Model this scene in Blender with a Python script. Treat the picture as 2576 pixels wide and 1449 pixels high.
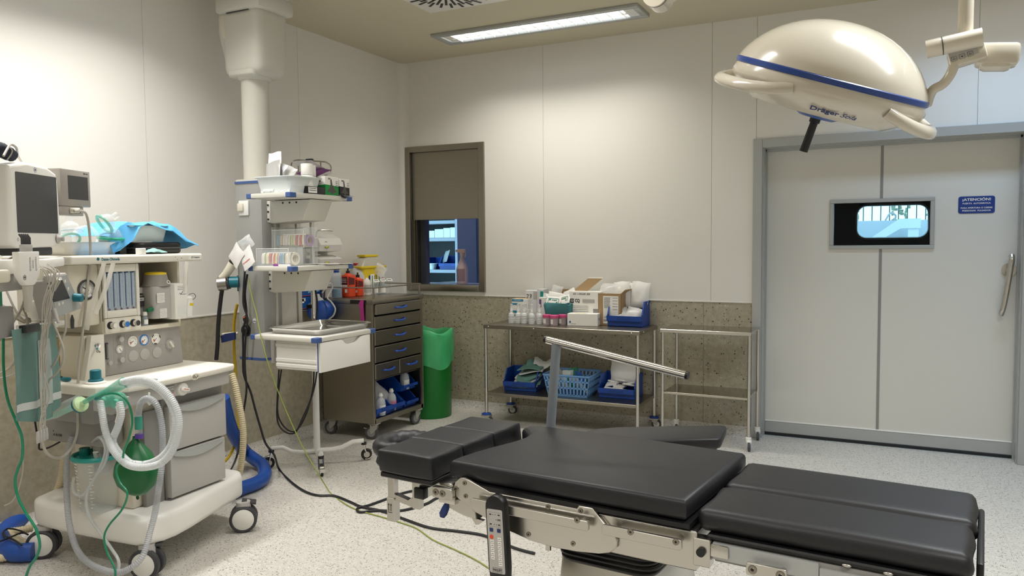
import bpy, bmesh, math, random
from math import pi, sin, cos, radians as rad
from mathutils import Vector as V, Matrix as Mx
for o in list(bpy.data.objects): bpy.data.objects.remove(o)
S = bpy.context.scene; COL = S.collection
random.seed(7)
# ---------------------------------------------------------------- camera
cam = bpy.data.cameras.new('camera'); cam.sensor_width = 36; cam.lens = 36 * 1940.76 / 2576
cam.clip_start = .05
co = bpy.data.objects.new('camera', cam); COL.objects.link(co)
def cam_axes(pitch, roll, yaw):
    f = V((sin(yaw), cos(yaw), 0)); r = V((cos(yaw), -sin(yaw), 0)); d = V((0, 0, -1))
    f2 = f * cos(pitch) + d * sin(pitch); d2 = d * cos(pitch) - f * sin(pitch)
    return r * cos(roll) + d2 * sin(roll), d2 * cos(roll) - r * sin(roll), f2
cr, cd, cf = cam_axes(.0576273, .00886396, -.463449)
co.matrix_world = Mx(((cr.x, -cd.x, -cf.x, 3.952), (cr.y, -cd.y, -cf.y, -5.763), (cr.z, -cd.z, -cf.z, 1.43), (0, 0, 0, 1)))
S.camera = co
S.view_settings.view_transform = 'Standard'; S.view_settings.look = 'None'
S.view_settings.gamma = 1; S.view_settings.use_curve_mapping = False
S.view_settings.exposure = 0.0
# ---------------------------------------------------------------- sky and lights
w = bpy.data.worlds.new('sky'); S.world = w; w.use_nodes = True
bg = w.node_tree.nodes['Background']; bg.inputs[0].default_value = (.42, .80, 1.0, 1); bg.inputs[1].default_value = 4.0
def lamp(name, loc, sx, sy, power, col, spread=124, rot=(0, 0, 0)):
    l = bpy.data.lights.new(name, 'AREA'); l.shape = 'RECTANGLE'; l.size = sx; l.size_y = sy
    l.energy = power; l.color = col; l.spread = rad(spread)
    o = bpy.data.objects.new(name, l); COL.objects.link(o); o.location = loc; o.rotation_euler = rot
    return o
WARM = (1.0, .965, .89); COOL = (.42, .66, 1.0); NEUT = (1, .97, .935)
#        centre x, y, length along x, along y, power, colour
TROFFERS = [(1.565, -.565, 1.53, .2, 15, WARM), (4.62, -.565, 1.2, .2, 10, COOL), (.66, -3.45, .2, 1.53, 28, NEUT),
            (2.3, -3.0, 1.53, .2, 19, NEUT), (4.7, -2.6, 1.53, .2, 32, (.93, .97, 1.0)), (2.3, -5.6, 1.53, .2, 24, NEUT), (4.9, -5.2, 1.53, .2, 24, NEUT)]
for x, y, sx, sy, p, c in TROFFERS: lamp('troffer_light', (x, y, 2.985), sx - .06, sy - .03, p, c)
lamp('storage_light', (.9, 1.0, 2.6), .8, .8, 5, (.60, .62, 1.0), 180)
# ---------------------------------------------------------------- materials
def lin(h):
    h = h.lstrip('#'); return tuple((c / 12.92 if c <= .04045 else ((c + .055) / 1.055) ** 2.4) for c in (int(h[i:i + 2], 16) / 255 for i in (0, 2, 4))) + (1,)
def mat(name, col, rough=.5, metal=0, alpha=1, bump=0, bscale=200, emit=0, coat=0, vary=0, vscale=6, spec=.5, stretch=None):
    m = bpy.data.materials.new(name); m.use_nodes = True; nt = m.node_tree; b = nt.nodes['Principled BSDF']
    c = lin(col); b.inputs['Base Color'].default_value = c
    b.inputs['Roughness'].default_value = rough; b.inputs['Metallic'].default_value = metal
    b.inputs['Alpha'].default_value = alpha; b.inputs['Coat Weight'].default_value = coat
    b.inputs['Specular IOR Level'].default_value = spec
    if emit: b.inputs['Emission Color'].default_value = c; b.inputs['Emission Strength'].default_value = emit
    tc = None
    if bump or vary:
        tc = nt.nodes.new('ShaderNodeTexCoord'); mp = nt.nodes.new('ShaderNodeMapping'); nt.links.new(tc.outputs['Object'], mp.inputs[0])
        if stretch: mp.inputs['Scale'].default_value = stretch
    if vary:
        n = nt.nodes.new('ShaderNodeTexNoise'); n.inputs['Scale'].default_value = vscale; n.inputs['Detail'].default_value = 3
        r = nt.nodes.new('ShaderNodeMapRange'); r.inputs[3].default_value = 1 - vary; r.inputs[4].default_value = 1 + vary * .6
        x = nt.nodes.new('ShaderNodeMix'); x.data_type = 'RGBA'; x.blend_type = 'MULTIPLY'; x.inputs[0].default_value = 1; x.inputs[6].default_value = c
        nt.links.new(mp.outputs[0], n.inputs[0]); nt.links.new(n.outputs[0], r.inputs[0]); nt.links.new(r.outputs[0], x.inputs[7]); nt.links.new(x.outputs[2], b.inputs['Base Color'])
    if bump:
        n = nt.nodes.new('ShaderNodeTexNoise'); n.inputs['Scale'].default_value = bscale; n.inputs['Detail'].default_value = 4
        u = nt.nodes.new('ShaderNodeBump'); u.inputs['Strength'].default_value = bump; u.inputs['Distance'].default_value = .002
        nt.links.new(mp.outputs[0], n.inputs[0]); nt.links.new(n.outputs[0], u.inputs['Height']); nt.links.new(u.outputs[0], b.inputs['Normal'])
    return m
def speckle(name, base, base2, dark, light, scale, dthr, lthr, rough):
    """vinyl with dark and light flecks"""
    m = bpy.data.materials.new(name); m.use_nodes = True; nt = m.node_tree; b = nt.nodes['Principled BSDF']; b.inputs['Roughness'].default_value = rough
    N = nt.nodes.new; L = nt.links.new
    tc = N('ShaderNodeTexCoord')
    n0 = N('ShaderNodeTexNoise'); n0.inputs['Scale'].default_value = scale * .45; n0.inputs['Detail'].default_value = 4; L(tc.outputs['Object'], n0.inputs[0])
    r0 = N('ShaderNodeValToRGB'); r0.color_ramp.elements[0].position = .35; r0.color_ramp.elements[1].position = .65
    r0.color_ramp.elements[0].color = lin(base); r0.color_ramp.elements[1].color = lin(base2); L(n0.outputs[0], r0.inputs[0])
    prev = r0.outputs[0]
    for i, (col, thr, sc) in enumerate(((light, lthr, scale * 1.1), (dark, dthr, scale), (dark, dthr * .8, scale * 1.9))):
        v = N('ShaderNodeTexVoronoi'); v.inputs['Scale'].default_value = sc; v.inputs['Randomness'].default_value = 1
        off = N('ShaderNodeVectorMath'); off.inputs[1].default_value = (i * 3.1, i * 1.7, i * 5.3); L(tc.outputs['Object'], off.inputs[0])
        nz = N('ShaderNodeTexNoise'); nz.inputs['Scale'].default_value = sc * 1.4; L(off.outputs[0], nz.inputs[0])
        ad = N('ShaderNodeVectorMath'); ad.operation = 'MULTIPLY_ADD'; ad.inputs[1].default_value = (.6 / sc,) * 3; L(nz.outputs[1], ad.inputs[0]); L(off.outputs[0], ad.inputs[2])
        L(ad.outputs[0], v.inputs[0])
        sel = N('ShaderNodeMath'); sel.operation = 'MULTIPLY_ADD'; sel.inputs[1].default_value = 1.0; L(v.outputs['Distance'], sel.inputs[0])
        sp = N('ShaderNodeSeparateColor'); L(v.outputs['Color'], sp.inputs[0]); L(sp.outputs[0], sel.inputs[2])
        mr = N('ShaderNodeMapRange'); mr.inputs[1].default_value = thr; mr.inputs[2].default_value = thr + .12; mr.inputs[3].default_value = 1; mr.inputs[4].default_value = 0
        L(sel.outputs[0], mr.inputs[0])
        mx = N('ShaderNodeMix'); mx.data_type = 'RGBA'; L(mr.outputs[0], mx.inputs[0]); L(prev, mx.inputs[6]); mx.inputs[7].default_value = lin(col); prev = mx.outputs[2]
    L(prev, b.inputs['Base Color'])
    return m
class MT: pass
M = MT()
M.wall = mat('wall_panel_white', '#e7e4dd', .38, bump=.03, bscale=120)
M.seam = mat('panel_seam_grey', '#bdb9b0', .7)
M.ceil = mat('ceiling_beige', '#cbc3aa', .8)
M.dado = speckle('speckled_vinyl_wall', '#a39b85', '#b3ac98', '#3b372f', '#d8d2c2', 62, .30, .20, .45)
M.floor = speckle('speckled_vinyl_floor', '#c5c1b8', '#d2cec6', '#77726a', '#efece6', 120, .42, .30, .42)
M.alu = mat('satin_aluminium_frame', '#b4b7b6', .38, .35)
M.doorp = mat('door_panel_off_white', '#dcdad2', .42)
M.rubber = mat('black_rubber', '#17171b', .55)
M.steel = mat('brushed_stainless_steel', '#9c968a', .34, 1, bump=.05, bscale=60, stretch=(1, 1, 14), vary=.06, vscale=5)
M.steelL = mat('bright_stainless_steel', '#c9c6bf', .27, 1)
M.chrome = mat('polished_chrome', '#e2e0dc', .12, 1)
M.white = mat('white_enamel', '#eceae4', .35)
M.cream = mat('cream_plastic', '#ddd6c4', .42)
M.cream2 = mat('pale_cream_plastic', '#e6e2d6', .4)
M.grey = mat('light_grey_plastic', '#b5b2ae', .45)
M.greyd = mat('mid_grey_plastic', '#8f8d8a', .45)
M.dark = mat('dark_grey_plastic', '#3c3c3e', .5)
M.black = mat('black_plastic', '#131315', .42)
M.vinyl = mat('black_vinyl_upholstery', '#1e1e21', .44, bump=.12, bscale=420, spec=.45)
M.blue = mat('blue_polypropylene', '#0f449c', .4)
M.blueL = mat('light_blue_plastic', '#6fa0d6', .45)
M.teal = mat('teal_plastic', '#0d6c7c', .4)
M.green = mat('green_bin_plastic', '#0b7a2a', .42)
M.yellow = mat('yellow_plastic', '#e2c51e', .42)
M.orange = mat('orange_plastic', '#e0491f', .42)
M.paper = mat('white_paper', '#f1efe9', .7)
M.card = mat('brown_cardboard', '#a98d66', .8)
M.clear = mat('clear_plastic', '#e8eef0', .12, alpha=.22)
M.clearb = mat('clear_blue_plastic', '#cfe2ee', .12, alpha=.3)
M.film = mat('clear_crinkled_film', '#f4f4f2', .18, alpha=.42, bump=.5, bscale=40)
M.tealc = mat('translucent_teal_plastic', '#6fc7ae', .22, alpha=.6)
M.screen = mat('dark_screen_glass', '#3a3c3e', .18)
M.ink = mat('black_ink', '#1c1c1e', .6)
M.inkb = mat('navy_ink', '#1b2f66', .55)
M.cable = mat('grey_cable', '#b3aea3', .45)
M.cableb = mat('black_cable', '#1a1a1d', .5)
M.glass = mat('window_glass', '#d8e4e8', .04, alpha=.12)
# ---------------------------------------------------------------- mesh builder
class B:
    def __init__(s, m=None): s.v = []; s.f = []; s.mi = []; s.ms = []; s.cur = 0; s.use(m)
    def use(s, m):
        if m is None: return s
        if m not in s.ms: s.ms.append(m)
        s.cur = s.ms.index(m); return s
    def add(s, vs, fs, X=None):
        n = len(s.v)
        s.v += [tuple(X @ V(p)) for p in vs] if X else [tuple(p) for p in vs]
        s.f += [[i + n for i in f] for f in fs]; s.mi += [s.cur] * len(fs); return s
    def addbm(s, bm, X=None):
        bm.verts.index_update(); s.add([v.co.copy() for v in bm.verts], [[v.index for v in f.verts] for f in bm.faces], X); bm.free(); return s
    def box(s, c, d, r=0, seg=2, rz=0, X=None, top=None, rot=None):
        """box centred at c with size d; r bevel; top=(sx,sy) scales the upper face"""
        bm = bmesh.new(); bmesh.ops.create_cube(bm, size=1)
        for v in bm.verts:
            k = top if (top and v.co.z > 0) else (1, 1)
            v.co = V((v.co.x * d[0] * k[0], v.co.y * d[1] * k[1], v.co.z * d[2]))
        if r: bmesh.ops.bevel(bm, geom=bm.edges[:], offset=min(r, min(d) * .49), segments=seg, profile=.5, affect='EDGES')
        Y = Mx.Translation(c)
        if rot: Y = Y @ Mx.Rotation(rad(rot[2]), 4, 'Z') @ Mx.Rotation(rad(rot[1]), 4, 'Y') @ Mx.Rotation(rad(rot[0]), 4, 'X')
        elif rz: Y = Y @ Mx.Rotation(rad(rz), 4, 'Z')
        return s.addbm(bm, X @ Y if X else Y)
    def bx(s, x0, x1, y0, y1, z0, z1, r=0, seg=2, X=None, top=None):
        return s.box(((x0 + x1) / 2, (y0 + y1) / 2, (z0 + z1) / 2), (abs(x1 - x0), abs(y1 - y0), abs(z1 - z0)), r, seg, X=X, top=top)
    def prism(s, poly, h, X=None, r=0, seg=2):
        """polygon in local xy extruded 0..h along local z"""
        bm = bmesh.new(); vs = [bm.verts.new((p[0], p[1], 0)) for p in poly]; f = bm.faces.new(vs)
        e = bmesh.ops.extrude_face_region(bm, geom=[f])
        for v in e['geom']:
            if isinstance(v, bmesh.types.BMVert): v.co.z += h
        bmesh.ops.recalc_face_normals(bm, faces=bm.faces[:])
        if r: bmesh.ops.bevel(bm, geom=[q for q in bm.edges if abs(q.verts[0].co.z - q.verts[1].co.z) < 1e-7], offset=r, segments=seg, profile=.5, affect='EDGES')
        return s.addbm(bm, X)
    def tube(s, pts, r, n=8, closed=False, caps=True, X=None, sm=0, corr=None, flat=1):
        """tube through points; sm: spline subdivisions; corr=(pitch, amp) corrugation; r may be a list"""
        P = [V(p) for p in pts]
        if sm: P = spline(P, sm, closed)
        if corr:
            P = resample(P, corr[0] / 2); R = [r + (corr[1] if i % 2 else 0) for i in range(len(P))]
        elif isinstance(r, (list, tuple)): 
            R = [r[min(int(i * len(r) / len(P)), len(r) - 1)] if len(r) != len(P) else r[i] for i in range(len(P))]
        else: R = [r] * len(P)
        m = len(P); T = []
        for i in range(m):
            a = P[(i - 1) % m] if (closed or i > 0) else P[0]; b = P[(i + 1) % m] if (closed or i < m - 1) else P[-1]
            t = b - a; T.append(t.normalized() if t.length > 1e-9 else V((0, 0, 1)))
        u = T[0].orthogonal().normalized(); vs = []; fs = []
        for i in range(m):
            u = (u - T[i] * u.dot(T[i])); u = u.normalized() if u.length > 1e-6 else T[i].orthogonal().normalized()
            w_ = T[i].cross(u)
            vs += [P[i] + (u * cos(2 * pi * k / n) + w_ * sin(2 * pi * k / n) * flat) * R[i] for k in range(n)]
        for i in range(m if closed else m - 1):
            a = i * n; b = ((i + 1) % m) * n
            for k in range(n): fs.append([a + k, a + (k + 1) % n, b + (k + 1) % n, b + k])
        if caps and not closed: fs += [list(range(n))[::-1], [(m - 1) * n + k for k in range(n)]]
        return s.add(vs, fs, X)
    def cyl(s, a, b, r, r2=None, n=16, X=None): return s.tube([a, b], [r, r if r2 is None else r2], n, X=X)
    def lathe(s, prof, n=24, X=None, a0=0, a1=2 * pi, sc=(1, 1)):
        """profile [(r, z)] about z"""
        full = abs(a1 - a0 - 2 * pi) < 1e-6; k = n if full else n + 1; vs = []; fs = []
        for r, z in prof: vs += [(max(r, 1e-5) * cos(a0 + (a1 - a0) * i / n) * sc[0], max(r, 1e-5) * sin(a0 + (a1 - a0) * i / n) * sc[1], z) for i in range(k)]
        for j in range(len(prof) - 1):
            for i in range(n):
                a = j * k + i; b = j * k + (i + 1) % k; fs.append([a, b, b + k, a + k])
        return s.add(vs, fs, X)
    def grid(s, rows, thick=0, X=None):
        """surface through rows of points, optional thickness along the normals"""
        R = len(rows); C_ = len(rows[0]); P = [V(p) for r in rows for p in r]
        fs = [[i * C_ + j, i * C_ + j + 1, (i + 1) * C_ + j + 1, (i + 1) * C_ + j] for i in range(R - 1) for j in range(C_ - 1)]
        if not thick: return s.add(P, fs, X)
        N_ = [V((0, 0, 0)) for _ in P]
        for f in fs:
            nn = (P[f[1]] - P[f[0]]).cross(P[f[3]] - P[f[0]])
            for i in f: N_[i] += nn
        Q = [p - q.normalized() * thick if q.length > 1e-12 else p - V((0, 0, thick)) for p, q in zip(P, N_)]
        n = len(P); fs2 = fs + [[i + n for i in f][::-1] for f in fs]
        rim = [(0, j) for j in range(C_)] + [(i, C_ - 1) for i in range(1, R)] + [(R - 1, j) for j in range(C_ - 2, -1, -1)] + [(i, 0) for i in range(R - 2, 0, -1)]
        rim = [i * C_ + j for i, j in rim]
        for a, b in zip(rim, rim[1:] + rim[:1]): fs2.append([b, a, a + n, b + n])
        return s.add(P + Q, fs2, X)
    def ball(s, c, r, n=12, X=None):
        r = r if isinstance(r, (tuple, list)) else (r, r, r)
        pr = [(sin(pi * i / n), -cos(pi * i / n)) for i in range(n + 1)]
        Y = Mx.Translation(c) @ Mx.Diagonal((r[0], r[1], r[2], 1)); return s.lathe(pr, n * 2, X @ Y if X else Y)
    def text(s, body, size, X, ext=.0004, align='CENTER', fit=None, shear=0, bold=0):
        cu = bpy.data.curves.new('t', 'FONT'); cu.body = body; cu.size = size; cu.align_x = align; cu.align_y = 'CENTER'; cu.extrude = ext; cu.shear = shear; cu.offset = bold; cu.resolution_u = 3
        o = bpy.data.objects.new('t', cu); me = bpy.data.meshes.new_from_object(o)
        vs = [v.co.copy() for v in me.vertices]; fs = [list(p.vertices) for p in me.polygons]
        if fit and vs:
            w_ = max(v.x for v in vs) - min(v.x for v in vs); k = fit / w_
            for v in vs: v.x *= k
        s.add(vs, fs, X); bpy.data.objects.remove(o); bpy.data.curves.remove(cu); bpy.data.meshes.remove(me); return s
    def mesh(s, name, smooth=35):
        me = bpy.data.meshes.new(name); me.from_pydata(s.v, [], s.f)
        for m in s.ms: me.materials.append(m)
        me.polygons.foreach_set('material_index', s.mi)
        bm = bmesh.new(); bm.from_mesh(me); bmesh.ops.recalc_face_normals(bm, faces=bm.faces[:]); bm.to_mesh(me); bm.free()
        if smooth: me.shade_smooth(); me.set_sharp_from_angle(angle=rad(smooth))
        me.update(); return me
    def part(s, name, parent, label=None, smooth=35, kind=None, world=False):
        if world and parent is not None:
            I = INV[root_of(parent).name]; s.v = [tuple(I @ V(p)) for p in s.v]
        o = bpy.data.objects.new(name, s.mesh(name, smooth)); COL.objects.link(o); o.parent = parent
        if label: o['label'] = label
        if kind: o['kind'] = kind
        return o
    def thing(s, name, label, cat, loc=None, rz=0, group=None, smooth=35, kind=None):
        if loc is None:      # built in room coordinates: move the origin to the base
            xs, ys, zs = zip(*s.v); loc = ((min(xs) + max(xs)) / 2, (min(ys) + max(ys)) / 2, min(zs))
            s.v = [(x - loc[0], y - loc[1], z - loc[2]) for x, y, z in s.v]
        o = bpy.data.objects.new(name, s.mesh(name, smooth)); COL.objects.link(o); o.location = loc; o.rotation_euler = (0, 0, rad(rz))
        INV[o.name] = (Mx.Translation(loc) @ Mx.Rotation(rad(rz), 4, 'Z')).inverted()
        return tag(o, label, cat, group, kind)
INV = {}
def root_of(o):
    while o.parent: o = o.parent
    return o
def tag(o, label=None, cat=None, group=None, kind=None):
    if label: o['label'] = label
    if cat: o['category'] = cat
    if group: o['group'] = group
    if kind: o['kind'] = kind
    return o
def thing(name, label, cat, loc=(0, 0, 0), rz=0, group=None):
    o = bpy.data.objects.new(name, None); COL.objects.link(o); o.empty_display_size = .1
    o.location = loc; o.rotation_euler = (0, 0, rad(rz)); INV[o.name] = (Mx.Translation(loc) @ Mx.Rotation(rad(rz), 4, 'Z')).inverted()
    return tag(o, label, cat, group)
def struct(name, b, parent=None, smooth=35):
    o = bpy.data.objects.new(name, b.mesh(name, smooth) if b else None); COL.objects.link(o); o.parent = parent
    if parent is None: o['kind'] = 'structure'
    INV[o.name] = Mx(); return o
def dup(o, loc=None, rz=None, label=None, group=None, parent=None):
    c = o.copy(); COL.objects.link(c)
    if parent is not None: c.parent = parent
    if loc is not None: c.location = loc
    if rz is not None: c.rotation_euler = (0, 0, rad(rz))
    if label: c['label'] = label
    if group: c['group'] = group
    for ch in list(o.children): dup(ch, parent=c)
    return c
def spline(P, k, closed=False):
    m = len(P); out = []
    for i in range(m if closed else m - 1):
        g = (lambda j: P[j % m]) if closed else (lambda j: P[min(max(j, 0), m - 1)])
        a, b, c, d = g(i - 1), g(i), g(i + 1), g(i + 2)
        for q in range(k):
            t = q / k; out.append(.5 * ((2 * b) + (c - a) * t + (2 * a - 5 * b + 4 * c - d) * t * t + (3 * b - a - 3 * c + d) * t ** 3))
    if not closed: out.append(P[-1])
    return out
def resample(P, step):
    out = [P[0]]; acc = 0
    for a, b in zip(P, P[1:]):
        L = (b - a).length; d = step - acc
        while d <= L: out.append(a.lerp(b, d / L)); d += step
        acc = L - (d - step)
    return out
def fr(o, right, up):
    """matrix whose local x = right, y = up, z = outward normal"""
    r = V(right).normalized(); u = V(up); u = (u - r * u.dot(r)).normalized(); n = r.cross(u)
    return Mx(((r.x, u.x, n.x, o[0]), (r.y, u.y, n.y, o[1]), (r.z, u.z, n.z, o[2]), (0, 0, 0, 1)))
def axis(o, z): 
    """matrix with local z along z"""
    z = V(z).normalized(); x = z.orthogonal().normalized(); y = z.cross(x)
    return Mx(((x.x, y.x, z.x, o[0]), (x.y, y.y, z.y, o[1]), (x.z, y.z, z.z, o[2]), (0, 0, 0, 1)))
def rrect(x0, x1, y0, y1, r, k=4):
    out = []
    for cx, cy, a in ((x1 - r, y1 - r, 0), (x0 + r, y1 - r, 90), (x0 + r, y0 + r, 180), (x1 - r, y0 + r, 270)):
        out += [(cx + r * cos(rad(a + 90 * i / k)), cy + r * sin(rad(a + 90 * i / k))) for i in range(k + 1)]
    return out
UP = (0, 0, 1)
def lines(b, X, w, rows, h=.0012, seed=1, z=.0004):
    """unreadable small print as short printed strokes"""
    rnd = random.Random(seed)
    for i in range(rows[0]):
        x = -w / 2; y = rows[1] - i * rows[2]
        while x < w / 2 - .002:
            l = min(rnd.uniform(.003, .009), w / 2 - x); b.add([(x, y, z), (x + l, y, z), (x + l, y + h, z), (x, y + h, z)], [[0, 1, 2, 3]], X); x += l + .0016
# ---------------------------------------------------------------- room shell
W_, D_, H_ = 6.6, -7.2, 3.02
b = B(M.floor); f = struct('floor', None)
b.bx(-.15, 4.44, D_, .12, -.05, 0); b.part('floor_sheet', f)
B(M.floor).bx(4.4425, W_ + .1, D_, .12, -.05, 0).part('floor_sheet', f)
B(M.seam).bx(4.4395, 4.443, D_, .12, -.051, -.0006).part('floor_seam', f)
c = struct('ceiling', B(M.ceil).bx(-.15, W_ + .1, D_ - .1, .15, H_, H_ + .1))
wb = struct('wall_back', None)
b = B(M.seam)        # backing slab with the openings left out
for x0, x1, z0, z1 in ((-.15, .05, 0, H_), (.05, .80, 0, 1.05), (.05, .80, 2.26, H_), (.80, 3.06, 0, H_), (3.06, 4.67, 2.11, H_), (4.67, W_ + .1, 0, H_)): b.bx(x0, x1, .012, .14, z0, z1)
b.part('backing', wb)
def rects(name, mt, parent, rs, t=.012, left=False):
    b = B(mt)
    for u0, u1, z0, z1 in rs:
        if left: b.bx(-t, 0, u0, u1, z0, z1)
        else: b.bx(u0, u1, 0, t, z0, z1)
    return b.part(name, parent)
g = .0010
rects('wall_panel', M.wall, wb, [(0, .05, .99, H_), (.05, .80, .99, 1.04), (.05, .80, 2.27, H_), (.80, 1.367 - g, .99, H_)])
rects('wall_panel', M.wall, wb, [(1.367 + g, 2.719 - g, .99, H_)])
rects('wall_panel', M.wall, wb, [(2.719 + g, 3.035 - g, .99, H_)])
rects('wall_panel', M.wall, wb, [(3.035 + g, 4.391 - g, 2.11, H_)])
rects('wall_panel', M.wall, wb, [(4.391 + g, W_, 2.11, H_), (4.70, W_, .99, 2.11)])
rects('dado_panel', M.dado, wb, [(0, 1.30 - g, 0, .985)])
rects('dado_panel', M.dado, wb, [(1.30 + .0006, 2.667 - g, 0, .985)])
rects('dado_panel', M.dado, wb, [(2.667 + g, 3.04, 0, .985)])
rects('dado_panel', M.dado, wb, [(4.67, W_, 0, .985)])
wl = struct('wall_left', None)
B(M.seam).bx(-.14, -.012, D_, .0, 0, H_).part('backing', wl)
ys = [D_, -6.54, -5.237, -3.935, -2.633, -1.331, 0]
for y0, y1 in zip(ys, ys[1:]):
    rects('wall_panel', M.wall, wl, [(y0 + g, y1 - g, .99, H_)], left=True)
ys = [D_, -5.0, -2.5, 0]
for y0, y1 in zip(ys, ys[1:]): rects('dado_panel', M.dado, wl, [(y0 + g, y1 - g, 0, .985)], left=True)
struct('wall_right', B(M.wall).bx(W_, W_ + .1, D_, .14, 0, H_))
struct('wall_front', B(M.wall).bx(-.15, W_ + .1, D_ - .1, D_, 0, H_))
# concave vinyl skirting and the thin white strip over the dado
def cove(r, n=6): return [(0, 0), (0, r)] + [(r - r * cos(pi / 2 * i / n), r - r * sin(pi / 2 * i / n)) for i in range(1, n)] + [(r, 0)]
Xb = Mx(((0, 0, 1, 0), (-1, 0, 0, 0), (0, 1, 0, 0), (0, 0, 0, 1)))
struct('baseboard_back', B(M.floor).prism(cove(.075), 3.02, Mx.Translation((.0, 0, 0)) @ Xb), smooth=40)
Xl = Mx(((1, 0, 0, 0), (0, 0, 1, D_), (0, 1, 0, 0), (0, 0, 0, 1)))
struct('baseboard_left', B(M.floor).prism(cove(.075), -D_, Xl), smooth=40)
struct('trim_1', B(M.wall).bx(0, 3.02, -.004, .0, .982, .992, .001, 1))
struct('trim_2', B(M.wall).bx(0, .004, D_, 0, .982, .992, .001, 1))
struct('trim_3', B(M.wall).prism([(0, 0), (.07, 0)] + [(.07 - .07 * sin(a), -.07 + .07 * cos(a)) for a in [pi / 2 * i / 8 for i in range(1, 8)]] + [(0, -.07)], 2.03, Mx.Translation((0, 0, .99))))
# ---------------------------------------------------------------- troffers and air diffuser
def troffer(x, y, sx, sy, col, label, seen):
    rz = 0 if sx > sy else 90; L, Wd = max(sx, sy), min(sx, sy)
    t = thing('ceiling_light', label, 'ceiling light', (x, y, H_), rz, 'recessed ceiling lights')
    b = B(M.alu)
    for s_ in (-1, 1):
        b.box((0, s_ * (Wd / 2 + .022), -.012), (L + .09, .045, .024), .004); b.box((s_ * (L / 2 + .022), 0, -.012), (.045, Wd, .024), .004)
    b.part('frame', t)
    e = mat('lit_diffuser', '#ffffff', .5, emit=1.0)
    nt = e.node_tree.nodes['Principled BSDF']; nt.inputs['Emission Color'].default_value = (.93, .97, 1, 1); nt.inputs['Emission Strength'].default_value = 2.2
    B(e).box((0, 0, -.003), (L - .01, Wd, .004)).part('diffuser', t)
    if seen:
        b = B(M.white)
        for i in range(15): b.box((-L / 2 + .10 + (L - .2) * i / 14, 0, -.015), (.003, Wd - .008, .018))
        b.box((0, 0, -.015), (L - .12, .003, .018))
        for s_ in (-1, 1): b.box((s_ * (L / 2 - .045), 0, -.008), (.075, Wd - .01, .005))
        b.part('louvre', t)
for i, (x, y, sx, sy, p, cl) in enumerate(TROFFERS):
    troffer(x, y, sx, sy, cl, ['recessed fluorescent ceiling light with louvre along the back wall'][0] if i == 0 else 'recessed fluorescent ceiling light outside the view, number %s from the back wall' % ['zero', 'two', 'three', 'four', 'five', 'six', 'seven'][i], i == 0)
t = thing('air_diffuser', 'square swirl air diffuser with radial black slots in the ceiling', 'vent', (1.37, -1.5, H_))
B(M.white).box((0, 0, -.006), (.62, .62, .012), .003).part('face_plate', t)
for k, (r0, r1, n, ph) in enumerate(((.09, .165, 24, 0), (.170, .235, 24, 0), (.205, .290, 24, .5))):
    me = B(M.black).box(((r0 + r1) / 2, 0, -.0128), (r1 - r0, .017, .0024)).mesh('slot')
    for i in range(n):
        o = bpy.data.objects.new('slot', me); COL.objects.link(o); o.parent = t; o.rotation_euler = (0, 0, 2 * pi * (i + ph) / n)
# ---------------------------------------------------------------- hatch to the store room
wd = struct('window_1', None)
b = B(M.steel)
b.bx(.031, .077, -.02, .14, 1.02, 2.287, .003, 1).bx(.768, .824, -.02, .14, 1.02, 2.287, .003, 1).bx(.077, .768, -.018, .14, 2.237, 2.287, .003, 1)
b.part('frame', wd)
B(M.steel).bx(.077, .768, -.02, .14, 1.02, 1.078, .006, 2).part('sill', wd)
B(M.steel).bx(.081, .764, .02, .035, 1.645, 2.237, .002, 1).part('sash_panel', wd)
B(M.steel).bx(.078, .090, .036, .13, 1.078, 1.645).bx(.094, .102, .05, .13, 1.078, 1.645).part('guide_rail', wd)
B(mat('dark_jamb', '#3a3b48', .5)).bx(.104, .16, .10, .16, 1.078, 1.70).part('dark_jamb', wd)
mst = mat('store_wall_paint', '#b4b6cc', .6)
b = B(mst); b.bx(-1.2, 2.4, 2.1, 2.2, 0, 3.0).bx(-1.3, -1.2, .14, 2.2, 0, 3).bx(2.4, 2.5, .14, 2.2, 0, 3).bx(-1.3, 2.5, .14, 2.2, 3.0, 3.1).bx(-1.3, 2.5, .14, 2.2, -.05, 0)
struct('wall_store', b)
M.shelf = mat('painted_shelf_grey', '#a9acb8', .5)
B(M.shelf).bx(.05, .80, .141, .36, 1.035, 1.075, .004, 1).thing('hatch_counter', 'pale counter behind the hatch that carries the spray bottle', 'counter')
t = thing('shelf_unit', 'grey open shelf unit in the store room behind the hatch', 'shelf', (-.52, 1.3, 0))
for x in (-.42, .39): B(M.shelf).bx(x, x + .028, -.2, .2, 0, 2.4).part('upright', t)
for z in (.98, 1.165, 1.495, 1.675): B(M.shelf).bx(-.392, .39, -.2, .2, z - .035, z, .003, 1).part('shelf_board', t)
B(M.dark).bx(-.42, .418, .2, .21, .0, 2.4).part('back_panel', t)
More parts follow.
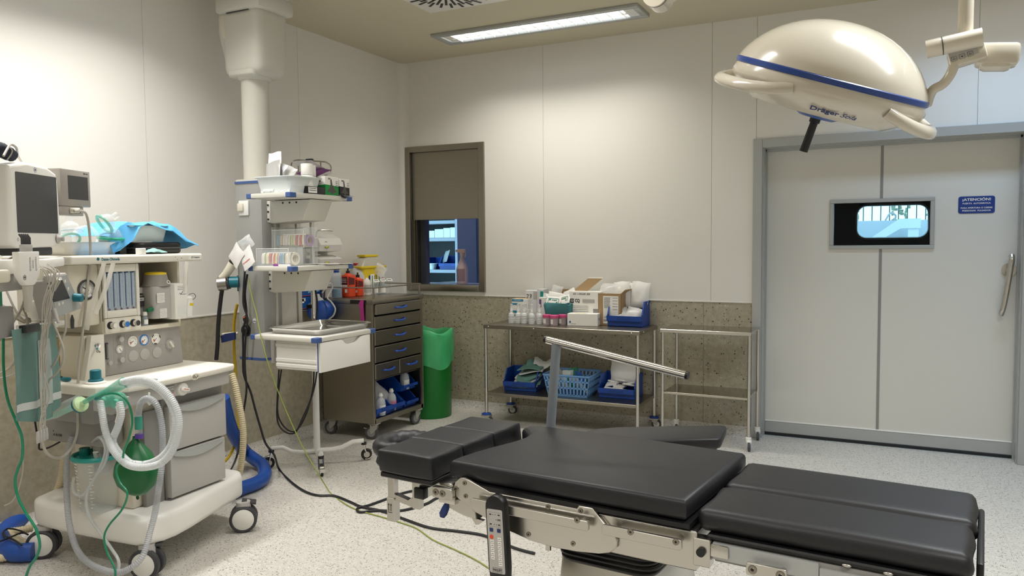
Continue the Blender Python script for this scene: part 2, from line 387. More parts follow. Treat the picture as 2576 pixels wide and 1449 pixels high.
# ---------------------------------------------------------------- door
dr = struct('door_1', None)
b = B(M.alu)
b.bx(3.017, 3.08, -.02, .0, 0, 2.158, .003, 1).bx(4.655, 4.72, -.02, .0, 0, 2.158, .003, 1).bx(3.08, 4.655, -.02, .0, 2.095, 2.158, .003, 1)
b.bx(3.062, 3.088, 0, .14, 0, 2.11).bx(4.648, 4.67, 0, .14, 0, 2.11).bx(3.088, 4.648, 0, .14, 2.09, 2.11)
b.bx(3.075, 3.094, .1, .125, 0, 2.10).bx(4.640, 4.655, .1, .125, 0, 2.10).bx(3.088, 4.648, .1, .125, 2.075, 2.09)
b.part('door_frame', dr)
wx0, wx1, wz0, wz1 = 3.520, 4.170, 1.370, 1.716
b = B(M.doorp)
b.bx(3.094, 3.838, .13, .17, .11, wz0).bx(3.856, 4.642, .13, .17, .11, wz0).bx(3.094, 3.838, .13, .17, wz1, 2.09).bx(3.856, 4.642, .13, .17, wz1, 2.09)
b.bx(3.094, wx0, .13, .17, wz0, wz1).bx(wx1, 4.642, .13, .17, wz0, wz1)
b.part('door_leaf', dr)
B(M.greyd).bx(3.838, 3.856, .128, .165, .11, wz0).bx(3.838, 3.856, .128, .165, wz1, 2.09).part('mullion_strip', dr)
B(M.alu).bx(3.094, 4.645, .122, .165, .022, .104, .003, 1).part('kick_plate', dr)
B(M.white).bx(3.094, 4.645, .120, .135, .104, .112, .002, 1).part('kick_plate_edge', dr)
B(M.rubber).bx(3.094, 4.645, .118, .16, .0, .024, .004, 1).part('bottom_seal', dr)
b = B(M.alu); fw = .026
b.bx(wx0, wx1, .118, .17, wz0, wz0 + fw, .003, 1).bx(wx0, wx1, .118, .17, wz1 - fw, wz1, .003, 1).bx(wx0, wx0 + fw, .118, .17, wz0 + fw, wz1 - fw, .003, 1).bx(wx1 - fw, wx1, .118, .17, wz0 + fw, wz1 - fw, .003, 1)
vf = b.part('vision_frame', dr)
B(mat('tinted_glass', '#10161c', .03, alpha=.16)).bx(wx0 + fw, wx1 - fw, .14, .146, wz0 + fw, wz1 - fw).part('pane', vf)
hd = B(M.steelL)
hd.tube([(4.606, .085, 1.325), (4.606, .07, 1.30), (4.600, .068, 1.25), (4.585, .07, 1.12), (4.568, .072, 1.0), (4.560, .075, .965), (4.558, .09, .945)], .017, 12, sm=4)
hp = hd.part('door_handle', dr)
B(M.steelL).cyl((4.598, .128, 1.232), (4.598, .120, 1.232), .042, n=28).cyl((4.598, .122, 1.232), (4.598, .07, 1.232), .018).part('rosette', hp)
sx0, sx1, sz0, sz1 = 4.305, 4.511, 1.600, 1.712
b = B(mat('navy_sign', '#163a86', .4)); b.prism(rrect(sx0, sx1, sz0, sz1, .014), .003, fr((0, .1299, 0), (1, 0, 0), UP))
sg = b.part('door_sign', dr, 'navy blue warning sign with white Spanish text')
b = B(M.white); mx_ = (sx0 + sx1) / 2
for txt, z, sz, ft, bo in (('¡ATENCIÓN!', 1.690, .023, .160, .0006), ('PUERTA  AUTOMÁTICA', 1.665, .013, .158, .0003), ('PARA APERTURA O CIERRE', 1.636, .013, .178, .0003), ('PRESIONAR  PULSADOR', 1.618, .013, .162, .0003)):
    b.text(txt, sz, fr((mx_, .1265, z), (1, 0, 0), UP), fit=ft, bold=bo)
b.part('lettering', sg)
# corridor beyond the door, its porthole and what stands outside
cd_ = mat('corridor_dimness', '#12161d', .5)  # dimness of the corridor put into its near-black colour
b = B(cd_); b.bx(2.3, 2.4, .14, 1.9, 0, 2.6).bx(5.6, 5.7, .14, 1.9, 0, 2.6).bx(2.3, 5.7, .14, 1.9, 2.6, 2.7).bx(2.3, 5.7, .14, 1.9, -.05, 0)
P_ = [(3.614,1.900,1.745),(4.184,1.900,1.735),(4.192,1.900,1.445),(3.618,1.900,1.455)]
px0, px1, pz0, pz1 = P_[0][0], P_[2][0], P_[2][2], P_[0][2]
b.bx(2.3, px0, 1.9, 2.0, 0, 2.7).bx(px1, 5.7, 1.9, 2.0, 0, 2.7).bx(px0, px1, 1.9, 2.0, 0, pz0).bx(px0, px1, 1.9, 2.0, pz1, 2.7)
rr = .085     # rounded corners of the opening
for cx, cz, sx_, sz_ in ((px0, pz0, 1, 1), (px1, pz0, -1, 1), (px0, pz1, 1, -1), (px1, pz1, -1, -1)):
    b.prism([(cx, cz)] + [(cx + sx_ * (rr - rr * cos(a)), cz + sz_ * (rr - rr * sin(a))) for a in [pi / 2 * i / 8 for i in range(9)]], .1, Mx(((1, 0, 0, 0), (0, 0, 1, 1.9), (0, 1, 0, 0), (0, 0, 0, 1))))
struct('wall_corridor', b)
w2 = struct('window_2', None)
ring = [(p[0], 1.885, p[1]) for p in rrect(px0, px1, pz0, pz1, rr, 6)]
B(M.alu).tube(ring, .012, 6, closed=True).part('frame', w2)
B(M.glass).bx(px0, px1, 1.95, 1.955, pz0, pz1).part('pane', w2)
# ---------------------------------------------------------------- operating table (local x along the table towards the feet)
tb = thing('operating_table', 'black padded operating table with stainless side rails in the foreground', 'operating table', (2.83, -3.925, 0), -5)
Xs = Mx(((1, 0, 0, 0), (0, 0, 1, 0), (0, 1, 0, 0), (0, 0, 0, 1)))       # polygon (x, z) extruded along +y
def cushion(b, x0, x1, y0, y1, z0, z1, r=.02, crown=.004, nx=8, ny=6):
    """soft pad: rounded box whose top is slightly domed"""
    bm = bmesh.new(); bmesh.ops.create_cube(bm, size=1)
    for v in bm.verts: v.co = V((v.co.x * (x1 - x0), v.co.y * (y1 - y0), v.co.z * (z1 - z0)))
    bmesh.ops.subdivide_edges(bm, edges=[e for e in bm.edges if abs(e.verts[0].co.z - e.verts[1].co.z) < 1e-6], cuts=5, use_grid_fill=True)
    sharp = [e for e in bm.edges if len(e.link_faces) == 2 and e.calc_face_angle() > 1]
    bmesh.ops.bevel(bm, geom=sharp, offset=r, segments=3, profile=.5, affect='EDGES')
    hx, hy, hz = (x1 - x0) / 2, (y1 - y0) / 2, (z1 - z0) / 2
    for v in bm.verts:
        u, w_ = v.co.x / hx, v.co.y / hy
        if v.co.z > hz * .3: v.co.z += crown * (1 - u * u) * (1 - w_ * w_)
        v.co.x += .0025 * sin(v.co.y * 40 + v.co.z * 60) * (abs(u) > .95); v.co.y += .002 * sin(v.co.x * 23 + v.co.z * 50) * (abs(w_) > .95)
    return b.addbm(bm, Mx.Translation(((x0 + x1) / 2, (y0 + y1) / 2, (z0 + z1) / 2)))
# back and seat pad with the neck cut-out
poly = [(.0, .004), (.69, .0), (.698, .25), (.70, .49), (.35, .505), (.02, .492), (-.012, .475), (-.016, .43), (.012, .405), (.040, .375), (.050, .33), (.046, .28), (.034, .23), (.018, .17), (.006, .10), (.0, .05)]
B(M.vinyl).prism(poly, .054, Mx.Translation((0, 0, .768)), r=.016, seg=3).part('back_cushion', tb)
B(M.black).prism([(.06, -.006), (.70, -.006), (.70, .495), (.06, .495)], .012, Mx.Translation((0, 0, .756))).part('back_plate', tb)
cushion(B(M.vinyl), .706, 1.272, .018, .236, .746, .80, .022).part('leg_cushion', tb)
cushion(B(M.vinyl), .706, 1.276, .240, .488, .746, .80, .022).part('leg_cushion', tb)
B(M.black).bx(.735, 1.26, .01, .23, .734, .747, .004, 1).bx(.735, 1.27, .245, .48, .734, .747, .004, 1).part('leg_plate', tb)
B(M.black).bx(1.276, 1.290, .06, .44, .70, .775, .008).part('foot_end_plate', tb)
for y0, y1, x0 in ((-.045, .117, -.226), (.119, .284, -.236), (.286, .45, -.232)):
    cp = cushion(B(M.vinyl), x0, -.03, y0, y1, .767, .833, .008, .003).part('head_cushion', tb)
B(M.black).bx(-.222, -.032, -.04, .115, .751, .766, .003, 1).bx(-.225, -.032, .12, .45, .751, .766, .003, 1).part('head_plate', tb)
b = B(M.vinyl); n = 36
pts = [(-.315 + .066 * cos(2 * pi * i / n), .185 + .078 * sin(2 * pi * i / n), .778) for i in range(n)]
b.tube(pts, .034, 14, closed=True, flat=.8)
for i, v in enumerate(b.v[:]):      # gathered pleats on the ring
    k = (i // 14) % 36; s_ = 1 + .05 * ((k % 3) - 1)
    c_ = V(pts[k]); b.v[i] = tuple(c_ + (V(v) - c_) * s_)
b.part('head_ring', tb, 'pleated ring headrest')
B(M.black).lathe([(.02, 0), (.088, 0), (.092, .008), (.088, .02), (.03, .02)], 32, Mx.Translation((-.315, .185, .725))).part('head_ring_base', tb)
# head section support
b = B(M.steelL); b.bx(-.157, -.123, .06, .44, .676, .707, .002, 1); b.bx(-.15, -.128, .08, .11, .70, .752).bx(-.15, -.128, .36, .39, .70, .752); b.part('cross_bar', tb)
B(M.black).bx(-.158, -.122, .035, .06, .675, .708, .003).part('cross_bar_cap', tb)
B(M.black).bx(-.158, -.122, .44, .455, .675, .708, .003).part('cross_bar_cap', tb)
b = B(M.steelL); b.bx(-.264, -.238, .04, .062, .63, .752, .002, 1).bx(-.2665, -.2355, .037, .065, .586, .66, .002, 1).bx(-.170, -.142, .041, .064, .640, .735, .002, 1)
b.prism([(-.245, .655), (-.20, .648), (-.165, .642), (-.15, .64), (-.15, .655), (-.172, .672), (-.185, .662), (-.24, .672)], .02, Mx.Translation((0, .042, 0)) @ Xs)
b.part('ring_bracket', tb)
b = B(M.ink)
for dx in (-.006, .003): b.box((-.2515 + dx, .0365, .628), (.0015, .0006, .018)); b.prism([(-.2515 + dx - .003, .637), (-.2515 + dx + .003, .637), (-.2515 + dx, .643)], .0006, Mx.Translation((0, .0362, 0)) @ Xs)
b.box((-.2525, .0365, .615), (.016, .0006, .0015)); b.part('arrow_mark', tb)
# side plates and rails, near and far side
near = [(.024, .748), (.030, .768), (.045, .780), (.060, .783), (.078, .779), (.145, .757), (.408, .757), (.414, .766), (.452, .766), (.494, .724), (.508, .714), (.519, .698), (.517, .677), (.50, .662), (.47, .653), (.41, .646), (.348, .643), (.27, .648), (.21, .660), (.16, .674), (.10, .692), (.055, .712), (.03, .728)]
for sy, yy in ((-1, -.014), (1, .492)):
    B(M.steelL).prism(near, .010, Mx.Translation((0, yy, 0)) @ Xs, r=.0015, seg=1).part('side_plate', tb)
b = B(M.steelL); b.bx(.44, .716, -.002, .49, .657, .752, .003, 1); b.part('seat_frame', tb)
def bolt(b, x, z, y, r=.007, sgn=-1):
    Y = axis((x, y, z), (0, sgn, 0)); b.use(M.steel).lathe([(r, 0), (r, .0012), (r * .8, .0016), (r * .75, .0006), (r * .45, .0006), (r * .4, .0012), (0, .0012)], 16, Y)
    b.use(M.black).lathe([(r * .38, .0013), (0, .0013)], 8, Y)
for x0, x1 in ((.10, .453), (.49, .692)):
    for yy in (-.040, .505):
        b = B(M.steelL); b.prism(rrect(x0, x1, .715, .740, .005, 2), .010, Mx.Translation((0, yy, 0)) @ Xs, r=.001, seg=1)
        for k in (.12, .92): b.cyl((x0 + (x1 - x0) * k, yy + .01, .7275), (x0 + (x1 - x0) * k, yy + (.028 if yy < 0 else -.014), .7275), .008, n=12)
        b.part('side_rail', tb)
P_ = [(.063,-.014,.769),(.034,-.014,.749),(.066,-.014,.733),(.326,-.014,.748),(.420,-.014,.754),(.267,-.014,.664),(.398,-.014,.665)]
for p in P_:
    b = B(); bolt(b, p[0], p[2], -.0145, .0065); b.part('screw', tb)
P_ = [(.423,-.040,.739),(.566,-.040,.736),(.679,-.040,.734)]
for p in P_:
    b = B(); bolt(b, p[0], p[2], -.0405, .008); b.part('screw', tb)
# head joint: clamp, knuckle and blue release lever
b = B(M.steelL); b.prism(rrect(-.038, .032, .719, .750, .004, 2), .016, Mx.Translation((0, -.032, 0)) @ Xs, r=.0015, seg=1)
b.cyl((-.02, .03, .742), (.06, .03, .752), .016); b.bx(-.03, .02, -.01, .05, .745, .757, .003); b.bx(-.028, .03, -.016, .03, .70, .724, .004)
b.prism([(-.02, .715), (.05, .715), (.09, .69), (.095, .668), (.06, .670), (.03, .676), (.0, .685), (-.012, .70)], .03, Mx.Translation((0, -.004, 0)) @ Xs, r=.002, seg=1)
b.prism([(.075, .672), (.115, .668), (.10, .655), (.09, .652)], .012, Mx.Translation((0, -.002, 0)) @ Xs)
b.part('head_joint', tb)
b = B(); bolt(b, -.024, .735, -.0325, .0095); b.part('screw', tb)
b = B(); bolt(b, -.001, .734, -.0325, .0095); b.part('screw', tb)
B(mat('navy_grip', '#17306b', .45)).tube([(-.004, -.005, .70), (-.008, -.008, .685), (-.014, -.012, .668), (-.017, -.013, .658)], [.006, .011, .012, .007], 10, flat=.6).part('release_lever', tb)
# leg section mechanics
b = B(M.greyd)
for y0, y1 in ((.012, .05), (.20, .226), (.25, .28), (.44, .47)): b.bx(.748, 1.20, y0, y1, .690, .733, .006)
b.bx(.752, 1.20, .02, .47, .682, .695, .003); b.part('leg_frame', tb)
B(M.alu).bx(.75, .985, .004, .014, .692, .732, .004).bx(.985, 1.25, .004, .014, .655, .722, .004).part('leg_frame_cover', tb)
b = B(M.steelL); b.bx(.708, .748, -.004, .03, .672, .738, .002, 1); b.bx(.748, .79, -.002, .004, .700, .730, .003); b.part('leg_hinge', tb)
B(M.black).cyl((.728, -.012, .708), (.728, -.003, .708), .0105, n=20).part('hinge_knob', tb)
b = B(M.steelL); b.prism(rrect(.838, .925, .688, .716, .004, 2), .010, Mx.Translation((0, -.03, 0)) @ Xs, r=.001, seg=1); b.cyl((.852, -.02, .70), (.852, .006, .70), .008).cyl((.912, -.02, .70), (.912, .006, .70), .008); b.part('accessory_rail', tb)
for x in (.852, .912): 
    b = B(); bolt(b, x, .702, -.0305, .010); b.part('screw', tb)
for x in (1.04, 1.12): B(M.steelL).ball((x, .008, .738), (.010, .004, .004), 8).part('pad_stud', tb)
# column with bellows and foot
b = B(M.black)
for i, z in enumerate((.575, .588, .601, .614, .627)):
    b.prism(rrect(.30 - .004 * (i % 2), .58 + .004 * (i % 2), .07, .42, .05, 4), .014, Mx.Translation((0, 0, z)), r=.005, seg=1)
b.bx(.31, .57, .08, .41, .638, .66); b.part('bellows', tb)
b = B(M.steelL); b.box((.44, .245, .44), (.31, .34, .28), .01, top=(.86, .9)); b.part('column', tb)
b = B(M.steelL); b.box((.44, .245, .20), (.62, .46, .22), .03, top=(.55, .8)); b.part('base_cover', tb)
b = B(M.dark); b.box((.47, .245, .075), (.95, .52, .05), .02); b.part('base_plate', tb)
for x in (.08, .86):
    for y in (.03, .46):
        B(M.rubber).cyl((x, y - .02, .05), (x, y + .02, .05), .05, n=20).part('base_wheel', tb)
B(M.steelL).cyl((.10, .13, .30), (.10, .13, .36), .028, n=24).cyl((.10, .13, .08), (.10, .13, .30), .024).part('pedal_housing', tb)
B(M.steelL).cyl((.285, .06, .60), (.285, .06, .648), .008, n=10).part('stop_pin', tb)
b = B(M.dark); b.lathe([(.0, .0), (.05, 0), (.056, .006), (.056, .02), (.05, .026), (.044, .02), (.044, .012), (0, .012)], 24, axis((.15, .26, .655), (0, -1, 0))); b.part('motor_end', tb)
# ------------ arm board beyond the table
t = thing('arm_board', 'black padded arm board swung out behind the operating table', 'arm board', (2.83, -3.925, 0), -5)
ap = [(.12, .60), (.135, .66), (.19, .725), (.35, .835), (.50, .930), (.520, .925), (.552, .75), (.545, .735), (.27, .555), (.16, .545)]
B(M.vinyl).prism(ap, .036, Mx.Translation((0, 0, .752)), r=.010, seg=3).part('cushion', t)
B(M.black).prism([(p[0] * .94 + .015, p[1] * .96 + .03) for p in ap], .012, Mx.Translation((0, 0, .738))).part('base_board', t)
B(M.steelL).bx(.16, .20, .515, .60, .714, .738, .003).part('rail_clamp', t)
# ------------ anaesthesia screen bar
t = thing('screen_frame', 'chrome sloping screen bar on a grey post clamped behind the operating table', 'screen bar', (2.83, -3.925, 0), -5)
B(mat('grey_post', '#8f979f', .4, .3)).tube([(.025, .535, .70), (.058, .535, 1.092)], .0165, 14, flat=.7).part('post', t)
B(M.chrome).tube([(.022, .535, 1.104), (.505, .535, 1.024)], .0125, 16).part('cross_bar', t)
B(M.black).tube([(.014, .535, 1.1055), (.022, .535, 1.104)], .0128, 16).tube([(.505, .535, 1.024), (.513, .535, 1.0226)], .0128, 16).part('end_cap', t)
B(M.steelL).bx(.005, .05, .517, .56, .69, .75, .004).part('rail_clamp', t)
# ------------ hand control hanging on the rail
t = thing('hand_control', 'black table hand control with grey keypad hanging on the near side rail', 'remote control', (3.028, -3.995, .548), -5)
Xr = Mx.Rotation(rad(-3), 4, 'Y')
out = [(-.027, 0), (.027, 0), (.030, .03), (.030, .19)] + [(.030 * cos(a), .19 + .032 * sin(a)) for a in [pi * i / 10 for i in range(1, 10)]] + [(-.030, .19), (-.030, .03)]
B(M.black).prism(out, .026, Xr @ Mx.Translation((0, -.013, 0)) @ Xs, r=.004).part('body', t)
B(M.grey).prism(rrect(-.024, .024, .016, .186, .004, 2), .001, Xr @ Mx.Translation((0, -.0145, 0)) @ Xs).part('keypad', t)
fk = lambda x, z: Xr @ fr((x, -.0148, z), (1, 0, 0), UP)
b = B(M.greyd)
for x0, x1, z0, z1 in ((-.0185, .0185, .140, .1404), (-.0185, .0185, .178, .1784)): b.bx(x0, x1, -.0149, -.0145, z0, z1, X=Xr)
for x in (-.0185, .0181): b.bx(x, x + .0004, -.0149, -.0145, .140, .178, X=Xr)
b.use(M.ink).text('ON', .007, fk(.013, .159)); b.text('MAQUET', .0085, fk(0, .0245), fit=.026)
for x, z in ((-.005, .172), (.002, .172), (-.002, .146), (.005, .146), (.004, .159)): b.ball((x, -.0147, z), (.0012, .0006, .0012), 4, X=Xr)
for x, z in ((-.013, .172), (.013, .172), (-.013, .146), (.013, .146)): b.bx(x - .003, x + .003, -.0149, -.0145, z - .0015, z + .0015, X=Xr)
for x0, x1, z0, z1 in ((-.0145, .0145, .0188, .0192), (-.0145, .0145, .0302, .0306)): b.bx(x0, x1, -.0149, -.0145, z0, z1, X=Xr)
for x in (-.0145, .0141): b.bx(x, x + .0004, -.0149, -.0145, .0188, .0306, X=Xr)
b.part('print', t)
for x in (-.0125, .011):
    B(M.inkb).bx(x - .005, x + .006, -.0157, -.0145, .126, .136, .0004, 1, X=Xr).part('lock_key', t)
B(M.orange).lathe([(.0058, 0), (.0058, .001), (0, .001)], 16, Xr @ axis((-.0125, -.0145, .112), (0, -1, 0))).part('stop_key', t)
for c_, zs in ((-.0115, (.100, .089, .078, .067, .056)), (.0115, (.108, .097, .086, .075, .064, .053, .042))):
    for z in zs:
        k = B(M.paper).bx(c_ - .0058, c_ + .0058, -.0156, -.0145, z - .0046, z + .0046, .0006, 1, X=Xr).part('key', t)
        B(M.ink).tube([Xr @ V((c_ - .0035, -.0159, z - .001)), Xr @ V((c_ + .0005, -.0159, z + .0015)), Xr @ V((c_ + .0035, -.0159, z - .0005))], .0005, 4).part('key_symbol', k)
B(M.black).tube([(0, .0, .22), (0, .012, .215), (0, .016, .19)], .006, 8, X=Xr).part('rail_hook', t)
# ---------------------------------------------------------------- anaesthesia machine (local x = forward, y = to its right side as seen)
AX, AY, AR = 1.07, -3.55, 3.43
am = thing('anaesthesia_machine', 'cream and grey anaesthesia machine on a white wheeled base by the left wall', 'anaesthesia machine', (AX, AY, 0), AR)
Xf = lambda x: fr((x, 0, 0), (0, 1, 0), UP)                 # plane facing +x: local (u, v) = (y, z)
Xsd = lambda y: fr((0, y, 0), (1, 0, 0), UP)                # plane facing -y: local (u, v) = (x, z)
bp = [(-.73, .10), (-.70, -.01), (-.64, -.042), (-.48, -.052), (-.22, -.056), (-.02, -.050), (.028, -.02), (.056, .05), (.060, .12), (.045, .22), (.018, .33), (-.012, .45), (-.035, .56), (-.055, .64), (-.10, .685), (-.25, .70), (-.72, .70)]
B(M.white).prism(bp, .128, Mx.Translation((0, 0, .145)), r=.03, seg=4).part('base', am)
def big_caster(x, y, ang, pedal):
    b = B(M.grey); b.lathe([(.0, .15), (.034, .15), (.036, .105), (.02, .09), (0, .09)], 16, Mx.Translation((x, y, 0)))
    d = V((cos(rad(ang)), sin(rad(ang)), 0)); o = V((x, y, .067))
    b.tube([o + V((0, 0, .045)), o + V((0, 0, .01))], .02, 10); c_ = b.part('caster', am)
    for s_ in (-1, 1):
        p = o + d * (.024 * s_)
        B(M.dark).lathe([(.02, -.014), (.058, -.015), (.0665, -.010), (.0665, .010), (.058, .015), (.052, .013)], 28, axis(p, d * s_)).part('tyre', c_)
        B(M.white).lathe([(.053, .012), (.048, .0155), (0, .0165)], 28, axis(p, d * s_)).part('wheel_disc', c_)
    if pedal: B(M.dark).box((x + .01, y + .03, .142), (.07, .055, .012), .004, rot=(0, 12, 40)).part('brake_pedal', c_)
big_caster(.0, .0, -72, True); big_caster(.0, .585, -52, True); big_caster(-.634, -.017, -58, False); big_caster(-.634, .60, -80, False)
# lower cabinet with two drawers
b = B(M.greyd); b.bx(-.64, -.075, .182, .535, .272, .76, .004, 1, top=(1, 1.05)); b.part('cabinet', am)
for z0, z1, w_ in ((.500, .705, .0), (.284, .492, -.014)):
    d = B(M.grey).bx(-.076, -.040, .180, .530 + w_, z0, z1, .006).part('drawer', am)
    hp = [(.192, z1 - .022)] + [(.192 + (.322 + w_) * i / 10, z1 - .008 - .03 * sin(pi * i / 10) - .006) for i in range(11)] + [(.514 + w_, z1 - .004), (.192, z1 - .004)]
    B(M.alu).prism(hp[1:], .012, fr((-.042, 0, 0), (0, 1, 0), UP), r=.003).part('drawer_handle', d)
b = B(M.cream); b.bx(-.47, -.11, .03, .18, .272, .76, .012); b.bx(-.62, -.30, -.0, .03, .60, .78, .004); b.part('side_column', am)
B(M.greyd).bx(-.105, -.078, .075, .178, .272, .70, .006).part('side_panel', am)
b = B(M.ink)
for z in (.52, .47):
    for i in range(3): b.bx(-.0775, -.077, .09 + i * .006, .094 + i * .006, z - .012, z - .008 + i * .006)
b.part('side_pictogram', am)
# work top, rim and apron
wt = [(-.56, -.065), (-.30, -.115), (-.05, -.10), (.0, -.062), (.014, .05), (.018, .20), (.012, .40), (.0, .545), (-.02, .572), (-.06, .58), (-.60, .58)]
B(M.cream2).prism(wt, .030, Mx.Translation((0, 0, .818)), r=.010, seg=3).part('work_top', am)
ap = [(-.56, -.05), (-.06, -.085), (-.02, -.05), (-.008, .10), (-.006, .30), (-.016, .53), (-.04, .555), (-.56, .555)]
B(M.grey).prism([(x * 1, y) for x, y in ap], .066, Mx.Translation((0, 0, .753)), r=.010, seg=2).part('apron', am)
b = B(M.cream); b.lathe([(.0, 0), (.026, 0), (.024, .004), (0, .005)], 24, fr((.0135, .285, .831), (0, 1, 0), UP) @ Mx.Diagonal((1, .62, 1, 1))); b.use(M.ink).text('O₂+', .018, fr((.019, .285, .831), (0, 1, 0), UP)); b.part('oxygen_button', am)
k = B(M.white).lathe([(.0, 0), (.030, 0), (.028, .012), (.012, .014), (.010, .022), (0, .022)], 24, axis((-.008, .225, .782), (1, 0, 0))).part('selector_dial', am)
B(M.white).box((.014, .225, .782), (.012, .05, .016), .004, rot=(-15, 0, 0)).part('dial_grip', k)
B(M.orange).box((.0205, .228, .783), (.001, .03, .002), rot=(-15, 0, 0)).part('dial_mark', k)
b = B(M.orange); b.box((-.0045, .165, .765), (.001, .03, .022)); b.use(M.grey).box((-.004, .165, .765), (.001, .027, .019)); b.use(M.ink).box((-.0045, .158, .797), (.001, .044, .024)); b.use(M.grey).box((-.004, .158, .797), (.001, .041, .021)); b.use(M.ink).tube([(-.0034, .142, .79), (-.0034, .15, .80), (-.0034, .158, .792), (-.0034, .168, .802), (-.0034, .174, .795)], .0006, 4); b.part('dial_label', am)
# absorber block on the near side
b = B(M.cream2); b.prism([(-.44, -.10), (-.41, -.145), (-.14, -.150), (-.10, -.14), (-.075, -.09), (-.10, -.02), (-.43, -.02)], .046, Mx.Translation((0, 0, .806)), r=.012, seg=3); b.part('absorber_cover', am)
b = B(M.greyd); b.bx(-.43, -.12, -.138, -.03, .685, .808, .012); b.part('absorber_body', am)
b = B(M.grey); b.prism([(-.13, .745), (-.03, .735), (.03, .76), (.04, .81), (-.13, .818)], .05, Mx.Translation((0, -.135, 0)) @ Xs, r=.008); b.part('port_block', am)
for px_, z in ((-.035, .812), (.040, .808)):
    f = B(M.tealc).lathe([(0, 0), (.012, 0), (.014, .012), (.036, .016), (.038, .024), (.030, .032), (.014, .038), (.012, .055), (0, .055)], 24, axis((px_, -.135, z), (.45, -1, -.1))).part('port_filter', am)
k = B(M.teal).lathe([(.030, 0), (.030, .006), (.023, .010), (.022, .045), (.019, .048), (0, .048)], 24, Mx.Translation((-.165, -.085, .862))).part('relief_valve', am)
B(M.white).lathe([(.04, 0), (.04, .008), (.03, .012)], 24, Mx.Translation((-.165, -.085, .850))).part('valve_collar', am)
for x, y, r_ in ((-.06, .0, .040), (-.03, .075, .034)): B(M.greyd).lathe([(r_, 0), (r_, .002), (0, .002)], 24, Mx.Translation((x, y, .8478)) @ Mx.Diagonal((1, .8, 1, 1))).part('valve_dome', am)
amber = mat('amber_canister', '#b08b3a', .12, alpha=.62)
b = B(amber); b.lathe([(.088, 0), (.088, .175), (.080, .182), (0, .182)], 32, Mx.Translation((-.50, .045, .85)))
for i in range(20): b.lathe([(.0885, 0), (.0895, .0), (.0895, .17), (.0885, .17)], 1, Mx.Translation((-.50, .045, .85)), a0=2 * pi * i / 20, a1=2 * pi * i / 20 + .03)
bl = b.part('bellows_canister', am)
B(M.black).lathe([(.095, 0), (.095, .03), (.06, .035), (0, .035)], 32, Mx.Translation((-.50, .045, .825))).part('canister_base', bl)
B(mat('pale_bellows', '#c9b060', .5)).lathe([(.07, .036), (.078, .044), (.07, .052), (.078, .06), (.07, .068), (0, .07)], 28, Mx.Translation((-.50, .045, .825))).part('bellows', bl)
B(M.teal).box((-.33, -.10, .862), (.045, .022, .016), .005).part('bag_switch', am)
b = B(M.greyd); b.bx(-.545, -.135, -.075, .015, .572, .705, .006); cb = b.part('canister_box', am)
b = B(M.cream2); b.bx(-.30, -.14, -.078, .0, .705, .722, .004); b.part('box_lid', cb)
b = B(M.ink); b.text('A KOSS', .016, fr((-.43, -.0757, .603), (1, 0, 0), UP), fit=.055); b.prism([(-.46, .617), (-.452, .617), (-.456, .624)], .0004, Mx.Translation((0, -.0757, 0)) @ Xs); b.part('box_print', cb)
B(M.grey).bx(-.26, -.21, -.04, .01, .44, .575, .006).part('box_strut', cb)
# upper housing: near block with gauge and flow tubes, recess with vaporiser, lower control panel
b = B(M.cream)
b.bx(-.62, -.272, .046, .246, 1.04, 1.356, .004, 1); b.bx(-.62, -.285, -.105, .046, 1.085, 1.356, .010)
b.bx(-.62, -.52, .246, .485, 1.04, 1.356); b.bx(-.52, -.272, .475, .487, 1.04, 1.356, .002, 1); b.bx(-.52, -.272, .246, .487, 1.036, 1.056, .003, 1)
b.bx(-.62, -.30, -.03, .49, .848, 1.04, .003, 1); b.part('housing', am)
B(M.cream2).prism([(-.06, .848), (.045, .848), (.045, 1.043), (-.02, 1.043), (-.03, .98)], .03, Xf(-.295), r=.004).part('pillar', am)
B(M.dark).bx(-.2718, -.2705, .0445, .047, 1.10, 1.352).part('housing_joint', am)
b = B(M.cream2); fw = .016
y0, y1, z0, z1 = .049, .240, 1.112, 1.352
b.bx(-.276, -.262, y0, .064, z0, z1, .004).bx(-.276, -.262, .222, y1, z0, z1, .004).bx(-.276, -.262, .064, .222, z0, 1.145, .004).bx(-.276, -.262, .064, .222, 1.318, z1, .004); b.part('flow_bezel', am)
fp = B(mat('flow_panel_blue_grey', '#aab6c2', .3)).bx(-.274, -.271, .062, .224, 1.144, 1.319).part('flow_panel', am)
for i in range(5):
    y = .080 + i * .032
    t_ = B(M.clearb).cyl((-.266, y, 1.150), (-.266, y, 1.313), .006, n=10).part('flow_tube', fp)
    b = B(M.ink)
    for k in range(26): b.box((-.2704, y + .010, 1.158 + k * .006), (.0006, .007 if k % 5 == 0 else .004, .0012))
    b.use(M.inkb).box((-.2704, y - .006, 1.235), (.0006, .003, .15)).box((-.2704, y, 1.314), (.0006, .022, .006)); b.use(mat('maroon_mark', '#7a2f33', .6)).box((-.2704, y + .002, 1.151), (.0008, .012, .008))
    b.part('flow_scale', fp)
b = B(M.cream); b.prism(rrect(.048, .240, 1.044, 1.110, .008), .012, Xf(-.272), r=.003); kb = b.part('knob_panel', am)
B(M.cream2).prism(rrect(.054, .234, 1.050, 1.104, .006), .002, Xf(-.261), r=.001).part('knob_recess', kb)
